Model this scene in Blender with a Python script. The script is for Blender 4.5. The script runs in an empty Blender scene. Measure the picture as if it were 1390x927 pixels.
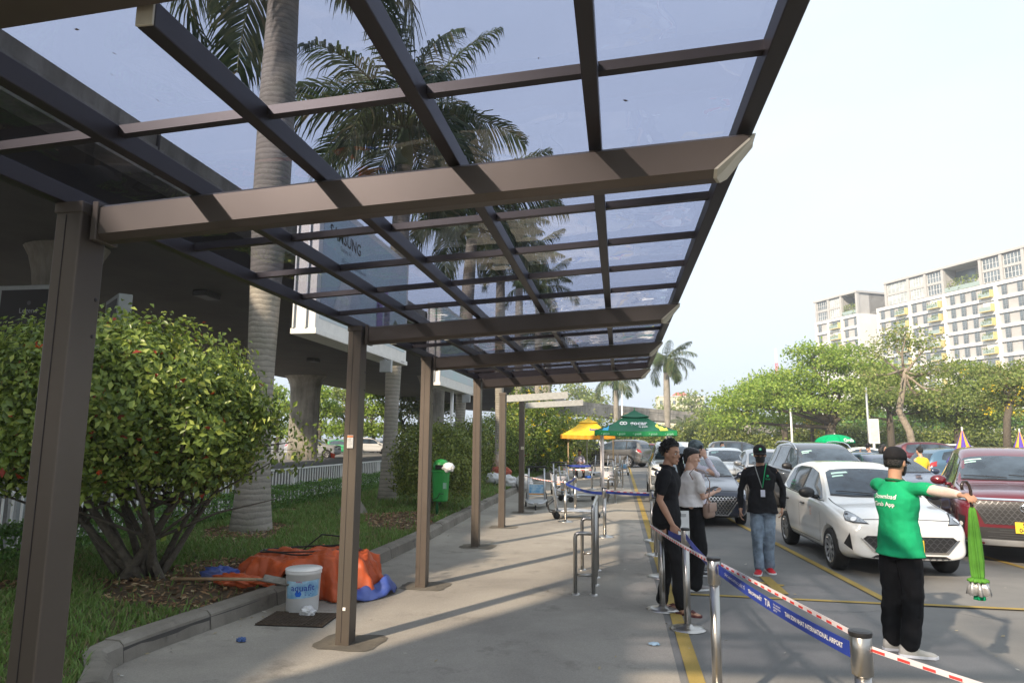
import bpy, bmesh, math, random
import numpy as np
from mathutils import Vector, Matrix, noise
from mathutils.bvhtree import BVHTree
PI = math.pi
rnd = random.Random(11)
nrs = np.random.RandomState(5)
scn = bpy.context.scene
COL = scn.collection

# ---------------------------------------------------------------- camera
cam_d = bpy.data.cameras.new('camera'); cam = bpy.data.objects.new('camera', cam_d); COL.objects.link(cam)
scn.camera = cam
CAMH = 1.7
def _n(v): return Vector(v).normalized()
_up = _n((55, 6340.5, -918)); _fw = Vector((145, -133.5, -918)); _fw = (_fw - _up*_fw.dot(_up)).normalized(); _rt = _fw.cross(_up)
cam.matrix_world = Matrix(((*_rt, 0), (*_fw, 0), (*_up, CAMH), (0, 0, 0, 1)))
cam_d.sensor_width = 36; cam_d.lens = 36*918/1390
cam_d.clip_start = .05; cam_d.clip_end = 4000

# ---------------------------------------------------------------- sky and sun
SUN_EL, SUN_H = math.radians(30), _n((.5, .87, 0))
w = bpy.data.worlds.new('World'); scn.world = w; w.use_nodes = True
nt = w.node_tree; bg = nt.nodes['Background']
sky = nt.nodes.new('ShaderNodeTexSky'); sky.sky_type = 'NISHITA'; sky.sun_disc = False
sky.sun_elevation = SUN_EL; sky.sun_rotation = math.atan2(-SUN_H.x, -SUN_H.y)
sky.air_density = 1.0; sky.dust_density = 3.0; sky.ozone_density = 1.0
hs = nt.nodes.new('ShaderNodeHueSaturation'); hs.inputs['Saturation'].default_value = .5; hs.inputs['Value'].default_value = 1.0
nt.links.new(sky.outputs[0], hs.inputs['Color'])
# thin high cloud veil
tc = nt.nodes.new('ShaderNodeTexCoord'); nz = nt.nodes.new('ShaderNodeTexNoise'); nz.inputs['Scale'].default_value = 2.2; nz.inputs['Detail'].default_value = 5
mp = nt.nodes.new('ShaderNodeMapping'); mp.inputs['Scale'].default_value = (1, 1, 3)
nt.links.new(tc.outputs['Generated'], mp.inputs[0]); nt.links.new(mp.outputs[0], nz.inputs['Vector'])
cr = nt.nodes.new('ShaderNodeValToRGB'); cr.color_ramp.elements[0].position = .25; cr.color_ramp.elements[1].position = .75
cr.color_ramp.elements[0].color = (.62, .62, .62, 1); cr.color_ramp.elements[1].color = (.9, .9, .9, 1)
nt.links.new(nz.outputs['Fac'], cr.inputs[0])
mx = nt.nodes.new('ShaderNodeMixRGB'); nt.links.new(cr.outputs[0], mx.inputs[0]); nt.links.new(hs.outputs[0], mx.inputs[1]); sz = nt.nodes.new('ShaderNodeSeparateXYZ'); nt.links.new(tc.outputs['Generated'], sz.inputs[0]); vr = nt.nodes.new('ShaderNodeValToRGB'); nt.links.new(sz.outputs['Z'], vr.inputs[0]); ve = vr.color_ramp.elements
ve[0].position = .0; ve[0].color = (.41, .475, .565, 1); ve[1].position = .45; ve[1].color = (.45, .505, .565, 1); vk = nt.nodes.new('ShaderNodeMixRGB'); vk.blend_type = 'MULTIPLY'; vk.inputs[0].default_value = 1; vk.inputs[2].default_value = (10, 10, 10, 1); nt.links.new(vr.outputs[0], vk.inputs[1]); nt.links.new(vk.outputs[0], mx.inputs[2])
nt.links.new(mx.outputs[0], bg.inputs[0]); bg.inputs[1].default_value = .108
sun_d = bpy.data.lights.new('sun', 'SUN'); sun_d.energy = 3.4; sun_d.angle = math.radians(1.2); sun_d.color = (1, .83, .64)
sun = bpy.data.objects.new('sun', sun_d); COL.objects.link(sun)
SUN_DIR = Vector((SUN_H.x*math.cos(SUN_EL), SUN_H.y*math.cos(SUN_EL), -math.sin(SUN_EL)))
sun.rotation_euler = SUN_DIR.to_track_quat('-Z', 'Y').to_euler()
scn.view_settings.view_transform = 'Standard'; scn.view_settings.look = 'None'; scn.view_settings.gamma = 1
scn.view_settings.exposure = 1.17
scn.render.engine = 'CYCLES'
cy = scn.cycles; cy.max_bounces = 7; cy.diffuse_bounces = 3; cy.glossy_bounces = 3; cy.transmission_bounces = 4; cy.transparent_max_bounces = 12
cy.sample_clamp_indirect = 6; cy.use_denoising = True; cy.caustics_reflective = False; cy.caustics_refractive = False

# ---------------------------------------------------------------- materials
_mats = {}
def mat(name, col=(.5, .5, .5), rough=.6, metal=0., var=.12, vs=6., bump=0., bs=40., spec=.5, coat=0., emit=None, col2=None, dirt=None):
    """principled material; var = brightness mottling, col2/dirt = second tone laid on by noise"""
    if name in _mats: return _mats[name]
    m = bpy.data.materials.new(name); m.use_nodes = True; t = m.node_tree; p = t.nodes['Principled BSDF']; L = t.links
    p.inputs['Roughness'].default_value = rough; p.inputs['Metallic'].default_value = metal
    p.inputs['Specular IOR Level'].default_value = spec; p.inputs['Coat Weight'].default_value = coat; p.inputs['Coat Roughness'].default_value = .05
    tc = t.nodes.new('ShaderNodeTexCoord')
    n = t.nodes.new('ShaderNodeTexNoise'); n.inputs['Scale'].default_value = vs; n.inputs['Detail'].default_value = 6; n.inputs['Roughness'].default_value = .6
    L.new(tc.outputs['Object'], n.inputs['Vector'])
    r = t.nodes.new('ShaderNodeValToRGB'); L.new(n.outputs['Fac'], r.inputs[0])
    e = r.color_ramp.elements; e[0].position = .3; e[1].position = .7
    a = [c*(1-var) for c in col]; b = [min(1, c*(1+var)) for c in col]
    if col2: b = col2
    e[0].color = (*a, 1); e[1].color = (*b, 1)
    out = r.outputs[0]
    if dirt:
        n2 = t.nodes.new('ShaderNodeTexNoise'); n2.inputs['Scale'].default_value = vs*.23; n2.inputs['Detail'].default_value = 8; L.new(tc.outputs['Object'], n2.inputs['Vector'])
        r2 = t.nodes.new('ShaderNodeValToRGB'); r2.color_ramp.elements[0].position = .48; r2.color_ramp.elements[1].position = .68; L.new(n2.outputs['Fac'], r2.inputs[0])
        mm = t.nodes.new('ShaderNodeMixRGB'); L.new(r2.outputs[0], mm.inputs[0]); L.new(out, mm.inputs[1]); mm.inputs[2].default_value = (*dirt, 1); out = mm.outputs[0]
    L.new(out, p.inputs['Base Color'])
    if bump:
        nb = t.nodes.new('ShaderNodeTexNoise'); nb.inputs['Scale'].default_value = bs; nb.inputs['Detail'].default_value = 6; L.new(tc.outputs['Object'], nb.inputs['Vector'])
        bn = t.nodes.new('ShaderNodeBump'); bn.inputs['Strength'].default_value = bump; bn.inputs['Distance'].default_value = .02
        L.new(nb.outputs['Fac'], bn.inputs['Height']); L.new(bn.outputs[0], p.inputs['Normal'])
    if emit: p.inputs['Emission Color'].default_value = (*emit[0], 1); p.inputs['Emission Strength'].default_value = emit[1]
    _mats[name] = m; return m

def leafmat(name, cols, rough=.5, trans=.35):
    """foliage: every leaf (mesh island) takes its own tone; part of the light passes through"""
    if name in _mats: return _mats[name]
    m = bpy.data.materials.new(name); m.use_nodes = True; t = m.node_tree; L = t.links; p = t.nodes['Principled BSDF']; o = t.nodes['Material Output']
    g = t.nodes.new('ShaderNodeNewGeometry'); r = t.nodes.new('ShaderNodeValToRGB'); r.color_ramp.interpolation = 'LINEAR'
    L.new(g.outputs['Random Per Island'], r.inputs[0])
    els = r.color_ramp.elements
    while len(els) < len(cols): els.new(.5)
    for i, (pos, c) in enumerate(cols): els[i].position = pos; els[i].color = (*c, 1)
    L.new(r.outputs[0], p.inputs['Base Color']); p.inputs['Roughness'].default_value = rough; p.inputs['Specular IOR Level'].default_value = .35
    tr = t.nodes.new('ShaderNodeBsdfTranslucent')
    hv = t.nodes.new('ShaderNodeHueSaturation'); hv.inputs['Value'].default_value = 1.3; hv.inputs['Hue'].default_value = .485; L.new(r.outputs[0], hv.inputs['Color']); L.new(hv.outputs[0], tr.inputs[0])
    ms = t.nodes.new('ShaderNodeMixShader'); ms.inputs[0].default_value = trans; L.new(p.outputs[0], ms.inputs[1]); L.new(tr.outputs[0], ms.inputs[2]); L.new(ms.outputs[0], o.inputs[0])
    _mats[name] = m; return m

def glassmat(name, tint, ior=1.5, rough=0., wav=0., refl=None):
    """thin tinted pane: straight-through tinted light plus a fresnel reflection"""
    if name in _mats: return _mats[name]
    m = bpy.data.materials.new(name); m.use_nodes = True; t = m.node_tree; L = t.links; o = t.nodes['Material Output']; t.nodes.remove(t.nodes['Principled BSDF'])
    a = t.nodes.new('ShaderNodeBsdfTransparent'); a.inputs[0].default_value = (*tint, 1)
    b = t.nodes.new('ShaderNodeBsdfGlossy'); b.inputs['Roughness'].default_value = rough; b.inputs[0].default_value = (1, 1, 1, 1)
    f = t.nodes.new('ShaderNodeFresnel'); f.inputs[0].default_value = ior
    gm = t.nodes.new('ShaderNodeNewGeometry'); iv = t.nodes.new('ShaderNodeMath'); iv.operation = 'SUBTRACT'; iv.inputs[0].default_value = 1; L.new(gm.outputs['Backfacing'], iv.inputs[1])
    mu = t.nodes.new('ShaderNodeMath'); mu.operation = 'MULTIPLY'; L.new(f.outputs[0], mu.inputs[0]); L.new(iv.outputs[0], mu.inputs[1])
    ms = t.nodes.new('ShaderNodeMixShader'); L.new(mu.outputs[0], ms.inputs[0]); L.new(a.outputs[0], ms.inputs[1]); L.new(b.outputs[0], ms.inputs[2]); L.new(ms.outputs[0], o.inputs[0])
    if wav:
        tc = t.nodes.new('ShaderNodeTexCoord'); n = t.nodes.new('ShaderNodeTexNoise'); n.inputs['Scale'].default_value = 3.2; n.inputs['Detail'].default_value = 1
        L.new(tc.outputs['Object'], n.inputs['Vector']); bn = t.nodes.new('ShaderNodeBump'); bn.inputs['Strength'].default_value = wav; bn.inputs['Distance'].default_value = .05
        L.new(n.outputs['Fac'], bn.inputs['Height']); L.new(bn.outputs[0], b.inputs['Normal'])
    _mats[name] = m; return m

# ---------------------------------------------------------------- mesh helpers
class G:
    def __init__(s): s.v = []; s.f = []; s.m = []; s.sm = []; s.T = Matrix(); s.mi = 0; s.smooth = False
    def add(s, vs, fs):
        b = len(s.v); s.v += [tuple(s.T @ Vector(p)) for p in vs]
        for f in fs: s.f.append(tuple(b+i for i in f)); s.m.append(s.mi); s.sm.append(s.smooth)
    def box(s, a, b):
        x0, y0, z0 = a; x1, y1, z1 = b
        s.add([(x0,y0,z0),(x1,y0,z0),(x1,y1,z0),(x0,y1,z0),(x0,y0,z1),(x1,y0,z1),(x1,y1,z1),(x0,y1,z1)],
              [(0,3,2,1),(4,5,6,7),(0,1,5,4),(1,2,6,5),(2,3,7,6),(3,0,4,7)])
    def cbox(s, c, d, r=0.):
        """box centred at c, size d, edges cut by a chamfer r"""
        x, y, z = [k/2 for k in d]
        if not r: return s.box((c[0]-x, c[1]-y, c[2]-z), (c[0]+x, c[1]+y, c[2]+z))
        bm = bmesh.new(); bmesh.ops.create_cube(bm, size=1)
        for q in bm.verts: q.co = Vector((c[0]+q.co.x*2*x, c[1]+q.co.y*2*y, c[2]+q.co.z*2*z))
        bmesh.ops.bevel(bm, geom=bm.edges[:], offset=r, segments=2, affect='EDGES', profile=.5)
        s.bm(bm)
    def bm(s, bm):
        bm.verts.ensure_lookup_table(); bm.verts.index_update()
        s.add([q.co.copy() for q in bm.verts], [[q.index for q in f.verts] for f in bm.faces]); bm.free()
    def loft(s, rings, cap=True, closed=True):
        n = len(rings[0]); vs = [p for r in rings for p in r]; fs = []
        for i in range(len(rings)-1):
            for j in range(n if closed else n-1):
                k = (j+1) % n; fs.append((i*n+j, i*n+k, (i+1)*n+k, (i+1)*n+j))
        if cap: fs.append(tuple(reversed(range(n)))); fs.append(tuple((len(rings)-1)*n+j for j in range(n)))
        s.add(vs, fs)
    def tube(s, pts, r, n=8, cap=True, sq=(1, 1)):
        pts = [Vector(p) for p in pts]; rs = r if isinstance(r, (list, tuple)) else [r]*len(pts)
        rings = []; u = None
        for i, p in enumerate(pts):
            d = (pts[min(i+1, len(pts)-1)] - pts[max(i-1, 0)]).normalized()
            if u is None:
                u = d.orthogonal().normalized() if abs(d.z) < .9 else (Vector((1, 0, 0)) - d*d.x).normalized()
            else: u = (u - d*u.dot(d)).normalized()
            v = d.cross(u)
            rings.append([p + (u*math.cos(2*PI*j/n)*sq[0] + v*math.sin(2*PI*j/n)*sq[1])*rs[i] for j in range(n)])
        s.loft(rings, cap)
    def cyl(s, a, b, r, r2=None, n=12): s.tube([a, b], [r, r if r2 is None else r2], n)
    def lathe(s, c, prof, n=16):
        s.loft([[(c[0]+r*math.cos(2*PI*j/n), c[1]+r*math.sin(2*PI*j/n), c[2]+z) for j in range(n)] for r, z in prof])
    def ball(s, c, r, nu=12, nv=8):
        r = r if isinstance(r, (tuple, list)) else (r, r, r)
        rings = []
        for i in range(nv+1):
            a = -PI/2 + PI*i/nv; q = max(math.cos(a), .02)
            rings.append([(c[0]+r[0]*q*math.cos(2*PI*j/nu), c[1]+r[1]*q*math.sin(2*PI*j/nu), c[2]+r[2]*math.sin(a)) for j in range(nu)])
        s.loft(rings)
    def sheet(s, poly, z=0):
        s.add([(*p[:2], z if len(p) < 3 else p[2]) for p in poly], [tuple(range(len(poly)))])
    def mesh(s, name, mats):
        me = bpy.data.meshes.new(name); me.from_pydata(s.v, [], s.f)
        for m in (mats if isinstance(mats, (list, tuple)) else [mats]): me.materials.append(m)
        me.polygons.foreach_set('material_index', s.m); me.polygons.foreach_set('use_smooth', s.sm); me.update()
        return me
    def obj(s, name, mats, parent=None, label=None, cat=None, group=None, kind=None, bevel=0):
        o = bpy.data.objects.new(name, s.mesh(name, mats)); COL.objects.link(o)
        return fin(o, parent, label, cat, group, kind, bevel)
def fin(o, parent=None, label=None, cat=None, group=None, kind=None, bevel=0):
    if parent: o.parent = parent
    if label: o['label'] = label
    if cat: o['category'] = cat
    if group: o['group'] = group
    if kind: o['kind'] = kind
    if bevel:
        b = o.modifiers.new('bevel', 'BEVEL'); b.width = bevel; b.segments = 2; b.limit_method = 'ANGLE'; b.angle_limit = .7
    return o
def thing(name, label, cat, loc=(0, 0, 0), rz=0., group=None):
    o = bpy.data.objects.new(name, None); COL.objects.link(o); o.location = loc; o.rotation_euler = (0, 0, rz); o.empty_display_size = .2
    return fin(o, None, label, cat, group)
def copytree(o, loc=None, rz=None, label=None, group=None, parent=None, scale=None):
    c = o.copy(); COL.objects.link(c)
    if parent: c.parent = parent
    if loc is not None: c.location = loc
    if rz is not None: c.rotation_euler = (0, 0, rz)
    if scale is not None: c.scale = (scale,)*3 if not isinstance(scale, tuple) else scale
    if label: c['label'] = label
    if group: c['group'] = group
    for k in list(o.children): copytree(k, parent=c)
    return c
def npmesh(name, V, F, m, parent=None, smooth=False, **kw):
    me = bpy.data.meshes.new(name); k = F.shape[1]
    me.vertices.add(len(V)); me.vertices.foreach_set('co', np.ascontiguousarray(V, dtype=np.float32).ravel())
    me.loops.add(F.size); me.loops.foreach_set('vertex_index', F.ravel().astype(np.int32))
    me.polygons.add(len(F)); me.polygons.foreach_set('loop_start', np.arange(0, F.size, k, dtype=np.int32)); me.polygons.foreach_set('loop_total', np.full(len(F), k, dtype=np.int32))
    me.materials.append(m); me.update(calc_edges=True)
    if smooth: me.polygons.foreach_set('use_smooth', [True]*len(F))
    o = bpy.data.objects.new(name, me); COL.objects.link(o); return fin(o, parent, **kw)
def textmesh(txt, size=1., align='CENTER', bold=0., sx=1.):
    """flat lettering centred on the origin in the XY plane, as (verts, faces)"""
    c = bpy.data.curves.new('t', 'FONT'); c.body = txt; c.size = size; c.align_x = align; c.align_y = 'CENTER'; c.offset = bold*size; c.resolution_u = 2
    o = bpy.data.objects.new('t', c); COL.objects.link(o); dg = bpy.context.evaluated_depsgraph_get(); me = o.evaluated_get(dg).to_mesh()
    vs = [(v.co.x*sx, v.co.y, 0) for v in me.vertices]; fs = [tuple(p.vertices) for p in me.polygons]
    o.evaluated_get(dg).to_mesh_clear(); bpy.data.objects.remove(o); bpy.data.curves.remove(c)
    return vs, fs
def frame(o, x, y):
    """matrix with origin o, local x along x, local y along y"""
    x = Vector(x).normalized(); y = Vector(y); y = (y - x*x.dot(y)).normalized(); z = x.cross(y); o = Vector(o)
    return Matrix(((x.x, y.x, z.x, o.x), (x.y, y.y, z.y, o.y), (x.z, y.z, z.z, o.z), (0, 0, 0, 1)))
def text(g, txt, size, M, **kw):
    T = g.T; g.T = T @ M; g.add(*textmesh(txt, size, **kw)); g.T = T
def evalmesh(me, mods):
    """mesh after modifiers, given as (type, {settings}); 'other' may hold a mesh for a boolean"""
    o = bpy.data.objects.new('tmp', me); COL.objects.link(o); ex = []
    for ty, st in mods:
        md = o.modifiers.new(ty, ty)
        for k, v in st.items():
            if k == 'other': q = bpy.data.objects.new('q', v); COL.objects.link(q); ex.append(q); md.object = q
            else: setattr(md, k, v)
    dg = bpy.context.evaluated_depsgraph_get(); dg.update(); r = bpy.data.meshes.new_from_object(o.evaluated_get(dg))
    bpy.data.objects.remove(o)
    for q in ex: bpy.data.objects.remove(q)
    return r
# ================================================================ the ground
def gmat(name, a, b, c, sc=1., rough=.9, bump=.25, crack=False):
    """ground: fine aggregate speckle, broad worn patches, small dark spots"""
    m = bpy.data.materials.new(name); m.use_nodes = True; t = m.node_tree; L = t.links; p = t.nodes['Principled BSDF']
    g = t.nodes.new('ShaderNodeNewGeometry')
    def N(s, d=6, ro=.6, dist=0):
        n = t.nodes.new('ShaderNodeTexNoise'); n.inputs['Scale'].default_value = s; n.inputs['Detail'].default_value = d; n.inputs['Roughness'].default_value = ro; n.inputs['Distortion'].default_value = dist
        L.new(g.outputs['Position'], n.inputs['Vector']); return n.outputs['Fac']
    def R(x, p0, p1, c0=(0, 0, 0), c1=(1, 1, 1)):
        r = t.nodes.new('ShaderNodeValToRGB'); e = r.color_ramp.elements; e[0].position = p0; e[1].position = p1; e[0].color = (*c0, 1); e[1].color = (*c1, 1); L.new(x, r.inputs[0]); return r.outputs[0]
    def X(f, x, y, bl='MIX'):
        q = t.nodes.new('ShaderNodeMixRGB'); q.blend_type = bl
        for i, k in enumerate((f, x, y)):
            if isinstance(k, tuple): q.inputs[i].default_value = (*k, 1)
            elif isinstance(k, float): q.inputs[i].default_value = k
            else: L.new(k, q.inputs[i])
        return q.outputs[0]
    col = R(N(.55*sc, 8, .62, .4), .34, .68, a, b)
    col = X(R(N(1.7*sc, 9, .7), .56, .72), col, c)
    col = X(.55, col, R(N(90*sc, 3, .8), .3, .72, (.45, .45, .45), (1, 1, 1)), 'MULTIPLY')
    col = X(R(N(7*sc, 5, .75), .68, .74), col, tuple(k*.45 for k in a))
    L.new(col, p.inputs['Base Color']); p.inputs['Roughness'].default_value = rough; p.inputs['Specular IOR Level'].default_value = .3
    bn = t.nodes.new('ShaderNodeBump'); bn.inputs['Strength'].default_value = bump; bn.inputs['Distance'].default_value = .01; L.new(N(70*sc, 5, .8), bn.inputs['Height']); L.new(bn.outputs[0], p.inputs['Normal'])
    if crack:
        v = t.nodes.new('ShaderNodeTexVoronoi'); v.feature = 'DISTANCE_TO_EDGE'; v.inputs['Scale'].default_value = .33
        wn = t.nodes.new('ShaderNodeTexNoise'); wn.inputs['Scale'].default_value = 1.1; wn.inputs['Detail'].default_value = 7; L.new(g.outputs['Position'], wn.inputs['Vector'])
        av = t.nodes.new('ShaderNodeMixRGB'); av.blend_type = 'ADD'; av.inputs[0].default_value = 1.; L.new(g.outputs['Position'], av.inputs[1]); L.new(wn.outputs['Color'], av.inputs[2]); L.new(av.outputs[0], v.inputs['Vector'])
        ck = R(v.outputs['Distance'], .0, .006, (1, 1, 1), (0, 0, 0))
        nf = X(1., ck, R(N(.6, 3), .5, .62), 'MULTIPLY')
        L.new(X(nf, col, tuple(k*.35 for k in a)), p.inputs['Base Color'])
    return m
M_asph = gmat('asphalt', (.172, .172, .168), (.27, .262, .245), (.22, .212, .20), crack=True)
M_conc = gmat('pavement_concrete', (.30, .275, .24), (.46, .425, .365), (.235, .215, .185))
M_soil = gmat('soil', (.10, .075, .05), (.19, .14, .09), (.24, .18, .11), 3, 1, .8)
M_yel = gmat('yellow_road_paint', (.37, .26, .07), (.47, .34, .095), (.25, .21, .13), 2)
M_kerb = gmat('kerb_stone', (.24, .215, .18), (.37, .34, .29), (.15, .135, .115), 2.5, .9, .5)
g = G(); g.sheet([(-1500, -1500), (1500, -1500), (1500, 1500), (-1500, 1500)]); g.obj('ground', M_asph, kind='structure')
KERB = [(-2.95, -12), (-3.0, 3.0), (-3.15, 4.0), (-3.42, 4.42), (-3.72, 4.72), (-3.70, 5.1), (-3.62, 5.7), (-3.5, 6.5), (-3.36, 7.6), (-3.24, 9), (-3.18, 11), (-3.24, 14), (-3.28, 18), (-3.28, 24), (-3.25, 34), (-3.2, 52)]
g = G(); g.sheet([(.41, -12, .004), (.41, 52, .004)] + [(x-.03, y, .004) for x, y in reversed(KERB)]); g.obj('pavement', M_conc, kind='structure')
# kerb stones
def along(pts, step):
    P = [Vector((*p, 0)) for p in pts]; out = [P[0]]; need = step; i = 0; cur = P[0]
    while i < len(P)-1:
        d = (P[i+1]-cur).length
        if d >= need: cur = cur + (P[i+1]-cur)*(need/d); out.append(cur); need = step
        else: need -= d; cur = P[i+1]; i += 1
    return out
g = G(); kp = along(KERB, .19); H = .165
per = 5
for s in range(0, len(kp)-per, per):
    rings = []
    h = H + rnd.uniform(-.006, .006); jx = rnd.uniform(-.006, .006)
    for i in range(s, s+per+1):
        p = kp[i]; d = (kp[min(i+1, len(kp)-1)]-kp[max(i-1, 0)]).normalized(); n = Vector((-d.y, d.x, 0))  # n to the lawn side (left)
        q = p + n*jx
        if i == s: q = q + d*.008
        if i == s+per: q = q - d*.008
        w0 = noise.noise(p*4)*.006
        rings.append([q+Vector((0, 0, -.02)), q+n*(.02+w0)+Vector((0, 0, h-.035)), q+n*.055+Vector((0, 0, h-.004)), q+n*.18+Vector((0, 0, h)), q+n*.2+Vector((0, 0, -.02))])
    g.loft(rings)
g.obj('kerb', M_kerb, kind='structure')
g = G(); rings = []
for i in range(0, len(kp)):
    p = kp[i]; d = (kp[min(i+1, len(kp)-1)]-kp[max(i-1, 0)]).normalized(); n = Vector((-d.y, d.x, 0))
    rings.append([p+n*.02, p+n*.02+Vector((0, 0, H-.05)), p+n*.19+Vector((0, 0, H-.05)), p+n*.19])
g.loft(rings, closed=False, cap=False); g.obj('kerb_joint_mortar', mat('mortar', (.07, .065, .06)), kind='structure')
# lawn bed: mounded soil with grass blades on it
def kx(y):
    for (x0, y0), (x1, y1) in zip(KERB, KERB[1:]):
        if y0 <= y <= y1: return x0+(x1-x0)*(y-y0)/(y1-y0)
    return -3.2
def lawnz(x, y):
    e = min(1, max(0, (kx(y)-.15-x)/.9))
    return .135 + .085*e*e*(3-2*e) + .022*noise.noise(Vector((x*1.3, y*1.3, 0))) + .008*noise.noise(Vector((x*6, y*6, 3)))
NX, NY = 40, 300; V = []; F = []
for j in range(NY+1):
    y = -10+60*j/NY; a = kx(y)-.16
    for i in range(NX+1):
        x = a + (-7.95-a)*i/NX; V.append((x, y, lawnz(x, y)))
for j in range(NY):
    for i in range(NX): q = j*(NX+1)+i; F.append((q, q+NX+1, q+NX+2, q+1))
npmesh('lawn_bed', np.array(V), np.array(F), M_soil, smooth=True, kind='structure')
# blades
M_grass = leafmat('grass_blade', [(0, (.10, .19, .04)), (.45, (.15, .26, .06)), (.8, (.20, .29, .08)), (.93, (.22, .22, .09)), (1, (.30, .24, .12))], .6, .3)
def bare(x, y):
    d = math.hypot((x+4.4)/1.25, (y-6.7)/1.1); e = math.hypot((x+5.85)/.9, (y-10.3)/1.2); k = (kx(y)-x)
    f = math.hypot((x+4.0)/1.2, (y-12.6)/2.2)
    v = noise.noise(Vector((x*1.1, y*1.1, 7)))
    return (d < .9+.5*v) or (e < .75+.6*v) or (f < .55+.6*v) or v > .42
bl = []
for _ in range(150000):
    r = rnd.random(); y = 1.5 + 33*r**1.9; x = kx(y)-.2 - (4.2)*rnd.random()
    if bare(x, y) and rnd.random() < .93: continue
    if y > 14 and rnd.random() < .4: continue
    bl.append((x, y, lawnz(x, y)))
bl = np.array(bl); n = len(bl)
h = nrs.uniform(.03, .085, n)*(1+.018*bl[:, 1]); wd = nrs.uniform(.003, .006, n)*(1+.10*bl[:, 1]); a = nrs.uniform(0, 2*PI, n); lean = nrs.uniform(.2, 1.1, n)*h
ca, sa = np.cos(a), np.sin(a); b2 = nrs.uniform(0, 2*PI, n)
S = np.stack([ca*wd, sa*wd, 0*wd], 1); Lv = np.stack([np.cos(b2)*lean, np.sin(b2)*lean, h], 1)
V = np.stack([bl-S, bl+S, bl+S*.7+Lv*[.45, .45, .65], bl-S*.7+Lv*[.45, .45, .65], bl+Lv+S*.1, bl+Lv-S*.1], 1).reshape(-1, 3)
k = np.arange(n)[:, None]*6; F = np.concatenate([k+[0, 1, 2, 3], k+[3, 2, 4, 5]])
npmesh('grass', V, F, M_grass, label='short green grass growing on the raised bed behind the kerb', cat='grass', kind='stuff')
# dead leaves and litter of the bed
M_dead = leafmat('dead_leaf', [(0, (.10, .055, .03)), (.5, (.22, .12, .06)), (.85, (.36, .23, .11)), (1, (.5, .4, .25))], .8, .1)
def scatter(n, f, s0, s1, name, m, **kw):
    P = np.array([f() for _ in range(n)]); a = nrs.uniform(0, 2*PI, n); t = nrs.uniform(-.5, .5, n); s = nrs.uniform(s0, s1, n)
    u = np.stack([np.cos(a), np.sin(a), t*.6], 1)*s[:, None]; v = np.stack([-np.sin(a), np.cos(a), nrs.uniform(-.6, .6, n)], 1)*s[:, None]*.42
    V = np.stack([P-u, P-v, P+u, P+v], 1).reshape(-1, 3); F = np.arange(n*4).reshape(-1, 4); return npmesh(name, V, F, m, **kw)
def lf():
    while 1:
        y = rnd.uniform(4.6, 20)**1.0; x = kx(y)-.25-rnd.random()*3.4
        if bare(x, y) or rnd.random() < .06: return (x, y, lawnz(x, y)+.012+rnd.random()*.02)
scatter(7000, lf, .012, .045, 'dead_leaves', M_dead, label='brown dead leaves lying on the bare soil under the shrubs', cat='dead leaves', kind='stuff')
def lp():
    y = rnd.uniform(3, 24); return (rnd.choice([kx(y)+abs(rnd.gauss(0, .12)), rnd.uniform(-3, 6)]), y, .014)
scatter(420, lp, .008, .026, 'pavement_litter', leafmat('litter', [(0, (.25, .2, .12)), (.6, (.4, .33, .2)), (1, (.6, .6, .58))], .8, .05), label='dry leaves and scraps scattered along the kerb and over the tarmac', cat='litter', kind='stuff')
# yellow markings: sheets 4 mm above what they lie on
def strip(pts, wd, z=.008):
    g = G(); P = [Vector((*p, 0)) for p in pts]
    for a, b in zip(P, P[1:]):
        d = (b-a).normalized(); n = Vector((-d.y, d.x, 0))*wd/2; g.add([tuple((q)+Vector((0, 0, z))) for q in (a-n, b-n, b+n, a+n)], [(0, 1, 2, 3)])
    return g
def marks(): 
    g = G()
    def st(a, b, wd=.1, z=.008):
        h = strip([a, b], wd, z); g.add(h.v, h.f)
    st((.50, -6), (.66, 60), .115)
    st((.60, 8.12), (2.76, 8.06), .08); st((2.86, 7.9), (2.40, 15.4), .1, .012)
    st((1.62, 8.95), (1.92, 8.8), .10, .008); st((1.80, 8.3), (1.80, 9.3), .13, .012)
    st((2.40, 15.4), (2.35, 22), .1, .016)
    st((5.35, 12.6), (5.1, 20), .1); st((5.6, 9.6), (5.4, 12.4), .1); st((8.0, 9), (7.7, 20), .1); st((2.9, 8.06), (14, 7.8), .08, .016)
    for i in range(9): st((2.4+i*2.65, 27), (2.3+i*2.65, 32), .1)
    return g
marks().obj('road_markings', M_yel, kind='structure')
# patched squares round the post feet
M_patch = gmat('post_footing_patch', (.16, .145, .12), (.27, .24, .19), (.10, .09, .08), 6, .95, 1.)

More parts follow.
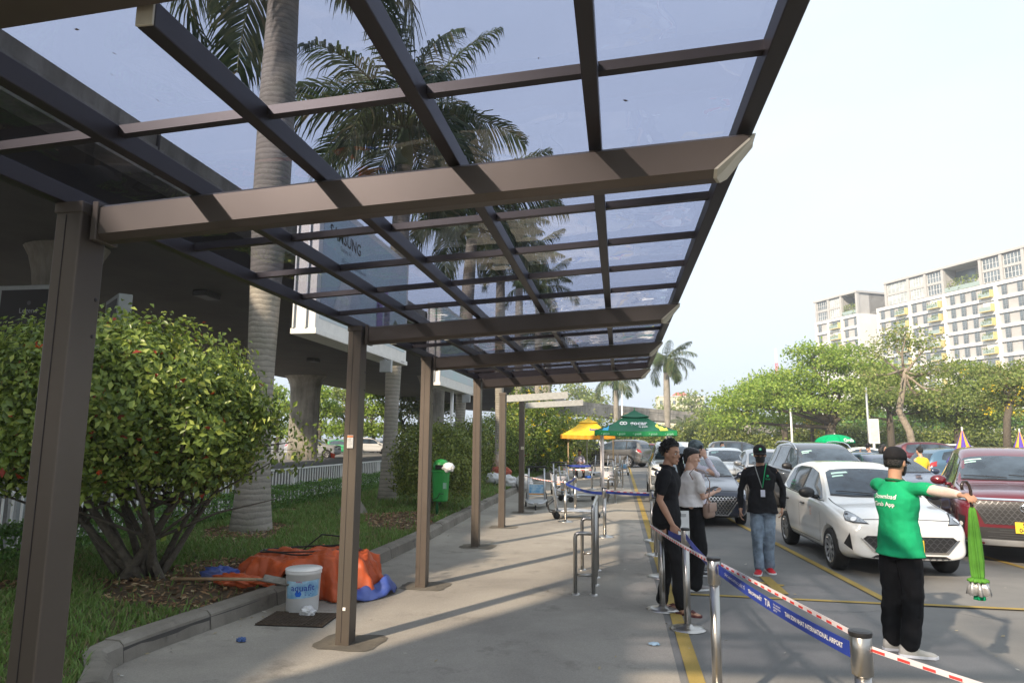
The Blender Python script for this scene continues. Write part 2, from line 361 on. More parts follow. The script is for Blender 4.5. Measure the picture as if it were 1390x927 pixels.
# ================================================================ the canopy
M_alu = mat('bronze_aluminium', (.118, .096, .078), .42, .45, var=.10, vs=2.2, bump=0, dirt=(.10, .086, .07))
M_alu2 = mat('bronze_aluminium_dark', (.05, .044, .046), .42, .5, var=.08, vs=3)
M_capm = mat('pale_end_cap', (.5, .46, .36), .5, .2)
M_pane = glassmat('tinted_pane', (.65, .67, .755), 1.5, .0, .35)
PX0, PX1 = -2.35, -2.20
POSTY = [2.43, 5.60, 7.85, 10.85]
def post(parent, Y, top=2.655, w=.122, d=.145):
    x0 = -2.345; g = G()
    g.cbox((x0+w/2, Y+d/2, top/2), (w, d, top), .006); o = g.obj('post', M_alu, parent)
    g = G(); 
    for x in (x0+.05,): g.box((x-.0015, Y-.0025, .03), (x+.0015, Y+.01, top-.03))
    g.obj('groove_line', M_alu2, o)
    g = G(); g.cbox((x0+w/2, Y+d/2, top+.002), (w+.012, d+.012, .05), .004); g.obj('cap', M_alu, o)
    g = G()
    for z in (2.28, 2.12, .1): g = G(); g.ball((x0+w+.001, Y+.12, z), (.004, .009, .009), 8, 6); g.obj('bolt', M_alu2, o)
    return o
can = thing('canopy', 'long bronze metal canopy with tinted see-through roof panels covering the walkway', 'canopy', (0, 0, 0))
for Y in POSTY: post(can, Y)
SL = .061
def rz(x, b=2.69): return b + SL*(x+2.2)
def beam(parent, Y, z0=2.535, z1=2.675, d=.11, x1=.50, mt=None):
    """tapered beam on the post, its free end cut on the skew"""
    g = G(); r = []
    def sec(x, xt):
        zb, zt = z0+SL*(x+2.2)*.95, z1+SL*(x+2.2)
        return [(x, Y, zb+.012), (xt, Y, zt-.012), (xt+.005, Y+.012, zt), (xt+.01, Y+d-.012, zt), (xt+.01, Y+d, zt-.012), (x+.05, Y+d, zb+.012), (x+.02, Y+d-.03, zb-.012), (x, Y+.03, zb-.012)]
    g.loft([sec(-2.2, -2.2), sec(-1, -1), sec(x1-.14, x1)])
    o = g.obj('beam', mt or M_alu, parent)
    g = G(); a = sec(x1-.138, x1+.002); b = [(p[0]+.012, p[1], p[2]) for p in a]; g.loft([a, b]); g.obj('end_plate', M_capm, o)
    g = G(); g.cbox((-2.19, Y+d/2, (z0+z1)/2), (.03, d+.02, z1-z0+.03), .004); g.obj('bracket', M_alu, o)
    return o
for Y in POSTY: beam(can, Y+.04)
RX = [-2.33, -1.755, -1.195, -.635, -.075, .485]
def rafter(parent, x, y0, y1, w=.05, h=.075):
    g = G(); zb = rz(x)-.005
    g.cbox((x, (y0+y1)/2, zb+h/2), (w, y1-y0, h), .004); o = g.obj('rafter', M_alu2, parent)
    g = G(); g.cbox((x, y0-.004, zb+h/2), (w*.98, .008, h*.98), .002); g.obj('end_cap', M_capm, o)
def purlin(parent, x0, x1, Y, w=.036, h=.034):
    g = G(); a, b = rz(x0)+.033, rz(x1)+.033
    g.loft([[(x, Y-w/2, z), (x, Y+w/2, z), (x, Y+w/2, z+h), (x, Y-w/2, z+h)] for x, z in ((x0, a), (x1, b))]); g.obj('purlin', M_alu2, parent)
def bay(Y0, Y1, PY, pane):
    for x in RX: rafter(can, x, Y0, Y1, .06 if x in (RX[0], RX[-1]) else .05)
    for Y in PY:
        for a, b in zip(RX, RX[1:]): purlin(can, a+.026, b-.026, Y)
    ys = [Y0] + PY + [Y1]
    for ya, yb in zip(ys, ys[1:]):
        for a, b in zip(RX, RX[1:]):
            g = G(); za, zb = rz(a)+.071, rz(b)+.071; x0, x1 = a+.003, b-.003
            dy = .004
            g.loft([[(x, ya+dy, z), (x, yb-dy, z), (x, yb-dy, z+.005), (x, ya+dy, z+.005)] for x, z in ((x0, za), (x1, zb))]); g.obj('roof_pane', pane, can)
bay(1.447, 6.72, [2.03, 3.32, 3.97, 4.62, 5.30], M_pane)
bay(6.78, 11.05, [7.35, 8.55, 9.35, 10.2], glassmat('smoked_pane', (.50, .51, .57), 1.5, .0, .35))
# front gutter beam above the rafter ends
g = G(); g.loft([[(x, y, rz(x)+z) for y, z in ((1.31, .04), (1.42, .034), (1.434, .045), (1.434, .13), (1.29, .135), (1.29, .05))] for x in (-3.4, .52)]); g.obj('front_gutter', M_alu, can)
g = G(); g.loft([[(x, y, rz(x)+z) for y, z in ((11.05, .0), (11.10, .0), (11.10, .1), (11.05, .1))] for x in (-2.34, .51)]); g.obj('rear_trim', M_alu2, can)
# small fittings
g = G(); g.cbox((-2.275, 5.596, .295), (.026, .006, .026), .002); g.obj('socket_plate', mat('white_plastic', (.75, .74, .7), .5), can)
g = G(); g.cbox((-2.282, 5.592, 1.67), (.055, .004, .11), .002); pl = g.obj('notice', mat('paper_notice', (.72, .72, .69), .7), can)
g = G(); g.box((-2.308, 5.5875, 1.706), (-2.256, 5.5895, 1.722)); g.obj('orange_heading', mat('orange_print', (.75, .25, .08), .6), pl)
g = G(); 
for i in range(7): g.box((-2.303, 5.5875, 1.693-i*.011), (-2.303+rnd.uniform(.025, .042), 5.5895, 1.695-i*.011))
g.obj('small_print', mat('grey_print', (.3, .3, .32), .6), pl)
g = G()
for (Y, a, b, c, e) in ((5.6, -.27, .27, -.17, .28), (7.85, -.22, .3, -.14, .22), (10.85, -.25, .3, -.16, .22), (13.33, -.25, .3, -.16, .22), (16.05, -.25, .3, -.16, .22), (2.43, -.25, .3, -.2, .25)):
    x = -2.27; P = []
    for i in range(20):
        t = 2*PI*i/20; q = max(abs(math.cos(t)), abs(math.sin(t)))
        P.append((x+.02+math.cos(t)/q*.27+rnd.uniform(-.02, .02), Y+.1+math.sin(t)/q*.23+rnd.uniform(-.02, .02), .008))
    g.add(P, [tuple(range(20))])
g.obj('footing_patches', M_patch, kind='structure')
def lr():
    x = rnd.uniform(-2.3, .45); y = rnd.uniform(1.5, 10.9); return (x, y, rz(x)+.082)
scatter(60, lr, .004, .011, 'roof_leaves', M_dead, label='dry leaves fallen on top of the canopy panels', cat='dead leaves', kind='stuff')
# two frames further on that carry no roof yet
for i, (Y, xe, nm) in enumerate(((13.33, -.98, 'nearer of the two unroofed posts with a short grey arm'), (16.05, -.82, 'farther of the two unroofed posts, nearest the yellow flowering bush'))):
    f = thing('unroofed_post', nm, 'post', (-2.27, Y, 0), 0, 'roofless canopy frames')
    q = post(f, Y, 2.6); 
    g = G(); g.loft([[(x, Y+.03, 2.44+z), (x, Y+.13, 2.44+z), (x, Y+.13, 2.575+z), (x, Y+.03, 2.575+z)] for x, z in ((-2.2, 0), (xe, .07))]); b_ = g.obj('arm', mat('galvanised', (.36, .37, .36), .5, .4, var=.15, vs=20), f)
    for o in (q, b_): o.location = (2.27, -Y, 0)
g = G(); g.cbox((-2.26, 16.046, 1.5), (.07, .006, .07), .002)
pn = g.obj('switch_plate', M_capm)
# attach to the farther frame
fr = [o for o in COL.objects if o.name.startswith('unroofed_post')][-1]; pn.parent = fr; pn.location = (2.27, -16.05, 0)

# ================================================================ the viaduct
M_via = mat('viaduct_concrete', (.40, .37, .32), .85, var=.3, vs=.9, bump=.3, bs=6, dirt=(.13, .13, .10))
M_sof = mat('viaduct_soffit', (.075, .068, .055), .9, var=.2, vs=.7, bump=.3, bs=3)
def streaks(m, k=.55):
    t = m.node_tree; L = t.links; p = t.nodes['Principled BSDF']; g_ = t.nodes.new('ShaderNodeNewGeometry'); mp_ = t.nodes.new('ShaderNodeMapping'); mp_.inputs['Scale'].default_value = (1.6, 1.6, .22)
    n_ = t.nodes.new('ShaderNodeTexNoise'); n_.inputs['Scale'].default_value = 1.3; n_.inputs['Detail'].default_value = 8; n_.inputs['Roughness'].default_value = .7; L.new(g_.outputs['Position'], mp_.inputs[0]); L.new(mp_.outputs[0], n_.inputs['Vector'])
    r_ = t.nodes.new('ShaderNodeValToRGB'); r_.color_ramp.elements[0].position = .40; r_.color_ramp.elements[1].position = .60; r_.color_ramp.elements[0].color = (.38, .37, .33, 1); L.new(n_.outputs['Fac'], r_.inputs[0])
    mm = t.nodes.new('ShaderNodeMixRGB'); mm.blend_type = 'MULTIPLY'; mm.inputs[0].default_value = k; L.new(p.inputs['Base Color'].links[0].from_socket, mm.inputs[1]); L.new(r_.outputs[0], mm.inputs[2]); L.new(mm.outputs[0], p.inputs['Base Color'])
streaks(M_via, .55); streaks(M_kerb, .3)
via = thing('viaduct', 'raised concrete viaduct running beside the walkway and curving right behind the car park', 'viaduct', (-9.4, 60, 0))
PATH = [(-9.4, y, 7.0) for y in (-70, -40, -20, -10, -5, 0, 5, 10, 15, 20, 30, 40, 50, 60, 70, 80, 90)] + [(-7.6, 100, 6.6), (-1.1, 112, 6.5), (5.3, 121, 6.35), (17.2, 132, 5.8), (28.8, 140, 4.6), (40.7, 145, 3.0), (57, 149, 1.4), (80, 150, .4), (120, 150, -.4)]
def offs(i):
    a = Vector(PATH[max(i-1, 0)][:2]); b = Vector(PATH[min(i+1, len(PATH)-1)][:2]); d = (b-a).normalized(); return Vector((-d.y, d.x))
def ribbon(prof, i0=0, i1=None):
    g = G(); rings = []
    for i in range(i0, len(PATH) if i1 is None else i1):
        x, y, z = PATH[i]; n = offs(i); W = 1 if y < 95 else max(.45, 1-(y-95)*.012)
        rings.append([(x+n.x*o*(W if o > 2 else 1), y+n.y*o*(W if o > 2 else 1), z+h) for o, h in prof])
    g.loft(rings); return g
ribbon([(0, 0), (0, .32), (-.06, .34), (-.06, .62), (19.6, .62), (19.6, 0)]).obj('deck', M_via, via).location = (9.4, -60, 0)
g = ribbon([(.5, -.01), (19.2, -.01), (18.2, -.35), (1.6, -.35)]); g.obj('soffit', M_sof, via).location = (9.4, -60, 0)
ribbon([(.02, .3), (.05, -1.1), (5, -1.1), (5, .3)], 17).obj('box_girder', M_via, via).location = (9.4, -60, 0)
o = ribbon([(.0, .62), (-.02, .93), (.2, .93), (.24, .62)]).obj('parapet', M_via, via); o.location = (9.4, -60, 0)
o = ribbon([(19.4, .62), (19.4, .93), (19.6, .93), (19.6, .62)]).obj('parapet', M_via, via); o.location = (9.4, -60, 0)
def pier(x, y, h, r=.85):
    g = G(); pr = []
    for z, k in ((0, 1), (h*.7, 1), (h*.84, 1.03), (h*.9, 1.1), (h*.96, 1.25), (h, 1.45)):
        n = 20; pr.append([(x+r*k*(1.1 if abs(math.cos(2*PI*j/n)) > .5 else 1)*math.cos(2*PI*j/n), y+r*k*.8*math.sin(2*PI*j/n), z) for j in range(n)])
    g.smooth = False; g.loft(pr); o = g.obj('pier', M_via, via); o.location = (9.4, -60, 0)
for k in range(24):
    y = -18+k*5.0; g = G(); g.box((-9.405, y-.02, 7.02), (-9.33, y+.02, 7.95)); o = g.obj('joint', mat('joint_dark', (.06, .055, .05)), via); o.location = (9.4, -60, 0)
for p in ((-14.5, 52, 6.64), (-14.5, 15.5, 6.64, .7), (-25, 15.5, 6.64), (-14.5, -20, 6.64), (-25, -20, 6.64), (-25, 51.5, 6.64, 1.1), (-14.5, 86, 6.64), (-25, 86, 6.64), (2, 114, 6.2), (24, 134, 4.9)): pier(*p)
# ceiling lamps under the deck
for i, (x, y) in enumerate(((-14, 21), (-14, 31), (-19, 40), (-16, 55))):
    g = G(); g.cbox((0, 0, -.1), (.5, .9, .2), .03)
    o = g.obj('underpass_lamp', mat('lamp_black', (.02, .02, .02), .5), label='small dark lamp box fixed under the viaduct, %s' % ('nearest of the four', 'second nearest of the four', 'third of the four', 'farthest of the four')[i], cat='lamp', group='lamp boxes under the viaduct'); o.location = (x, y, 6.64)

# ---- light summer haze over the whole place
mh = bpy.data.materials.new('haze'); mh.use_nodes = True; t = mh.node_tree; t.nodes.remove(t.nodes['Principled BSDF']); pv = t.nodes.new('ShaderNodeVolumePrincipled')
pv.inputs['Density'].default_value = .0011; pv.inputs['Color'].default_value = (.86, .91, .97, 1); pv.inputs['Anisotropy'].default_value = .2
t.links.new(pv.outputs[0], t.nodes['Material Output'].inputs['Volume'])
g = G(); g.box((-420, -200, -1.2), (420, 420, 48)); g.obj('haze', mh, kind='stuff', label='thin pale summer haze in the air', cat='haze')
# ================================================================ vegetation
M_bark = mat('bark', (.10, .085, .065), .9, var=.35, vs=14, bump=.8, bs=30)
M_bark2 = mat('pale_bark', (.26, .22, .17), .85, var=.3, vs=8, bump=.6, bs=22)
def palmtrunk_mat():
    m = mat('palm_trunk', (.30, .275, .235), .85, var=.14, vs=5, bump=.35, bs=25, dirt=(.22, .21, .165)); t = m.node_tree; L = t.links; p = t.nodes['Principled BSDF']
    tc = t.nodes.new('ShaderNodeTexCoord'); wv = t.nodes.new('ShaderNodeTexWave'); wv.bands_direction = 'Z'; wv.inputs['Scale'].default_value = 3.4; wv.inputs['Distortion'].default_value = 3.0; wv.inputs['Detail'].default_value = 3; wv.inputs['Detail Scale'].default_value = 1.3
    L.new(tc.outputs['Object'], wv.inputs['Vector']); r = t.nodes.new('ShaderNodeValToRGB'); r.color_ramp.elements[0].position = .0; r.color_ramp.elements[1].position = .28; r.color_ramp.elements[0].color = (.62, .62, .62, 1); L.new(wv.outputs['Fac'], r.inputs[0])
    ol = p.inputs['Base Color'].links[0].from_socket; mm = t.nodes.new('ShaderNodeMixRGB'); mm.blend_type = 'MULTIPLY'; mm.inputs[0].default_value = .75; L.new(ol, mm.inputs[1]); L.new(r.outputs[0], mm.inputs[2]); L.new(mm.outputs[0], p.inputs['Base Color'])
    bn = [n for n in t.nodes if n.type == 'BUMP'][0]; b2 = t.nodes.new('ShaderNodeBump'); b2.inputs['Strength'].default_value = .35; b2.inputs['Distance'].default_value = .012; L.new(wv.outputs['Fac'], b2.inputs['Height']); L.new(bn.outputs[0], b2.inputs['Normal']); L.new(b2.outputs[0], p.inputs['Normal'])
    return m
M_ptr = palmtrunk_mat()
M_frond = leafmat('palm_leaflet', [(0, (.035, .065, .02)), (.55, (.06, .10, .03)), (.88, (.10, .13, .04)), (1, (.22, .18, .08))], .45, .3)
M_stalk = mat('palm_stalk', (.16, .19, .07), .5)
M_cshaft = mat('palm_crownshaft', (.13, .20, .07), .4, var=.15, vs=3)
def frond_data(L, droop, seed, nl=58):
    """one feather leaf from the origin along +x, leaflets hanging off the midrib"""
    r = np.random.RandomState(seed); V = []; F = []
    el = .95 - droop*.5; pts = []; p = np.zeros(3); N = 22
    for i in range(N+1):
        t = i/N; a = el - (1.0+droop)*t**1.25; pts.append(p.copy()); p = p + np.array([math.cos(a), 0, math.sin(a)])*L/N
    pts = np.array(pts)
    def P(t):
        q = t*N; i = min(int(q), N-1); f = q-i; return pts[i]*(1-f)+pts[i+1]*f, pts[i+1]-pts[i]
    for s in (-1, 1):
        for i in range(nl):
            t = .13+.87*(i+r.uniform(-.3, .3))/nl; t = min(max(t, .1), .995); c, d = P(t); d = d/np.linalg.norm(d); up = np.array([-d[2], 0, d[0]])
            ln = L*.21*(math.sin(PI*min(1, t*.88+.12))**.6+.12)*r.uniform(.85, 1.1)
            ang = r.uniform(.15, .9); side = np.array([0, s, 0])
            o = d*(.55+.5*t)+side*math.cos(ang*.6)+up*(r.uniform(-.35, .35)); o = o/np.linalg.norm(o)
            w = .020*r.uniform(.8, 1.25)*L/3; wd = np.cross(o, up); wd = wd/np.linalg.norm(wd)*w
            m1 = c+o*ln*.45+np.array([0, 0, -.08*ln]); m2 = c+o*ln*.78+np.array([0, 0, -.34*ln*r.uniform(.7, 1.3)]); e = c+o*ln*.95+np.array([0, 0, -.72*ln*r.uniform(.7, 1.25)])
            b = len(V); V += [c-wd*.6, c+wd*.6, m1+wd, m1-wd, m2+wd*.8, m2-wd*.8, e, e-wd*.12]; F += [(b, b+1, b+2, b+3), (b+3, b+2, b+4, b+5), (b+5, b+4, b+6, b+7)]
    return np.array(V), np.array(F), pts
def crown_parts(parent, n, L, z, seed, spread=1.):
    r = random.Random(seed); V = []; F = []; gs = G(); o = 0
    for i in range(n):
        t = i/(n-1); dr = -.25+1.55*t*spread+r.uniform(-.1, .1); az = i*2.399+r.uniform(-.2, .2); vv, ff, pts = frond_data(L*r.uniform(.88, 1.08), dr, seed*97+i)
        c, s = math.cos(az), math.sin(az); R = np.array([[c, -s, 0], [s, c, 0], [0, 0, 1]]); tw = r.uniform(-.5, .5); T = np.array([[1, 0, 0], [0, math.cos(tw), -math.sin(tw)], [0, math.sin(tw), math.cos(tw)]])
        off = np.array([c*.1, s*.1, z+.25-.25*t])
        V.append(vv@T.T@R.T+off); F.append(ff+o); o += len(vv)
        q = pts@T.T@R.T+off; gs.tube([Vector(k) for k in q], [.035*(1-j/len(q))+.006 for j in range(len(q))], 5)
    npmesh('fronds', np.concatenate(V), np.concatenate(F), M_frond, parent)
    gs.obj('midribs', M_stalk, parent)
def palm(x, y, z0, h, r0, label, n=15, L=3.1, seed=1, lean=(0, 0), spread=1., r1=None, grp='royal palms'):
    t = thing('royal_palm', label, 'palm tree', (x, y, z0), 0, grp); g = G(); g.smooth = True; R = []
    r1 = r1 or r0*.8; N = 26
    _pt = [(0, .37), (.02, .33), (.06, .285), (.14, .235), (.26, .215), (.4, .25), (.54, .30), (.72, .305), (1, .25)]
    prof = (lambda k: r0/.345*[a+(b-a)*(k-p)/(q-p) for (p, a), (q, b) in zip(_pt, _pt[1:]) if k <= q+1e-9][0]) if r0 > .2 and h > 5 else lambda k: r0*(1+.85*math.exp(-k*h/.38))*(1-.12*math.sin(min(1, k*1.6)*PI)) if k < .35 else (r0*(.90+.22*math.exp(-((k-.62)/.2)**2)) + (r1-r0)*max(0, (k-.6)/.4))
    pts = []; rs = []
    for i in range(N+1):
        k = (i/N)**1.35; pts.append((lean[0]*k**1.5, lean[1]*k**1.5, -.12+k*(h+.12))); rs.append(prof(k))
    g.tube(pts, rs, 20); g.obj('trunk', M_ptr, t)
    g = G(); g.smooth = True; T = Vector((lean[0], lean[1], h)); g.tube([T-Vector((0, 0, .05)), T+Vector((0, 0, .2)), T+Vector((0, 0, .8)), T+Vector((0, 0, 1.2))], [r1*.98, r1*1.12, r1*.85, .07], 16); g.obj('crownshaft', M_cshaft, t)
    g = G(); g.smooth = True
    for i in range(30):
        a = 2*PI*i/30; k = r0*1.02; g.tube([(math.cos(a)*k*.7, math.sin(a)*k*.7, .03), (math.cos(a)*k*1.02, math.sin(a)*k*1.02, -.03), (math.cos(a+.1)*k*(1.15+.2*rnd.random()), math.sin(a+.1)*k*(1.15+.2*rnd.random()), -.12)], [.035, .03, .015], 5)
    g.obj('roots', M_bark, t)
    c = thing('crown', None, None); c.parent = t; c.location = (lean[0], lean[1], 0)
    crown_parts(c, n, L, h+.95, seed, spread)
    return t
palm(-5.83, 10.35, .17, 10.1, .345, 'thick royal palm nearest the camera, rising from the bed beside the orange tarpaulin heap', 19, 3.9, 3, spread=1.3, r1=.27)
palm(-5.55, 16.1, .17, 8.6, .27, 'royal palm standing on the grass just left of the green litter bin', 21, 3.9, 8, (.1, .1), 1.35)
palm(-5.35, 22.5, .17, 8.5, .26, 'royal palm whose trunk rises behind the clipped shrub at the litter bin', 20, 3.7, 12, (.35, 0), 1.35)
palm(-4.65, 26.4, .17, 8.4, .23, 'royal palm between the last canopy post and the unroofed frame', 14, 2.9, 15)
palm(-5.0, 34, .1, 9.4, .25, 'royal palm behind the yellow flowering bush, leftmost of the distant three', 12, 3, 17)
palm(-4.7, 40, .1, 9.6, .26, 'royal palm behind the yellow flowering bush, middle of the distant three', 12, 3, 18)
palm(-4.7, 45, .1, 7.2, .34, 'stout royal palm right of the yellow flowering bush, its low crown just under the canopy', 13, 3, 19)
palm(-.25, 78, .0, 7.4, .34, 'distant royal palm behind the green gazebo, left one of the pair', 13, 3.6, 21, spread=1.25)
palm(5.0, 72, .0, 8.8, .40, 'tall distant royal palm right of the canopy tip, its whole crown against the sky', 17, 3.7, 23, spread=1.3)
palm(10.6, 112, .3, 3.0, .3, 'small young palm in front of the distant ramp, left one of three', 11, 2.9, 25, grp='small palms before the ramp')
palm(24.5, 112, .3, 2.6, .3, 'small young palm in front of the distant ramp, middle one of three', 11, 2.9, 26, grp='small palms before the ramp')
palm(35.5, 112, .3, 2.8, .3, 'small young palm in front of the distant ramp, right one of three', 11, 2.9, 27, grp='small palms before the ramp')

def leafmesh(name, P, Nrm, size, m, parent=None, asp=.5, fold=.25, jit=.8, seed=1, **kw):
    """n folded leaves (two quads meeting in the midrib) at P, facing roughly Nrm"""
    r = np.random.RandomState(seed); n = len(P); d = Nrm + r.normal(0, jit, (n, 3)); d /= np.linalg.norm(d, axis=1)[:, None]
    a = r.normal(0, 1, (n, 3)); u = np.cross(d, a); u /= np.linalg.norm(u, axis=1)[:, None]; v = np.cross(d, u)
    s = size*r.uniform(.6, 1.25, n)[:, None]; u = u*s; v = v*s*asp; dd = d*s*fold
    V = np.stack([P, P+u*.45+v*.5+dd, P+u, P+u*.45, P+u*.45-v*.5+dd], 1).reshape(-1, 3)
    k = np.arange(n)[:, None]*5; F = np.concatenate([k+[0, 1, 2, 3], k+[0, 3, 2, 4]])
    return npmesh(name, V, F, m, parent, **kw)
def clumps(c, r, n, seed, shell=.75, k=None, squash=None, low=-1., bump=.12, clump=None, csize=.12):
    """points in the outer shell of an uneven ellipsoid, gathered in tufts"""
    q = np.random.RandomState(seed); nt = clump or max(8, n//14); d = q.normal(0, 1, (nt*2, 3)); d /= np.linalg.norm(d, axis=1)[:, None]; d = d[d[:, 2] > low][:nt]; nt = len(d)
    lump = np.array([noise.noise(Vector(x)*2.3+Vector((seed, 0, 0)))+.5*noise.noise(Vector(x)*5+Vector((seed, 0, 0))) for x in d])
    rad = (shell+(1-shell)*q.uniform(0, 1, nt)**.6)*(1+bump*lump*2)
    t = d*rad[:, None]*np.array(r)+np.array(c)
    i = q.randint(0, nt, n); P = t[i]+q.normal(0, csize, (n, 3)); return P, d[i]
M_ixora = leafmat('shrub_leaf', [(0, (.06, .10, .02)), (.4, (.15, .22, .042)), (.78, (.26, .34, .065)), (.96, (.40, .46, .11)), (.987, (.42, .44, .13)), (.991, (.26, .04, .02)), (1, (.32, .05, .02))], .32, .3)
M_bush = leafmat('clipped_leaf', [(0, (.07, .11, .025)), (.5, (.16, .21, .045)), (.85, (.27, .32, .07)), (1, (.24, .25, .07))], .4, .3)
M_hedge = leafmat('hedge_leaf', [(0, (.06, .13, .025)), (.6, (.10, .23, .04)), (1, (.17, .30, .06))], .35, .25)
M_flow = leafmat('yellow_flower', [(0, (.75, .55, .02)), (1, (.85, .7, .06))], .5, .4)
M_red = leafmat('red_blossom', [(0, (.5, .03, .02)), (1, (.6, .12, .03))], .5, .3)
def stems(parent, base, top, n, r, seed, mt=None, spread=.3, name='stems', fork=3):
    q = random.Random(seed); g = G(); g.smooth = True
    for i in range(n):
        a = q.uniform(0, 2*PI); b = Vector(base)+Vector((math.cos(a)*spread*q.random(), math.sin(a)*spread*q.random(), -.05)); e = Vector(top[0])+Vector([q.uniform(-1, 1)*k for k in top[1]])
        m_ = b.lerp(e, .5)+Vector((q.uniform(-.1, .1), q.uniform(-.1, .1), -.05)); rr = r*q.uniform(.6, 1.1); P = [b, b.lerp(m_, .5)+Vector((q.uniform(-.03, .03), q.uniform(-.03, .03), 0)), m_, m_.lerp(e, .55), e]
        g.tube(P, [rr*1.25, rr, rr*.8, rr*.55, rr*.3], 7)
        for j in range(fork):
            s = P[q.choice([2, 3])]; e2 = Vector(top[0])+Vector([q.uniform(-1.25, 1.25)*k for k in top[1]]); g.tube([s, s.lerp(e2, .5)+Vector((0, 0, .06)), e2], [rr*.45, rr*.3, rr*.12], 5)
    return g.obj(name, mt or M_bark, parent)
# the big shrub in the foreground
sh = thing('shrub', 'large rounded shrub with glossy leaves and red blossoms, in front of the nearest palm trunk', 'shrub', (-5.3, 6.75, .18), 0, 'clipped shrubs along the walkway')
P, N_ = clumps((-.33, 0, 1.66), (1.76, 1.35, 1.10), 54000, 3, .66, low=-.62, bump=.10, clump=1300, csize=.095)
P2, N2 = clumps((-.25, 0, 1.45), (1.75, 1.3, .72), 6000, 9, .9, low=-.8, bump=.3, clump=260, csize=.1)
P = np.concatenate([P, P2]); N_ = np.concatenate([N_, N2]); k = (P[:, 2] > .74+.3*np.random.RandomState(1).uniform(-1, 1, len(P)))
leafmesh('foliage', P[k], N_[k], .078, M_ixora, sh, .55, .18, .55, 2)
q = np.random.RandomState(4); i = q.choice(len(P), 20); PP = np.repeat(P[i]+N_[i]*.05, 9, 0)+q.normal(0, .012, (180, 3)); leafmesh('blossoms', PP, np.repeat(N_[i], 9, 0), .028, M_red, sh, .9, .1, .8, 5)
stems(sh, (.35, -.05, 0), ((-.1, 0, 1.35), (1.3, .9, .45)), 13, .045, 5, spread=.33, fork=5)
def bush(x, y, z, r, label, n, leaf, m, seed, low=-.75, name='shrub', grp='clipped shrubs along the walkway', cat='shrub', flowers=0, lift=.45, stem=8, bump=.1, kind=None):
    t = thing(name, label, cat, (x, y, z), 0, grp); c = (0, 0, r[2]*.98*-low+lift-.1)
    n = int(n*1.7); leaf *= 1.15; P, N_ = clumps(c, r, n, seed, .78, low=low, bump=bump, clump=max(60, n//12), csize=leaf*1.5); leafmesh('foliage', P, N_, leaf, m, t, .6, .15, .6, seed)
    if flowers:
        q = np.random.RandomState(seed+5); d = N_[:]; i = q.choice(len(P), flowers); PP = np.repeat(P[i]+N_[i]*leaf, 12, 0)+q.normal(0, .035, (flowers*12, 3)); leafmesh('flowers', PP, np.repeat(N_[i], 12, 0), .06, M_flow, t, .9, .1, .9, seed)
    if stem: stems(t, (0, 0, 0), ((0, 0, c[2]), (r[0]*.6, r[1]*.6, r[2]*.3)), stem, .03*r[0], seed, spread=.2*r[0])
    return t
bush(-4.05, 14.9, .15, (.92, .9, .95), 'rounded clipped shrub directly behind the green litter bin', 9000, .06, M_bush, 31, -.6)
bush(-4.75, 21.3, .15, (.72, .8, .95), 'clipped shrub seen between the last roofed post and the first unroofed one', 3500, .08, M_bush, 32)
bush(-5.15, 28.5, .15, (1.5, 1.4, 1.25), 'dark rounded shrub left of the yellow flowering bush', 6000, .085, M_ixora, 33)
bush(-3.95, 31.5, .1, (1.75, 1.5, 1.95), 'tall yellow flowering bush at the far end of the walkway', 9000, .11, leafmat('bright_leaf', [(0, (.05, .10, .015)), (.5, (.11, .18, .03)), (1, (.24, .30, .06))], .4, .35), 34, -.6, 'flowering_bush', 'flowering bushes', flowers=150, bump=.3)
bush(-3.6, 46, .1, (2.0, 2, 1.5), 'leafy bush behind the yellow gazebo', 3500, .16, M_bush, 36)
bush(-2.2, 57, .1, (3.2, 2, 1.7), 'broad bush beyond the luggage trolleys', 3500, .2, M_bush, 37)
# low hedge in front of the fence
hd = G()
n = 26000; q = np.random.RandomState(8); yy = 4+q.uniform(0, 1, n)**1.3*22; u = q.uniform(0, 1, n); side = q.uniform(0, 1, n)
hx = np.where(side < .5, -6.95+q.normal(0, .03, n), -6.95-u*.55); hz = np.where(side < .5, u*.42, .42+q.normal(0, .02, n)); hz = hz+.03*np.sin(yy*5)
P = np.stack([hx, yy, hz+.19], 1); Nn = np.where(side[:, None] < .5, [[1, -.2, .3]], [[.1, -.2, 1]])
hg = thing('hedge', 'low clipped green hedge running along the white railing', 'hedge', (-7.2, 14, .19)); o = leafmesh('foliage', P-np.array([-7.2, 14, .19]), Nn, .06, M_hedge, hg, .55, .15, .5, 3)
g = G(); 
for i in range(90):
    y = 4+i*.25-14; g.tube([(rnd.uniform(-.15, .1), y, -.05), (rnd.uniform(-.2, .15), y+rnd.uniform(-.1, .1), .38)], .012, 5)
g.obj('twigs', M_bark, hg)

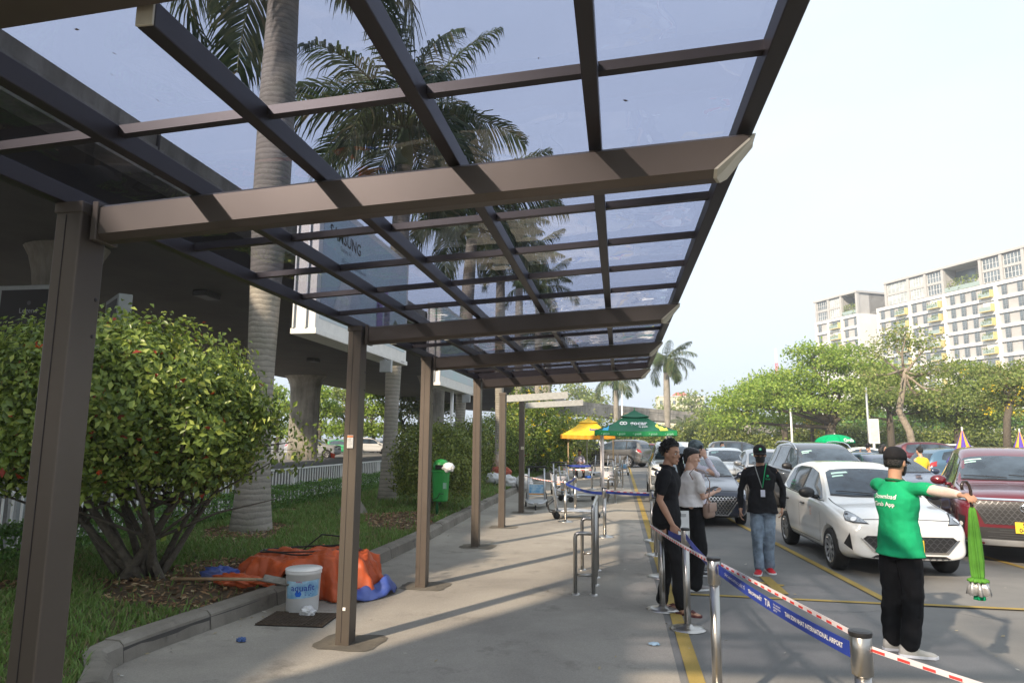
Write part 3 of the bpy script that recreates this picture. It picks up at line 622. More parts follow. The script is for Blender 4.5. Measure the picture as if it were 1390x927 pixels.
# ---- trees
def tree(x, y, z, trunk, limbs, pads, leaf, n, m, label, grp, seed, bark=None, name='tree', cat='tree', yellow=0, jit=.6, csz=None):
    """trunk: list of (x,y,z,r); pads: list of (x,y,z,rx,ry,rz) leaf masses, each fed by a limb"""
    t = thing(name, label, cat, (x, y, z), 0, grp); q = random.Random(seed); g = G(); g.smooth = True
    g.tube([p[:3] for p in trunk], [p[3] for p in trunk], 12); g.obj('trunk', bark or M_bark, t)
    g = G(); g.smooth = True; top = Vector(trunk[-1][:3]); fork = Vector(trunk[-2][:3]) if len(trunk) > 2 else top
    for i, pd in enumerate(pads[:limbs]):
        e = Vector(pd[:3])-Vector((0, 0, pd[5]*.5)); s = top.lerp(fork, q.random()*.5); r0 = trunk[-1][3]*q.uniform(.45, .75); m1 = s.lerp(e, .4)+Vector((q.uniform(-.2, .2), q.uniform(-.2, .2), (e.z-s.z)*.18)); g.tube([s, m1, s.lerp(e, .75)+Vector((0, 0, .1)), e], [r0, r0*.7, r0*.4, r0*.15], 7)
        for j in range(4):
            e2 = Vector(pd[:3])+Vector((q.uniform(-.8, .8)*pd[3], q.uniform(-.8, .8)*pd[4], q.uniform(-.3, .5)*pd[5])); s2 = m1.lerp(e, q.random()); g.tube([s2, s2.lerp(e2, .5)+Vector((0, 0, .1)), e2], [r0*.35, r0*.2, r0*.06], 5)
    g.obj('limbs', bark or M_bark, t)
    n = int(n*1.4); leaf *= 1.15; Ps = []; Ns = []; vol = [p[3]*p[4] for p in pads]; sv = sum(vol)
    for i, pd in enumerate(pads):
        a, b = clumps(pd[:3], pd[3:6], int(n*vol[i]/sv), seed*31+i, .4, low=-.35, bump=.22, clump=max(24, int(n*vol[i]/sv/9)), csize=csz or leaf*1.1); Ps.append(a); Ns.append(b)
    P = np.concatenate(Ps); Nn = np.concatenate(Ns)*[.5, .5, 1]; leafmesh('crown', P, Nn, leaf, m, t, .6, .15, jit, seed)
    if yellow:
        qq = np.random.RandomState(seed); i = qq.choice(len(P), yellow); PP = np.repeat(P[i], 14, 0)+qq.normal(0, .18, (yellow*14, 3))-[0, 0, .3]; leafmesh('blossoms', PP, np.repeat(Nn[i], 14, 0), .16, M_flow, t, .8, .1, .9, seed)
    return t
M_tl = leafmat('rain_tree_leaf', [(0, (.11, .19, .03)), (.5, (.24, .37, .055)), (.85, (.36, .47, .085)), (1, (.33, .38, .10))], .5, .4)
M_tl2 = leafmat('tree_leaf', [(0, (.09, .145, .03)), (.5, (.19, .27, .06)), (.85, (.30, .38, .09)), (1, (.25, .28, .08))], .5, .4)
M_tl3 = leafmat('dry_tree_leaf', [(0, (.10, .15, .035)), (.5, (.21, .28, .07)), (.85, (.33, .38, .12)), (1, (.30, .26, .12))], .5, .4)
def at(px, py, Y):
    """world point at distance Y (m along the walkway) seen at photo pixel px, py: used only to lay out far scenery"""
    d = cam.matrix_world.to_3x3() @ Vector((px-695, -(py-463.5), -918)); t = Y/d.y; return Vector((d.x*t, Y, CAMH+d.z*t))
def pads_from(pix, Y, base, depth):
    out = []
    for (px, py, rx, rz_) in pix:
        dy = rnd.uniform(-depth, depth); p = at(px, py, Y+dy); s = (Y+dy)/918; out.append((p.x-base[0], p.y-base[1], p.z, rx*s*.92, rx*s*.85, rz_*s*.62))
    return out
def farpix(bx, Y, trunkpx, pix, depth, **k):
    b = at(bx, 600, Y); base = (b.x, Y); s = Y/918
    tr = [((at(px, py, Y).x-b.x), 0 if i == 0 else rnd.uniform(-.2, .2), at(px, py, Y).z, r) for i, (px, py, r) in enumerate(trunkpx)]; tr[0] = (0, 0, -.1, tr[0][3])
    return tree(b.x, Y, 0, tr, k.pop('limbs', 12), pads_from(pix, Y, base, depth), **k)
GT = 'trees behind the car park'
# layered umbrella-shaped trees (tiers of foliage)
farpix(1128, 62, [(1128, 612, .5), (1127, 590, .42), (1128, 573, .38)], [(1010, 545, 45, 11), (1040, 528, 45, 10), (1000, 572, 38, 9), (1075, 512, 48, 11), (1120, 496, 48, 12), (1165, 500, 48, 12), (1130, 528, 60, 12), (1180, 525, 46, 11), (1075, 550, 50, 9), (1170, 552, 40, 9), (1205, 515, 38, 12), (1100, 478, 36, 10), (1145, 478, 36, 10), (1048, 570, 34, 8), (1120, 550, 40, 8)], 2.6, leaf=.24, n=15000, m=M_tl, label='broad dark-trunked tree with layered flat foliage, left of the crooked bare tree', grp=GT, seed=41)
farpix(1066, 74, [(1066, 610, .36), (1066, 590, .32), (1062, 578, .28)], [(1000, 562, 36, 9), (1030, 545, 40, 10), (1070, 540, 42, 10), (985, 548, 26, 7), (1045, 520, 36, 9), (1085, 565, 30, 8), (1020, 532, 36, 9)], 2, leaf=.26, n=6000, m=M_tl, label='slimmer layered tree at the left end of the tree row', grp=GT, seed=42, yellow=14)
farpix(1243, 44, [(1243, 618, .22), (1236, 585, .2), (1222, 558, .19), (1226, 530, .17), (1228, 500, .13)], [(1180, 510, 22, 12), (1215, 465, 24, 12), (1255, 470, 18, 12), (1200, 530, 18, 12), (1228, 450, 14, 9), (1265, 505, 24, 15), (1285, 535, 24, 14), (1250, 540, 20, 14), (1190, 480, 18, 9), (1290, 500, 14, 9)], 1.4, leaf=.17, n=2300, m=M_tl3, label='crooked pale-barked tree with sparse leaves and bare forking branches', grp=GT, seed=43, bark=M_bark2, jit=.9, csz=.35)
farpix(1210, 58, [(1210, 615, .32), (1210, 580, .26), (1206, 560, .2)], [(1190, 540, 34, 18), (1235, 545, 34, 18), (1210, 515, 36, 20), (1165, 560, 24, 14), (1262, 556, 28, 16)], 2, leaf=.24, n=5200, m=M_tl2, label='straight brown-trunked tree just left of the crooked one', grp=GT, seed=44)
farpix(1300, 60, [(1300, 615, .3), (1300, 580, .24), (1302, 555, .2)], [(1290, 545, 40, 20), (1335, 530, 44, 20), (1310, 505, 30, 14), (1265, 565, 28, 14), (1350, 560, 36, 16), (1320, 575, 30, 12)], 2, leaf=.24, n=6500, m=M_tl2, label='leafy green tree behind the striped folded parasol', grp=GT, seed=45)
farpix(1364, 46, [(1364, 615, .24), (1366, 570, .2), (1372, 545, .18)], [(1370, 520, 34, 18), (1400, 505, 34, 20), (1345, 545, 30, 14), (1390, 545, 34, 16), (1420, 530, 34, 20), (1340, 505, 24, 8)], 1.8, leaf=.18, n=5200, m=M_tl3, label='yellow blossoming tree cut by the right edge of the view', grp=GT, seed=46, yellow=36)
farpix(1102, 70, [(1102, 610, .2), (1103, 585, .17), (1102, 570, .15)], [(1090, 568, 22, 8), (1112, 572, 22, 9), (1125, 580, 16, 6)], 1, leaf=.22, n=1500, m=M_tl2, label='small tree hung with yellow blossom under the broad layered tree', grp=GT, seed=47, yellow=26)
farpix(1155, 95, [(1155, 605, .3), (1155, 580, .25), (1155, 560, .2)], [(1150, 576, 40, 13), (1210, 574, 44, 14), (1270, 574, 48, 15), (1340, 572, 44, 15), (1390, 572, 40, 15)], 5, leaf=.42, n=6500, m=M_hedge, label='dense dark green tree mass filling the gap behind the tree row', grp=GT, seed=48)
farpix(963, 88, [(963, 608, .2), (963, 590, .17), (960, 578, .15)], [(950, 578, 20, 7), (985, 584, 24, 7), (968, 565, 22, 8)], 2, leaf=.3, n=1900, m=M_tl3, label='low sparse tree left of the layered trees before the ramp', grp=GT, seed=49)
farpix(938, 165, [(938, 600, .4), (938, 575, .3), (938, 560, .25)], [(905, 556, 13, 9), (938, 545, 18, 12), (950, 560, 18, 8), (922, 562, 14, 7)], 4, leaf=.7, n=900, m=M_tl3, label='pale leafy tree in front of the cream building', grp=GT, seed=50)
farpix(800, 130, [(800, 600, .35), (800, 565, .3), (800, 550, .22)], [(790, 538, 18, 12), (805, 545, 20, 8), (820, 560, 20, 6), (775, 530, 16, 14)], 4, leaf=.55, n=1200, m=M_tl3, label='thin tree above the yellow gazebo rising behind the viaduct bend', grp=GT, seed=51)
# trees seen under the viaduct
GV = 'trees beyond the viaduct'
for i, (px, Y, w_, lb) in enumerate(((432, 74, 1, 'sunlit tree under the viaduct, just right of the left pier'), (470, 82, 1.1, 'sunlit tree under the viaduct, behind the silver van'), (505, 78, .9, 'sunlit tree under the viaduct, left of the second palm'), (545, 80, .9, 'sunlit tree under the viaduct, hidden partly by the second palm'), (375, 76, 1, 'sunlit tree under the viaduct, left of the left pier'), (590, 88, .8, 'sunlit tree under the viaduct, above the clipped shrub'))):
    farpix(px, Y, [(px, 608, .28), (px+3, 585, .24), (px, 570, .2)], [(px-14, 560, 17, 14), (px+14, 556, 18, 15), (px, 536, 17, 13), (px-6, 582, 16, 9), (px+20, 584, 16, 9), (px-20, 535, 12, 10)], 2, leaf=.34, n=2600, m=M_tl3 if i % 2 else M_tl, label=lb, grp=GV, seed=60+i)
# clipped round bushes along the far side of the car park
GB = 'round bushes along the far edge of the car park'
k = 0
for i, px in enumerate(range(840, 1420, 31)):
    nm = ['leftmost', 'second', 'third', 'fourth', 'fifth', 'sixth', 'seventh', 'eighth', 'ninth', 'tenth', 'eleventh', 'twelfth', 'thirteenth', 'fourteenth', 'fifteenth', 'sixteenth', 'seventeenth', 'eighteenth', 'nineteenth'][i]
    Y = 80-.02*(px-840); p = at(px+rnd.uniform(-4, 4), 612, Y); r = rnd.uniform(1.25, 1.75)
    bush(p.x, Y, -.1, (r*1.05, r, r), '%s from the left of the round bushes bordering the far car park' % nm, 3200, .25, M_bush, 80+i, grp=GB, name='round_bush', lift=.25, stem=0, bump=.06)

# palm and tree added out of view behind the camera to shade the foreground
GB2 = 'trees added behind the viewpoint for shade'
palm(-6.0, -3.4, .1, 8.5, .3, 'royal palm added unseen behind the viewpoint to shade the walkway', 18, 3.2, 71, spread=1.3, grp='royal palms')
tree(.5, -12, 0, [(0, 0, 0, .45), (.1, 0, 3, .36), (0, .1, 5, .3)], 9, [(-3.2, 0, 9, 4, 4, 2.2), (-2.5, -2, 14, 4, 4, 2.2), (0, 0, 8, 4, 4, 2), (3, 1, 10, 4, 4, 2), (-2.2, -1, 11, 3.2, 3.2, 2), (1, -3, 13, 4, 4, 2), (4, 3, 7.5, 3, 3, 1.6), (5, -1, 13, 3.5, 3.5, 2), (0, 1, 15.5, 3.6, 3.6, 1.5)], .42, 5200, M_tl2, 'tall tree added unseen behind the viewpoint to shade the car park', GB2, 72)
# ================================================================ vehicles
M_tyre = mat('tyre_rubber', (.018, .018, .018), .85, var=.2, vs=12, bump=.2, bs=60)
M_rim = mat('wheel_alloy', (.55, .55, .56), .28, .9, var=.04)
M_black = mat('black_trim', (.015, .015, .016), .45, var=.1, bump=.05)
M_dark = mat('dark_void', (.004, .004, .004), .9)
M_chrome = mat('chrome', (.8, .8, .8), .12, 1., var=.02)
M_win = mat('vehicle_glass', (.012, .020, .030), .04, 0, vs=2.2, spec=.75, col2=(.07, .10, .135))  # blue mottling in the base colour imitates sky reflected in the glass
M_lamp = mat('headlamp', (.34, .36, .38), .12, .65, var=.35, vs=22, coat=1., bump=.5, bs=35)
M_lens = mat('lamp_lens', (.9, .92, .95), .08, .3, var=.1, coat=1.)
M_plate = mat('plate_yellow', (.72, .50, .03), .5, var=.04)
M_platew = mat('plate_white', (.75, .75, .73), .5, var=.04)
M_ink = mat('black_ink', (.02, .02, .02), .6)
M_tail = mat('tail_lamp', (.35, .01, .01), .15, coat=1.)
M_stick = mat('windscreen_sticker', (.45, .68, .62), .5, var=.1)
M_wprint = mat('white_print', (.8, .8, .8), .6)
def paint(name, c, met=.0, rough=.28): return mat('paint_'+name, c, rough, met, var=.03, vs=2, coat=1., spec=.5)
def lerp_tab(tab, s):
    for (a, b), (c, d) in zip(tab, tab[1:]):
        if s <= c: return b+(d-b)*max(0, (s-a))/(c-a)
    return tab[-1][1]
KINDS = dict(
 hatch=dict(L=3.8, W=1.68, wb=(.72, 3.17), r=.295, top=[(0, .71), (.06, .78), (.2, .845), (.45, .895), (.8, .93), (.98, .975), (1.4, 1.25), (1.72, 1.43), (2.1, 1.50), (2.7, 1.505), (3.2, 1.45), (3.5, 1.32), (3.68, 1.06), (3.76, .95), (3.8, .8)],
   belt=[(0, .63), (.2, .76), (.8, .89), (1.1, .93), (3.5, 1.04), (3.8, .78)], inset=.19, bot=.2,
   side=[[(1.14, .965), (1.42, 1.155), (1.75, 1.345), (2.12, 1.415), (2.16, .985)], [(2.23, .99), (2.2, 1.42), (2.75, 1.42), (3.1, 1.36), (3.22, 1.2), (3.27, 1.09), (3.0, 1.03)]],
   wind=(1.0, 1.66, .66, .53), head=.72),
 mpv=dict(L=4.6, W=1.84, wb=(.86, 3.66), r=.345, top=[(0, .95), (.06, 1.04), (.25, 1.09), (.6, 1.12), (1.0, 1.15), (1.2, 1.18), (1.6, 1.42), (1.98, 1.62), (2.4, 1.73), (3.2, 1.76), (4.1, 1.72), (4.35, 1.55), (4.5, 1.2), (4.57, 1.05), (4.6, .85)],
   belt=[(0, .86), (.2, .96), (1.0, 1.05), (1.4, 1.07), (4.2, 1.14), (4.6, .85)], inset=.20, bot=.24,
   side=[[(1.40, 1.10), (1.7, 1.32), (2.02, 1.55), (2.45, 1.63), (2.5, 1.11)], [(2.57, 1.11), (2.53, 1.64), (3.4, 1.65), (3.45, 1.14)], [(3.52, 1.14), (3.48, 1.65), (4.1, 1.60), (4.22, 1.3), (4.1, 1.18)]],
   wind=(1.22, 1.93, .77, .64), head=.92),
 sedan=dict(L=4.4, W=1.73, wb=(.82, 3.42), r=.30, top=[(0, .68), (.06, .75), (.25, .82), (.6, .88), (1.0, .94), (1.2, .98), (1.6, 1.2), (2.0, 1.38), (2.4, 1.46), (2.9, 1.46), (3.3, 1.39), (3.75, 1.16), (3.95, 1.06), (4.25, 1.03), (4.36, .95), (4.4, .75)],
   belt=[(0, .6), (.2, .74), (1.0, .88), (1.4, .91), (3.9, 1.0), (4.4, .75)], inset=.2, bot=.18,
   side=[[(1.42, .955), (1.75, 1.16), (2.05, 1.29), (2.45, 1.375), (2.5, .97)], [(2.57, .97), (2.53, 1.38), (3.05, 1.36), (3.5, 1.17), (3.6, 1.03), (3.3, .99)]],
   wind=(1.22, 1.95, .68, .55), head=.70))
def poly_cut(poly, step):
    bm = bmesh.new(); f = bm.faces.new([bm.verts.new((p[0], p[1], 0)) for p in poly])
    for ax in (0, 1):
        lo, hi = min(p[ax] for p in poly), max(p[ax] for p in poly); k = lo+step
        while k < hi-.2*step:
            co = Vector((k, 0, 0)) if ax == 0 else Vector((0, k, 0)); no = Vector((1, 0, 0)) if ax == 0 else Vector((0, 1, 0))
            bmesh.ops.bisect_plane(bm, geom=bm.verts[:]+bm.edges[:]+bm.faces[:], plane_co=co, plane_no=no); k += step
    bm.verts.ensure_lookup_table(); bm.verts.index_update(); r = ([v.co.copy() for v in bm.verts], [[v.index for v in f.verts] for f in bm.faces]); bm.free(); return r
class Skin:
    """lays flat 2-D pieces onto a curved mesh: windows, lamps, lettering, seams"""
    def __init__(s, me):
        s.t = BVHTree.FromPolygons([v.co for v in me.vertices], [tuple(p.vertices) for p in me.polygons])
    def put(s, g, vf, M, d, off=.004, far=3.):
        """vf: (verts, faces) in the plane; M places that plane in space; d: projection direction"""
        d = Vector(d).normalized(); out = []; ok = []
        for v in vf[0]:
            p = M @ Vector((v[0], v[1], 0)); h = s.t.ray_cast(p-d*far, d, far*2+2)
            if h[0] is None: h = s.t.find_nearest(p); 
            n = h[1] if h[1].dot(d) < 0 else -h[1]
            out.append(h[0]+n*off*.6-d*off*.5)
        g.add(out, vf[1])
    def poly(s, g, P, M, d, off=.004, step=.05): s.put(g, poly_cut(P, step), M, d, off)
    def text(s, g, t, size, M, d, off=.006, **k): s.put(g, textmesh(t, size, **k), M, d, off)
_body = {}
def car_body(kind):
    if kind in _body: return _body[kind]
    K = KINDS[kind]; L, W = K['L'], K['W']; rings = []
    ss = [0, .04, .12, .3, .55, .8, 1.0] + [1.0+(L-1.6)*i/14 for i in range(1, 14)] + [L-.6, L-.42, L-.25, L-.12, L-.04, L]
    wf = [(0, .79), (.04, .87), (.12, .925), (.3, .97), (.6, .985), (1.0, 1), (L-.9, 1), (L-.35, .96), (L-.1, .89), (L, .80)]
    def ring(s, k=1.):
        w_ = W/2*lerp_tab(wf, s); zt = lerp_tab(K['top'], s); zb = K['bot']+(.06 if s < .15 or s > L-.15 else 0); be = min(lerp_tab(K['belt'], s), zt-.04); gh = max(0, min(1, (zt-be)/.5)); ins = K['inset']
        zm = be*.62+zb*.38
        H = [(0, zb), (w_*.7, zb), (w_*.955, zb+.03), (w_*1.0, zb+(be-zb)*.32), (w_*.975, zb+(be-zb)*.6), (w_*1.0, be-.09), (w_*.965, be), (w_*(.93-.30*ins*gh), be+(zt-be)*.18*gh+.005), (w_*(.95-1.05*ins*gh-.05), be+(zt-be)*.86), (w_*(.82-.9*ins*gh), zt-.012), (w_*.45, zt+.012), (0, zt+.018)]
        pts = H + [(-x, z) for x, z in reversed(H[1:-1])]; cz = (zt+zb)/2
        return [(x*k, s-L/2, cz+(z-cz)*k) for x, z in pts]
    rings.append([(x, y+.02, z) for x, y, z in ring(0, .6)]); rings[-1] = [(x, -L/2-.015, z) for x, y, z in rings[-1]]
    for s in ss: rings.append(ring(s))
    rings.append([(x, L/2+.012, z) for x, y, z in ring(L, .6)])
    g = G(); g.smooth = True; g.loft(rings); me = g.mesh('b', [M_black, M_dark])
    me = evalmesh(me, [('SUBSURF', dict(levels=2, render_levels=2))])
    c = G(); c.mi = 1
    for s in K['wb']:
        for sx in (-1, 1): c.cyl((sx*W*.30, s-L/2, K['r']*.98), (sx*W*.62, s-L/2, K['r']*.98), K['r']*1.16, n=40)
    me2 = evalmesh(me, [('BOOLEAN', dict(operation='DIFFERENCE', solver='EXACT', other=c.mesh('c', [M_black, M_dark])))])
    for p in me2.polygons:
        n = p.normal; p.use_smooth = True
    _body[kind] = (me2, Skin(me)); return _body[kind]
def wheel_parts(K, parent, x, s, left, spokes=9):
    L = K['L']; r = K['r']; sx = -1 if left else 1; w_ = .19; T = Matrix.Translation((x, s-L/2, r)) @ Matrix.Rotation(PI/2*sx, 4, 'Y')
    g = G(); g.smooth = True; g.T = T; g.lathe((0, 0, 0), [(r*.66, -w_), (r*.93, -w_), (r, -w_*.85), (r, -.025), (r*.94, .0), (r*.72, .004), (r*.66, -.02)], 36); wh = g.obj('wheel', M_tyre, parent)
    g = G(); g.T = T; g.smooth = True; g.lathe((0, 0, 0), [(r*.66, -.10), (r*.69, .003), (r*.64, .003), (r*.60, -.05), (r*.60, -.1)], 36); g.smooth = False
    for i in range(spokes):
        a = 2*PI*i/spokes; c, q = math.cos(a), math.sin(a); c2, q2 = math.cos(a+.16), math.sin(a+.16)
        w1, w2 = r*.055, r*.095; g.add([(c*.1*r-q*w1, q*.1*r+c*w1, -.012), (c*.1*r+q*w1, q*.1*r-c*w1, -.012), (c2*.64*r+q2*w2*.6, q2*.64*r-c2*w2*.6, .0), (c2*.64*r-q2*w2, q2*.64*r+c2*w2, .0), (c*.1*r-q*w1, q*.1*r+c*w1, -.04), (c*.1*r+q*w1, q*.1*r-c*w1, -.04), (c2*.64*r+q2*w2*.6, q2*.64*r-c2*w2*.6, -.035), (c2*.64*r-q2*w2, q2*.64*r+c2*w2, -.035)], [(0, 1, 2, 3), (0, 4, 5, 1), (1, 5, 6, 2), (2, 6, 7, 3), (3, 7, 4, 0)])
    g.lathe((0, 0, -.02), [(0.02, -.02), (r*.15, -.02), (r*.15, .012), (.01, .018)], 14); g.obj('rim', M_rim, wh)
    g = G(); g.T = T; g.lathe((0, 0, 0), [(.01, -.075), (r*.60, -.075), (r*.60, -.07), (.01, -.07)], 24); g.obj('brake_disc', M_dark, wh)
FR = lambda y: frame((0, y, 0), (1, 0, 0), (0, 0, 1))        # front plane: u = x, v = z
def car(kind, pm, label, loc, rz, face='hatch', cat='car', grp='cars in the car park', plate=None, pmat=None, rails=False, detail=2, sc=.94, blackpillar=False, name='parked_car', sticker=True):
    K = KINDS[kind]; L, W = K['L'], K['W']; me, sk = car_body(kind)
    t = thing(name, label, cat, loc, rz, grp); t.scale = (sc, sc, sc)
    me = me.copy(); me.materials.clear(); me.materials.append(pm); me.materials.append(M_dark); o = bpy.data.objects.new('body', me); COL.objects.link(o); o.parent = t; body = o
    o['_c'] = 1; del o['_c']
    Fd = (0, 1, 0); Bd = (0, -1, 0); Y = lambda s: s-L/2
    # side glass, seams, handles
    for sx in (-1, 1):
        Mx = frame((0, -L/2, 0), (0, 1, 0), (0, 0, 1)); d = (-sx, 0, 0)
        g = G(); P = [p for w_ in K['side'] for p in w_]
        allp = K['side'][0][:3]+[K['side'][0][3]]+K['side'][-1][2:-1] if False else None
        for i, w_ in enumerate(K['side']):
            g = G(); g.smooth = True; sk.poly(g, w_, Mx, d, .006, .09); win = g.obj('side_window', M_win, body)
        a = K['side'][0]; b = K['side'][-1]
        # black surround between the panes and under them
        g = G(); 
        lo = [(w_[0], w_[-1]) for w_ in K['side']]
        bx = [(K['side'][0][-1][0]-.01, a[-1][1]), (K['side'][1][0][0]+.01, K['side'][1][0][1]), (K['side'][1][1][0]+.01, K['side'][1][1][1]-.005), (K['side'][0][-2][0]-.01, K['side'][0][-2][1])]
        sk.poly(g, bx, Mx, d, .004, .1)
        if len(K['side']) > 2: sk.poly(g, [(K['side'][1][-1][0]-.01, K['side'][1][-1][1]), (K['side'][2][0][0]+.01, K['side'][2][0][1]), (K['side'][2][1][0]+.01, K['side'][2][1][1]-.005), (K['side'][1][-2][0]-.01, K['side'][1][-2][1])], Mx, d, .004, .1)
        g.obj('window_pillar', M_black, body)
        if detail > 1:
            def ln(p, w_=.008):
                g_ = []
                for (x0, y0), (x1, y1) in zip(p, p[1:]):
                    n = Vector((y0-y1, x1-x0)).normalized()*w_/2; g_.append([(x0-n.x, y0-n.y), (x1-n.x, y1-n.y), (x1+n.x, y1+n.y), (x0+n.x, y0+n.y)])
                return g_
            f0 = K['side'][0][0]; md = (K['side'][0][-1][0]+K['side'][1][0][0])/2; re = K['side'][1][-1][0]+(.12 if kind != 'mpv' else .05); zl = K['bot']+.13
            g = G()
            for q in ln([(f0[0]-.02, f0[1]-.03), (f0[0]-.05, .65), (f0[0]-.02, zl+.06), (f0[0]+.05, zl)])+ln([(md, f0[1]), (md+.01, .6), (md, zl)])+ln([(re+.02, 1.0), (re+.03, .85), (re-.12, .62), (re-.22, zl+.1), (re-.3, zl)])+ln([(f0[0]+.05, zl), (re-.3, zl)])+ln([(f0[0]-.1, f0[1]-.02), (md, a[-1][1]-.008), (re+.05, K['side'][-1][-1][1]-.005)], .012):
                sk.poly(g, q, Mx, d, .002, .12)
            g.obj('door_seams', M_dark, body)
            for hx in (md-.25, re-.22):
                g = G(); g.smooth = True; hz = K['side'][0][-1][1]-.14; h = sk.t.ray_cast(Vector((sx*3, Y(hx), hz)), Vector((-sx, 0, 0)))[0]
                if h: g.tube([(h.x+sx*.0, Y(hx)-.09, hz), (h.x+sx*.028, Y(hx)-.06, hz), (h.x+sx*.028, Y(hx)+.06, hz), (h.x+sx*.0, Y(hx)+.09, hz)], .013, 6); g.obj('door_handle', M_black if kind == 'hatch' else M_chrome, body)
        # mirror
        mx, mz = K['side'][0][0][0]+.2, K['side'][0][0][1]+.06; h = sk.t.ray_cast(Vector((sx*3, Y(mx), mz-.03)), Vector((-sx, 0, 0)))[0]; hx = h.x if h else sx*W*.43
        g = G(); g.smooth = True; g.ball((hx+sx*.19, Y(mx)-.03, mz+.03), (.125, .075, .085), 16, 10); g.tube([(hx-sx*.01, Y(mx), mz-.04), (hx+sx*.1, Y(mx), mz-.03)], .03, 8); mr = g.obj('mirror', M_black if face in ('hatch', 'dark') else pm, body)
        # lower sill trim
        for s in K['wb']: wheel_parts(K, t, sx*(W/2-.012), s, sx < 0, 7 if kind == 'mpv' else 9)
        if rails:
            g = G(); g.smooth = True; z = lerp_tab(K['top'], 2.6)
            P = []
            for i in range(9):
                s = 1.95+(L-.6-1.95)*i/8; zt = lerp_tab(K['top'], s); P.append((sx*W*.36, Y(s), zt+.03-(0 if 0 < i < 8 else .05)))
            g.tube(P, .018, 6); g.obj('roof_rail', M_chrome if rails == 2 else M_black, body)
    # windscreen
    s0, s1, w0, w1 = K['wind']; z0, z1 = lerp_tab(K['top'], s0)+.03, lerp_tab(K['top'], s1)-.012
    def topput(g, P, m=None, off=.005, step=.1): sk.poly(g, P, frame((0, -L/2, 3), (1, 0, 0), (0, 1, 0)), (0, 0, -1), off, step)
    g = G(); g.smooth = True; topput(g, [(-w0, s0+.08), (-w0*.55, s0+.015), (0, s0), (w0*.55, s0+.015), (w0, s0+.08), (w1+.02, s1-.04), (w1-.06, s1+.01), (0, s1+.03), (-w1+.06, s1+.01), (-w1-.02, s1-.04)]); win = g.obj('windscreen', M_win, body)
    g = G(); topput(g, [(-w0, s0+.07), (-w0*.55, s0+.005), (0, s0-.01), (w0*.55, s0+.005), (w0, s0+.07), (w0*.98, s0+.11), (w0*.55, s0+.05), (0, s0+.035), (-w0*.55, s0+.05), (-w0*.98, s0+.11)], off=.007); g.obj('windscreen_cowl', M_black, body)
    if detail > 1:
        g = G()
        for a, b in (((-.05, s0+.06), (-w0*.85, s0+.14)), ((.5, s0+.09), (-.02, s0+.14))):
            P = []
            for i in range(6):
                x = a[0]+(b[0]-a[0])*i/5; s = a[1]+(b[1]-a[1])*i/5; h = sk.t.ray_cast(Vector((x, Y(s), 3)), Vector((0, 0, -1)))[0]; P.append(h+Vector((0, -.01, .02)))
            g.tube(P, .007, 5)
        g.obj('wipers', M_black, body)
        if sticker:
            g = G(); q = w1*.92; sq = s1-.10
            topput(g, [(-q, sq-.03), (-q+.26, sq-.01), (-q+.25, sq+.03), (-q+.01, sq+.015)], off=.008, step=.06)
            topput(g, [(-q-.01, sq-.10), (-q+.17, sq-.085), (-q+.165, sq-.05), (-q+.0, sq-.065)], off=.008, step=.06); g.obj('windscreen_sticker', M_stick, win)
        # bonnet shut line
        g = G(); h = K['head']
        for sx in (-1, 1): topput(g, [(sx*W*.395, .42), (sx*W*.40, .42), (sx*W*.425, s0+.02), (sx*W*.417, s0+.02)], off=.002, step=.15)
        sk.poly(g, [(-W*.36, h+.055), (0, h+.075), (W*.36, h+.055), (W*.36, h+.062), (0, h+.082), (-W*.36, h+.062)], FR(-L), Fd, .003, .12)
        g.obj('bonnet_seam', M_dark, body)
    # front end
    def fp(nm, P, m, off=.006, mir=False, par=None, step=.05, sub=None, d=Fd):
        if nm == 'headlight': fp('headlight_bezel', P, M_black, off*.6, mir, None, step, None, d); cx_, cz_ = sum(p[0] for p in P)/len(P), sum(p[1] for p in P)/len(P); P = [(cx_+(x-cx_)*.90, cz_+(z-cz_)*.84) for x, z in P]
        r = None
        for sx in ((1, -1) if mir else (1,)):
            g = G(); g.smooth = True; sk.poly(g, [(x*sx, z) for x, z in (P if sx > 0 else reversed(P))], FR(-L/2+.22), (d[0]*sx, d[1], d[2]), off, step); r = g.obj(nm, m, par or body)
        return r
    def mesh_grid(P, du, dv, m, par, wire=.008, off=.011, diamond=True):
        """raised lattice inside polygon P"""
        xs = [p[0] for p in P]; zs = [p[1] for p in P]; g = G()
        def inside(x, z):
            c = False; n = len(P)
            for i in range(n):
                x0, z0_ = P[i]; x1, z1_ = P[(i+1) % n]
                if (z0_ > z) != (z1_ > z) and x < (x1-x0)*(z-z0_)/(z1_-z0_)+x0: c = not c
            return c
        def seg(a, b):
            if inside(*a) and inside(*b):
                n = Vector((a[1]-b[1], b[0]-a[0])).normalized()*wire/2; sk.put(g, ([(a[0]-n.x, a[1]-n.y), (b[0]-n.x, b[1]-n.y), (b[0]+n.x, b[1]+n.y), (a[0]+n.x, a[1]+n.y)], [(0, 1, 2, 3)]), FR(-L), Fd, off)
        z = min(zs); r = 0
        while z < max(zs):
            x = min(xs)+(du/2 if r % 2 else 0)
            while x < max(xs):
                if diamond: seg((x, z), (x+du/2, z+dv)); seg((x+du/2, z+dv), (x+du, z)); seg((x+du*.5, z+dv), (x+du*.5, z+dv*1.35))
                else: seg((x, z), (x+du, z))
                x += du
            z += dv*(1.35 if diamond else 1); r += 1
        g.obj('lattice', m, par)
    mid = mat('grille_grey', (.10, .10, .105), .35, .6)
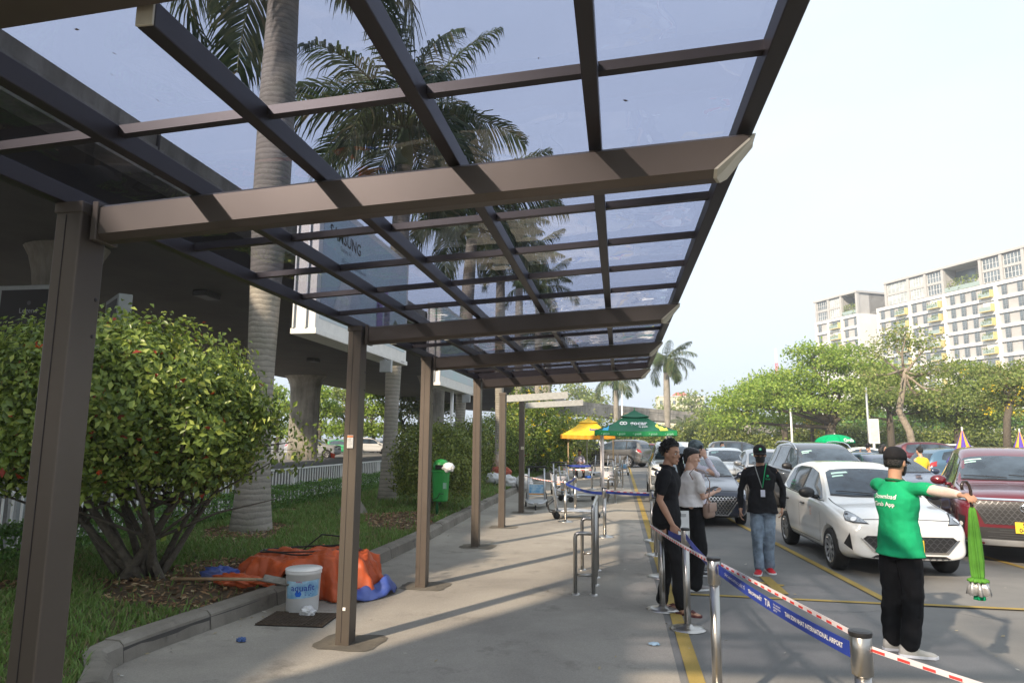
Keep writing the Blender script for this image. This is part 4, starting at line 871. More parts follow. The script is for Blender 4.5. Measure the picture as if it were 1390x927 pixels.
    if face == 'hatch':
        P = [(-.60, .535), (-.55, .575), (.55, .575), (.60, .535), (.44, .375), (-.44, .375)]; gr = fp('grille', P, M_black, step=.06); mesh_grid(P, .085, .036, mid, gr)
        fp('grille_surround', [(.44, .375), (.60, .535), (.64, .545), (.47, .352), (0, .352), (0, .375)], M_chrome, .012, True, gr)
        P = [(-.60, .24), (-.44, .325), (.44, .325), (.60, .24)]; lg = fp('lower_grille', P, M_black); mesh_grid(P, .08, .03, mid, lg)
        fp('bumper_lip', [(-.74, .185), (-.7, .215), (.7, .215), (.74, .185)], pm, .012)
        fp('bumper_skirt', [(-.74, .16), (-.74, .183), (.74, .183), (.74, .16)], M_black, .006)
        hl = fp('headlight', [(.40, .695), (.50, .765), (.62, .835), (.73, .885), (.775, .885), (.785, .82), (.75, .75), (.62, .71)], M_lamp, .010, True, d=(-.5, 1, -.15))
        for sx in (-1, 1):
            for o in [c for c in body.children if c.name.startswith('headlight')][-2:]: pass
        fp('lamp_projector', [(.62+.045*math.cos(a*PI/5), .765+.032*math.sin(a*PI/5)) for a in range(10)], M_lens, .016, True, hl, .05, d=(-.5, 1, -.15))
        fl = fp('fog_lamp_recess', [(.685, .60), (.78, .44), (.655, .37)], M_black, .008, True, d=(-.4, 1, 0))
        pz, px = .452, 0
    elif face == 'mpv':
        P = [(-.62, .965), (.62, .965), (.68, .93), (.54, .62), (-.54, .62), (-.68, .93)]; gr = fp('grille', P, M_black, step=.07); mesh_grid(P, .075, .036, mid, gr, wire=.012)
        fp('chrome_bar', [(-.86, 1.0), (-.6, .975), (.6, .975), (.86, 1.0), (.86, 1.025), (.6, 1.0), (-.6, 1.0), (-.86, 1.025)], M_chrome, .018)
        fp('headlight', [(.66, .93), (.72, 1.0), (.84, 1.06), (.89, 1.06), (.89, .98), (.84, .95)], M_lamp, .012, True, d=(-.5, 1, -.1))
        P = [(-.66, .40), (-.60, .57), (.60, .57), (.66, .40)]; lg = fp('lower_grille', P, M_black); mesh_grid(P, .3, .035, mid, lg, diamond=False)
        fp('skid_plate', [(-.80, .335), (-.72, .395), (.72, .395), (.80, .335), (.70, .31), (-.70, .31)], mat('satin_silver', (.5, .5, .5), .35, .7), .012)
        fp('bumper_skirt', [(-.80, .22), (-.80, .305), (.80, .305), (.80, .22)], M_black, .006)
        fl = fp('fog_lamp_recess', [(.70, .72), (.84, .74), (.84, .50), (.74, .48)], M_black, .009, True, d=(-.4, 1, 0))
        fp('fog_lamp', [(.775+.035*math.cos(a*PI/5), .60+.035*math.sin(a*PI/5)) for a in range(10)], M_lens, .016, True, fl, d=(-.4, 1, 0))
        # oval emblem
        g = G(); g.smooth = True; h = sk.t.ray_cast(Vector((0, -L, .87)), Vector((0, 1, 0)))[0]; cy_ = h.y-.03
        def ell(a, b, cz=0): g.tube([(a*math.cos(i*PI/10), cy_, .87+cz+b*math.sin(i*PI/10)) for i in range(21)], .0075, 6)
        ell(.085, .056); ell(.026, .050, .0); ell(.058, .022, .026); g.obj('emblem', M_chrome, body)
        pz, px = .585, 0
    elif face == 'xp':      # tall squared lamps and bright crossing bars
        P = [(-.45, .88), (.45, .88), (.45, .60), (-.45, .60)]; gr = fp('grille', P, M_black); mesh_grid(P, .9, .05, M_chrome, gr, diamond=False)
        fp('headlight', [(.60, .55), (.62, .78), (.84, .80), (.86, .58), (.80, .52)], M_lamp, .01, True, d=(-.4, 1, 0))
        fp('position_lamp', [(.52, .90), (.6, .98), (.86, 1.02), (.87, .95)], M_black, .01, True, d=(-.4, 1, 0))
        fp('bumper_skirt', [(-.80, .24), (-.80, .36), (.80, .36), (.80, .24)], M_black, .006); pz = .5
    elif face == 'accent':
        P = [(-.52, .66), (.52, .66), (.60, .60), (.36, .28), (-.36, .28), (-.60, .60)]; gr = fp('grille', P, M_black); mesh_grid(P, .07, .035, M_chrome, gr)
        fp('grille_surround', [(.36, .28), (.60, .60), (.63, .61), (.38, .255), (0, .255), (0, .28)], M_chrome, .012, True, gr)
        fp('headlight', [(.56, .64), (.64, .76), (.8, .84), (.82, .76), (.72, .68)], M_lamp, .01, True, d=(-.5, 1, -.1))
        fp('bumper_lip', [(-.76, .19), (-.7, .215), (.7, .215), (.76, .19)], M_chrome, .012); pz = .42
    else:
        zz = K['head']; P = [(-.5, zz-.06), (.5, zz-.06), (.42, zz-.22), (-.42, zz-.22)]; gr = fp('grille', P, M_black); mesh_grid(P, .3, .04, mid, gr, diamond=False)
        fp('headlight', [(.54, zz-.08), (.62, zz+.03), (.8, zz+.06), (.80, zz-.06)], M_lamp, .01, True, d=(-.4, 1, -.1))
        P = [(-.6, .30), (-.5, .42), (.5, .42), (.6, .30)]; fp('lower_grille', P, M_black); pz = zz-.30
    if plate:
        h = sk.t.ray_cast(Vector((0, -L, pz)), Vector((0, 1, 0)))[0]; yy = h.y-.022
        two = len(plate) > 1; pw, ph = (.33, .165) if two else (.47, .11)
        g = G(); g.cbox((0, yy, pz), (pw, .012, ph), .004); pl = g.obj('number_plate', pmat or M_plate, body)
        g = G(); T = frame((0, yy-.0075, pz), (1, 0, 0), (0, 0, 1))
        for i, tx in enumerate(plate): text(g, tx, .088 if two else .1, T @ Matrix.Translation((0, ((.5-i)*ph*.47) if two else 0, 0)), bold=.015)
        g.obj('plate_number', M_ink, pl)
    # rear: tail lamps, rear window
    g = G(); g.smooth = True; zt = K['side'][-1][0][1]; rs = L-.12
    sk.poly(g, [(-W*.36, zt+.06), (W*.36, zt+.06), (W*.31, zt+.32 if kind != 'sedan' else zt+.2), (-W*.31, zt+.32 if kind != 'sedan' else zt+.2)], FR(L), Bd, .006, .1); g.obj('rear_window', M_win, body)
    for sx in (-1, 1):
        g = G(); g.smooth = True; sk.poly(g, [(sx*W*.34, zt-.2), (sx*W*.49, zt-.14), (sx*W*.485, zt+.04), (sx*W*.38, zt-.02)], FR(L/2-.2), (-.5*sx, -1, 0), .008, .06); g.obj('tail_lamp', M_tail, body)
    return t
def carat(px, py, Y=None): 
    d = cam.matrix_world.to_3x3() @ Vector((px-695, -(py-463.5), -918)); t = -CAMH/d.z; return (d.x*t, d.y*t, 0)
W_ = paint('white', (.78, .78, .76)); 
def place(kind, pm, label, cx, y_front, **k):
    """front bumper at y_front, facing the walkway end"""
    sc = k.pop('sc', .94); rz = k.pop('rz', 0.); L = KINDS[kind]['L']*sc
    return car(kind, pm, label, (cx+math.sin(rz)*L/2*-1, y_front+L/2*math.cos(rz), 0), rz, sc=sc, **k)
# white hatchback: wheels measured on the tarmac
hb = car('hatch', W_, 'white hatchback stopped behind the man in the green shirt, yellow number plate', (3.56, 11.22, 0), math.radians(1.5), 'hatch', plate=['51K', '  237'], sc=.925)
g = G(); 
sk = car_body('hatch')[1]; Mx = frame((0, -1.9, 0), (0, 1, 0), (0, 0, 1)) 
body = [c for c in hb.children if c.name.startswith('body')][0]
for z, tx, sz in ((1.16, 'Grab Car', .055), (1.10, 'Book your ride', .035)):
    vs, fs = textmesh(tx, sz); sk.put(g, ([(-v[0]+2.78, v[1]+z) for v in vs], fs), Mx, (1, 0, 0), .010)
g.obj('window_lettering', mat('green_vinyl', (.02, .35, .15), .5), body)
g = G(); sk.put(g, ([(3.42+.075*math.cos(a*PI/8), .93+.06*math.sin(a*PI/8)) for a in range(16)], [tuple(range(16))]), Mx, (1, 0, 0), .006); bd = g.obj('rear_wing_badge', mat('green_vinyl', (.02, .35, .15), .5), body)
g = G(); vs, fs = textmesh('G', .075); sk.put(g, ([(-v[0]+3.42, v[1]+.93) for v in vs], fs), Mx, (1, 0, 0), .010); g.obj('badge_letter', M_wprint, bd)
for i, (tx, z) in enumerate((('TAXI', .80), ('CAR', .75), ('24/7', .70))):
    g = G(); vs, fs = textmesh(tx, .045); sk.put(g, ([(-v[0]+1.55, v[1]+z) for v in vs], fs), Mx, (1, 0, 0), .006); g.obj('door_sticker', mat('faded_red_vinyl', (.62, .2, .08), .6), body)
rm = place('mpv', paint('maroon', (.13, .008, .016), .25), 'dark red people carrier with yellow number plate and a masked driver, beside the white hatchback', 5.60, 10.65, rz=math.radians(-20), face='mpv', plate=['50H', '044.97'], sc=.93)
place('mpv', paint('charcoal', (.035, .037, .042), .4), 'dark grey people carrier with silver roof rails, behind the white hatchback', 4.95, 15.6, rz=math.radians(2), face='dark', rails=2, sc=.96, plate=['51H'], pmat=M_platew)
place('sedan', paint('silver', (.42, .41, .40), .6), 'silver saloon behind the man in the black cap', 4.5, 20.3, rz=math.radians(-2), face='plain', sc=1.0)
place('sedan', paint('navy', (.018, .024, .042), .5), 'dark blue saloon with a chrome lattice grille beside the standing women', 1.78, 14.3, rz=0., face='accent', sc=.93)
place('sedan', W_, 'white saloon with a yellow plate behind the dark blue one', 3.75, 23.4, rz=0., face='plain', plate=['50F 018.84'], sc=1.0)
place('mpv', W_, 'white people carrier with dark roof and square lamps beside the yellow line', 1.68, 19.3, rz=math.radians(-1), face='xp', sc=.95)
# far cars
fc = [
 ('mpv', 'grey crossover seen from behind under the green gazebo', (-.1, 46), math.radians(-122), paint('grey', (.16, .155, .15), .6), 1.0),
 ('hatch', 'dark red hatchback half hidden behind the grey crossover', (1.9, 50), math.radians(-122), paint('red', (.25, .02, .02), .2), 1.0),
 ('mpv', 'white van parked beside the seated man under the yellow gazebo', (-2.9, 51), math.radians(-110), paint('white2', (.66, .68, .7)), 1.0),
 ('mpv', 'dark grey pickup-like car crossing behind the white saloon', (7.6, 44), PI/2, paint('anthracite', (.06, .06, .065), .5), .98),
 ('hatch', 'white small car behind the green round umbrella', (9.6, 35), PI/2+.1, W_, 1.),
 ('sedan', 'white saloon in the middle of the far row behind the women', (13.3, 39), PI/2-.1, W_, 1.),
 ('mpv', 'maroon people carrier in the far row behind the boy in yellow', (17.2, 40.5), PI/2, paint('wine', (.10, .012, .02), .3), 1.),
 ('sedan', 'blue saloon behind the white hatchback roof', (8.2, 24.0), PI/2+.12, paint('steel_blue', (.09, .14, .22), .4), .95),
 ('sedan', 'navy saloon between the white hatchback and the red people carrier', (7.0, 19.5), .15, paint('navy2', (.03, .045, .09), .4), .95),
 ('mpv', 'white people carrier behind the woman in the white blouse', (21.5, 47), PI/2, W_, .95),
 ('hatch', 'blue hatchback behind the folded striped parasol', (13.2, 29), PI/2+.2, paint('blue', (.08, .16, .24), .3), 1.),
 ('sedan', 'white saloon whose roof shows above the red people carrier', (17.3, 33), PI/2, W_, 1.),
 ('sedan', 'pale car at the right edge behind the red people carrier', (21.2, 33.5), PI/2, paint('blush', (.6, .3, .3), .2), 1.),
]
for k_, lb, (x, y), r, pm, s in fc: car(k_, pm, lb, (x, y, 0), r, 'plain', detail=1, sc=s, sticker=False)
GU = 'vehicles under the viaduct'
for k_, lb, px, py, r, pm in (('mpv', 'silver people carrier driving under the viaduct behind the big shrub', 424, 621, PI/2+.15, paint('pale_silver', (.45, .47, .5), .5)),
    ('hatch', 'green taxi under the viaduct right of the silver people carrier', 466, 616, PI/2+.1, paint('taxi_green', (.02, .30, .10))),
    ('mpv', 'white car under the viaduct seen left of the second palm', 502, 616, PI/2+.5, W_),
    ('sedan', 'black saloon under the viaduct partly hidden by the second palm', 522, 614, .3, paint('black', (.012, .012, .014)))):
    x, y, _z = carat(px, py); car(k_, pm, lb, (x, y, 0), r, 'plain', detail=1, grp=GU, sc=1.0, sticker=False)
# ================================================================ people
M_skin = mat('skin', (.42, .235, .155), .5, var=.06, vs=12, spec=.35)
M_skin2 = mat('skin_light', (.56, .34, .245), .5, var=.06, vs=12, spec=.35)
M_hair = mat('black_hair', (.008, .007, .007), .38, var=.3, vs=60, bump=.7, bs=120)
def cloth(name, c, rough=.85, var=.1, vs=5): return mat('cloth_'+name, c, rough, 0, var=var, vs=vs, bump=.25, bs=18, spec=.2)
def organic(g, name, m, parent, vox=.009, it=5, fold=0., fs=7., seed=0):
    me = g.mesh('t', m); me = evalmesh(me, [('REMESH', dict(mode='VOXEL', voxel_size=vox, use_smooth_shade=True)), ('SMOOTH', dict(factor=.6, iterations=it))])
    if fold:
        n = len(me.vertices); nr = [v.normal.copy() for v in me.vertices]
        for v, q in zip(me.vertices, nr):
            c = v.co; k = noise.noise(Vector((c.x*fs, c.y*fs, c.z*fs*.55+seed)))+.5*noise.noise(Vector((c.x*fs*2.3, c.y*fs*2.3, c.z*fs*2.6+seed))); v.co = c+q*k*fold
    me.name = name; me.polygons.foreach_set('use_smooth', [True]*len(me.polygons)); me.materials.clear(); me.materials.append(m if not isinstance(m, list) else m[0])
    o = bpy.data.objects.new(name, me); COL.objects.link(o); o.parent = parent; return o
V3 = Vector
def limb(g, pts, rs, n=12):
    """tapered limb through the joints, rounded at each"""
    g.tube(pts, rs, n); 
    for p, r in zip(pts, rs): g.ball(p, r*.99, 10, 8)
def torso(g, base, up, right, rows):
    """rows: (height along up, half width, half depth, forward shift)"""
    up = V3(up).normalized(); right = V3(right).normalized(); fwd = up.cross(right); base = V3(base); R = []
    for h, a, b, f in rows:
        R.append([base+up*h+right*(a*math.copysign(abs(math.cos(t))**.8, math.cos(t)))+fwd*(f+b*math.copysign(abs(math.sin(t))**.9, math.sin(t))) for t in [2*PI*j/20 for j in range(20)]])
    g.loft(R)
def hand(g, w, d, pal, thumb, s=1., curl=.5, grip=False):
    """palm and five separate fingers from wrist w along d; pal = palm normal, thumb = side the thumb leaves from"""
    d = V3(d).normalized(); pal = V3(pal); pal = (pal-d*d.dot(pal)).normalized(); sd = d.cross(pal); 
    if sd.dot(V3(thumb)) < 0: sd = -sd
    w = V3(w); R = []
    for t, a, b in ((0, .024, .018), (.03, .033, .016), (.06, .040, .015), (.085, .039, .012)):
        R.append([w+d*t*s+(sd*math.cos(k)*a+pal*math.sin(k)*b)*s for k in [2*PI*j/12 for j in range(12)]])
    g.loft(R)
    for i, (o, L) in enumerate(((.030, .072), (.010, .080), (-.010, .074), (-.029, .058))):
        p = w+d*.078*s+sd*o*s; a = .15+curl*.5; P = [p-d*.02*s]; 
        for k in range(3):
            P.append(p); q = d*math.cos(a)+pal*math.sin(a)+sd*(o*1.5 if not grip else 0); p = p+q.normalized()*L*s*(.42, .33, .25)[k]; a += curl*(.9 if not grip else 1.5)
        P.append(p); g.tube(P, [.0095*s, .0098*s, .0088*s, .008*s, .0062*s], 8); g.ball(P[-1], .0063*s, 8, 6)
    p = w+d*.022*s+sd*.026*s; q = (d*.75+sd*.65+pal*.25).normalized(); P = [p-q*.01, p+q*.032*s, p+q*.032*s+(q*.75+d*.5+pal*(.3+curl*.5)).normalized()*.03*s, p+q*.032*s+(q*.75+d*.5+pal*(.3+curl*.5)).normalized()*.054*s]
    g.tube(P, [.014*s, .0115*s, .0105*s, .008*s], 8); g.ball(P[-1], .008*s, 8, 6)
class Head:
    """head of a figure: c centre, f facing, u up; s scale"""
    def __init__(h, c, f, u=(0, 0, 1), s=1.):
        h.c = V3(c); h.f = V3(f).normalized(); h.u = V3(u); h.u = (h.u-h.f*h.f.dot(h.u)).normalized(); h.r = h.f.cross(h.u); h.s = s
    def P(h, x, y, z): return h.c+(h.r*x+h.f*y+h.u*z)*h.s
    def M(h): 
        return Matrix(((h.r.x, h.f.x, h.u.x, h.c.x), (h.r.y, h.f.y, h.u.y, h.c.y), (h.r.z, h.f.z, h.u.z, h.c.z), (0, 0, 0, 1))) @ Matrix.Scale(h.s, 4)
    def build(h, g):
        T = g.T; g.T = T @ h.M()
        R = []
        for z, a, b, f in ((-.105, .022, .022, .052), (-.092, .036, .036, .040), (-.07, .050, .056, .024), (-.04, .061, .074, .010), (-.005, .068, .087, .0), (.03, .073, .094, -.004), (.065, .072, .093, -.008), (.092, .058, .078, -.010), (.110, .034, .050, -.012), (.117, .01, .015, -.012)):
            R.append([(a*math.cos(t), f+b*math.sin(t), z) for t in [2*PI*j/20 for j in range(20)]])
        g.loft(R)
        g.tube([(0, .082, .018), (0, .096, -.006), (0, .106, -.024), (0, .094, -.034)], [.007, .009, .013, .008], 8)     # nose
        g.ball((0, .078, .028), (.045, .016, .010), 12, 6)                                                            # brow
        g.ball((0, .079, -.060), (.024, .012, .006), 10, 6); g.ball((0, .078, -.070), (.021, .012, .006), 10, 6)         # lips
        g.ball((0, .066, -.094), (.022, .018, .014), 10, 6)
        for s in (-1, 1): g.ball((s*.042, .062, -.018), (.02, .02, .015), 8, 6); g.ball((s*.075, -.004, -.005), (.008, .018, .032), 8, 8)
        g.T = T
    def eyes(h, parent):
        for s in (-1, 1):
            g = G(); g.smooth = True; g.T = h.M(); g.ball((s*.031, .0775, .006), (.0135, .011, .0075), 10, 8); e = g.obj('eye', mat('eye_white', (.7, .68, .64), .2), parent)
            g = G(); g.smooth = True; g.T = h.M(); g.ball((s*.031, .0868, .006), (.0062, .003, .0064), 8, 6); g.obj('iris', M_ink, e)
            g = G(); g.smooth = True; g.T = h.M(); g.tube([(s*.014, .093, .028), (s*.032, .091, .034), (s*.05, .078, .029)], [.003, .0042, .002], 6); g.obj('eyebrow', M_hair, parent)
        g = G(); g.smooth = True; g.T = h.M(); g.ball((0, .0845, -.065), (.021, .0085, .0055), 10, 6); g.obj('lips', mat('lips', (.36, .13, .10), .5), parent)
    def hair(h, parent, n=260, kind='short', seed=1):
        q = random.Random(seed); g = G(); g.smooth = True; g.T = h.M(); R = []
        for z, a, b, f, in (((-.085, .052, .035, -.05),) if kind == 'bun' else ())+((-.03, .071, .05, -.048), (.0, .079, .072, -.032), (.035, .081, .085, -.020), (.07, .082, .100, -.010), (.10, .072, .095, -.006), (.122, .05, .066, -.008), (.132, .02, .025, -.008)):
            R.append([(a*math.cos(t), f+b*math.sin(t), z+max(0, (.088 if kind != 'bun' else .066)-z)*(.95 if kind != 'bun' else .8)*(max(0, .35+math.sin(t))/1.35)**1.2) for t in [2*PI*j/20 for j in range(20)]])
        g.loft(R)
        if kind == 'cap': g = G(); g.smooth = True; g.T = h.M(); g.loft([[(a*math.cos(t), f+b*math.sin(t), z) for t in [2*PI*j/20 for j in range(20)]] for z, a, b, f in ((-.045, .060, .04, -.048), (-.02, .074, .06, -.040), (.02, .080, .088, -.018), (.05, .078, .095, -.01), (.06, .03, .03, -.01))])
        if kind == 'short':
            for i in range(n):
                az = q.uniform(0, 2*PI); el = q.uniform(-.1, 1.5); d = V3((math.cos(az)*math.cos(el), math.sin(az)*math.cos(el), math.sin(el)))
                if d.y > .35 and el < .62: continue
                p = V3((d.x*.076, d.y*.095-.01, .028+d.z*.095)); e = p+d*.028+V3((q.uniform(-.02, .02), q.uniform(-.012, .014), q.uniform(-.006, .022))); g.tube([p, p.lerp(e, .6)+d*.006, e], [.010, .008, .002], 5)
        g.obj('hair', M_hair, parent)
    def cap(h, parent, m, badge=None, brim=.085):
        g = G(); g.smooth = True; g.T = h.M(); R = []
        for z, a, b in ((.022, .083, .104), (.05, .085, .107), (.085, .080, .10), (.112, .062, .078), (.130, .035, .045), (.136, .008, .01)): R.append([(a*math.cos(t), -.008+b*math.sin(t), z) for t in [2*PI*j/24 for j in range(24)]])
        g.loft(R); o = g.obj('cap', m, parent)
        g = G(); g.smooth = True; g.T = h.M(); V = []; F = []
        for i in range(13):
            a = -1+2*i/12; x = .078*math.sin(a*1.25); y = .098*math.cos(a*1.2)-.01
            for k, (w, zz) in enumerate(((0, .030), (.5, .026), (1, .012))): V.append((x*(1+.1*w), y+w*brim*math.cos(a*1.1)**.7, zz-.012*a*a)); 
        V += [(x, y, z-.006) for x, y, z in V]
        for i in range(12):
            for k in range(2): q = i*3+k; F += [(q, q+1, q+4, q+3), (q+39+3, q+39+4, q+39+1, q+39)]
            F.append((i*3+2, i*3+2+39, i*3+5+39, i*3+5))
        g.add(V, F); g.obj('cap_brim', m, o)
        if badge:
            g = G(); g.T = h.M() @ frame((0, .104, .075), (1, 0, 0), (0, -.35, 1)); g.lathe((0, 0, -.004), [(.018, 0), (.018, .008), (.0, .008)], 14); bd = g.obj('cap_badge', badge, o)
            g = G(); text(g, 'G', .026, h.M() @ frame((0, .1085, .0765), (-1, 0, 0), (0, -.35, 1)) , bold=.02); g.obj('badge_letter', M_wprint, bd)
        return o
    def mask(h, parent, m, big=1.):
        g = G(); g.smooth = True; g.T = h.M(); R = []
        for z, k in ((-.014, .5), (-.03, .9), (-.055, 1.), (-.085, .92), (-.105, .6)):
            R.append([((.068 if z > -.05 else .060)*math.sin(t)*(1 if k > .6 else .8), .012+(.094*k**.2+(.010 if -.06 < z < -.02 else -.004))*math.cos(t)*(1 if abs(t) < 1.2 else 1), z) for t in [-1.45+2.9*j/14 for j in range(15)]])
        n = 15; V = [p for r in R for p in r]; g.add(V, [(i*n+j, i*n+j+1, (i+1)*n+j+1, (i+1)*n+j) for i in range(4) for j in range(14)]); V2 = [(x*.96, y-.006, z) for x, y, z in V]; g.add(V2, [(i*n+j, (i+1)*n+j, (i+1)*n+j+1, i*n+j+1) for i in range(4) for j in range(14)])
        for s in (-1, 1): g.tube([(s*.066, .028, -.03), (s*.074, .0, .0), (s*.078, -.012, .02)], .0022, 5)
        g.obj('face_mask', m, parent)
def shoe(parent, a, toe, m, sole=None, s=1.):
    """shoe from the ankle/heel point a (on the ground under the ankle) towards toe"""
    a = V3(a); d = V3(toe)-a; d.z = 0; d.normalize(); n = V3((-d.y, d.x, 0)); R = []
    for t, w, h in ((-.075, .015, .055), (-.068, .03, .09), (-.03, .038, .095), (.02, .04, .085), (.07, .042, .065), (.12, .046, .052), (.165, .043, .045), (.19, .028, .035), (.2, .01, .025)):
        R.append([a+d*t*s+n*(w*s*math.cos(k))+V3((0, 0, max(.012, h*s*.5+h*s*.5*math.sin(k)))) for k in [2*PI*j/14 for j in range(14)]])
    g = G(); g.smooth = True; g.loft(R); o = g.obj('shoe', m, parent)
    g = G(); g.loft([[a+d*t*s+n*w*s*1.08*k+V3((0, 0, z)) for t, w in ((-.078, .02), (-.05, .037), (.02, .04), (.11, .047), (.17, .044), (.203, .015)) for k in (1,)]+[a+d*t*s-n*w*s*1.08+V3((0, 0, z)) for t, w in reversed(((-.078, .02), (-.05, .037), (.02, .04), (.11, .047), (.17, .044), (.203, .015)))] for z in (0.004, .024)]); g.obj('sole', sole or M_wprint, o)
    return o
def figure(label, loc, rz, J, head, skin, tops, legs, vox=.008, grp=None, sleeves=(.55, .55), female=False, hem=-.06, handk=None, name='person', legr=(.085, .062, .055), bulk=1., fold=.016, foot='shoe', footm=None, sole=None, hairk='short', hipw=.155, legfold=.018):
    """J: joints in metres, the figure faces -Y locally. tops / legs are cloth materials"""
    t = thing(name, label, 'person', loc, rz, grp); g = G(); g.smooth = True
    pel, chest, neck = V3(J['pelvis']), V3(J['chest']), V3(J['neck']); up = (neck-pel).normalized(); SL_, SR = V3(J['shL']), V3(J['shR']); right = (SL_-SR).normalized(); Lt = (neck-pel).length
    def rows(e):
        w, c = (.125, .165) if not female else (.105, .145)
        return [(-.10, .10+e, .08+e, 0), (-.04, hipw+e, .11+e, .0), (.06, hipw*.97+e, .105+e, 0), (.2, w*bulk+e, .095*bulk+e, .0), (.34, c*bulk*.95+e, .105*bulk+e, .0), (Lt-.13, c*bulk+e*.9, .095*bulk+e, 0), (Lt-.075, c*.78+e*.5, .075+e, 0), (Lt-.035, .085+e*.4, .06+e*.5, 0), (Lt-.005, .058, .055, 0), (Lt+.02, .05, .05, 0)]
    torso(g, pel, up, right, rows(-.006)); g.tube([neck-up*.06, neck+up*.02, head.P(0, -.01, -.05)], [.06, .053, .052], 14); head.build(g)
    for s in 'LR':
        sh, el, wr = V3(J['sh'+s]), V3(J['el'+s]), V3(J['wr'+s]); limb(g, [sh-up*.02, sh.lerp(el, .5), el, el.lerp(wr, .35), wr], [.044, .042, .035, .036, .025] if not female else [.038, .035, .029, .029, .021])
        hd = J.get('hd'+s) or (wr-el); hand(g, wr, hd, J.get('pal'+s, (0, 1, 0)), J.get('th'+s, (0, -1, 0)), .92 if female else 1., J.get('cu'+s, .45), J.get('grip'+s, False))
        hp, kn, an = V3(J['hip'+s]), V3(J['kn'+s]), V3(J['an'+s]); limb(g, [hp, kn, kn.lerp(an, .35), an], [.075, .052, .05, .034])
        to = V3(J['toe'+s]); g.tube([an-V3((0, 0, .02)), V3((an.x, an.y, to.z+.03))+(to-an).normalized()*.05, to+V3((0, 0, .012))], [.034, .033, .02], 10)
        if foot == 'sandal':
            d = to-an; d.z = 0; d.normalize(); nn = V3((-d.y, d.x, 0))
            for k in range(5): b = V3((an.x, an.y, 0))+d*(.15-.012*abs(k-1))+nn*(k-2)*.017; g.tube([b+V3((0, 0, .03)), b+d*.035+V3((0, 0, .022)), b+d*.055+V3((0, 0, .019))], [.011, .0095, .007], 6)
    for s in 'LR': g.tube([neck-up*.04, V3(J['sh'+s])-up*.02-right*(.02 if s == 'L' else -.02)], [.045, .040], 12)
    body = organic(g, 'body', skin, t, min(vox, .007), 3)
    # shirt
    g = G(); g.smooth = True; rr = [r for r in rows(.016) if r[0] > hem-.01]; rr = [(h_, a_+(.014 if h_ < .15 else .004), b_+(.016 if h_ < .15 else .003), f_) for h_, a_, b_, f_ in rr]; rr = [(hem, (rr[0][1]+.012)*1.02, rr[0][2]+.018, 0)]+[r for r in rr if r[0] > hem+.03][:-1]; torso(g, pel, up, right, rr)
    for s, k in zip('LR', sleeves):
        sh, el, wr = V3(J['sh'+s]), V3(J['el'+s]), V3(J['wr'+s])
        if k <= 1: limb(g, [sh-up*.022-right*(.012 if s == 'L' else -.012), sh.lerp(el, k*.5), sh.lerp(el, k)], [.056, .058, .056])
        else: limb(g, [sh-up*.022-right*(.012 if s == 'L' else -.012), sh.lerp(el, .5), el, el.lerp(wr, k-1)], [.050, .051, .046, .036])
    for s in 'LR': g.tube([neck-up*.035, V3(J['sh'+s])-up*.018-right*(.02 if s == 'L' else -.02)], [.055, .052], 12)
    shirt = organic(g, 'shirt', tops, t, vox, 3, fold, seed=len(label))
    # collar
    # trousers
    g = G(); g.smooth = True; torso(g, pel, up, right, [(-.11, .115, .095, 0), (-.05, hipw+.008, .118, 0), (.04, hipw+.0, .111, 0), (.09, hipw-.02, .098, 0)])
    for s in 'LR':
        hp, kn, an = V3(J['hip'+s]), V3(J['kn'+s]), V3(J['an'+s]); an2 = kn.lerp(an, .97); limb(g, [hp, hp.lerp(kn, .5), kn, kn.lerp(an2, .5), an2], [legr[0]*.90, legr[0]*.94, legr[1]*1.08, legr[1]*.98, legr[2]])
    tr = organic(g, 'trousers', legs, t, vox, 3, legfold, 6, seed=len(label)*2)
    if foot == 'shoe':
        for s in 'LR': an = V3(J['an'+s]); shoe(t, (an.x, an.y, J.get('gz'+s, 0)), J['toe'+s], footm or M_black, sole)
    if foot == 'sandal':
        for s in 'LR':
            an, to = V3(J['an'+s]), V3(J['toe'+s]); d = to-an; d.z = 0; d.normalize(); n = V3((-d.y, d.x, 0)); a = V3((an.x, an.y, 0)); g = G()
            g.loft([[a+d*u+n*w+V3((0, 0, z)) for u, w in ((-.06, .0), (-.045, .03), (.05, .034), (.14, .046), (.205, .032), (.215, 0), (.205, -.032), (.14, -.046), (.05, -.034), (-.045, -.03))] for z in (.001, .018)]); o = g.obj('sandal', mat('dark_red_sandal', (.10, .02, .02), .6), t)
            g = G(); g.smooth = True
            for k in (-1, 1): g.tube([a+d*.15+V3((0, 0, .035)), a+d*.11+n*.03*k+V3((0, 0, .048)), a+d*.045+n*.04*k+V3((0, 0, .018))], .0065, 6)
            g.obj('strap', mat('dark_red_sandal', (.10, .02, .02), .6), o)
    t['_x'] = 1; del t['_x']
    return t, body, shirt, tr
def stand(**k):
    J = dict(pelvis=(0, 0, .90), chest=(0, 0, 1.2), neck=(0, .01, 1.42), shL=(.175, .01, 1.36), shR=(-.175, .01, 1.36), elL=(.23, .03, 1.08), elR=(-.23, .03, 1.08), wrL=(.24, -.02, .83), wrR=(-.24, -.02, .83),
        hipL=(.085, 0, .86), hipR=(-.085, 0, .86), knL=(.10, -.01, .48), knR=(-.10, -.01, .48), anL=(.11, .03, .08), anR=(-.11, .03, .08), toeL=(.13, -.14, 0), toeR=(-.13, -.14, 0), palL=(-1, 0, 0), palR=(1, 0, 0))
    J.update(k); return J
GP = 'people waiting along the tape barrier'
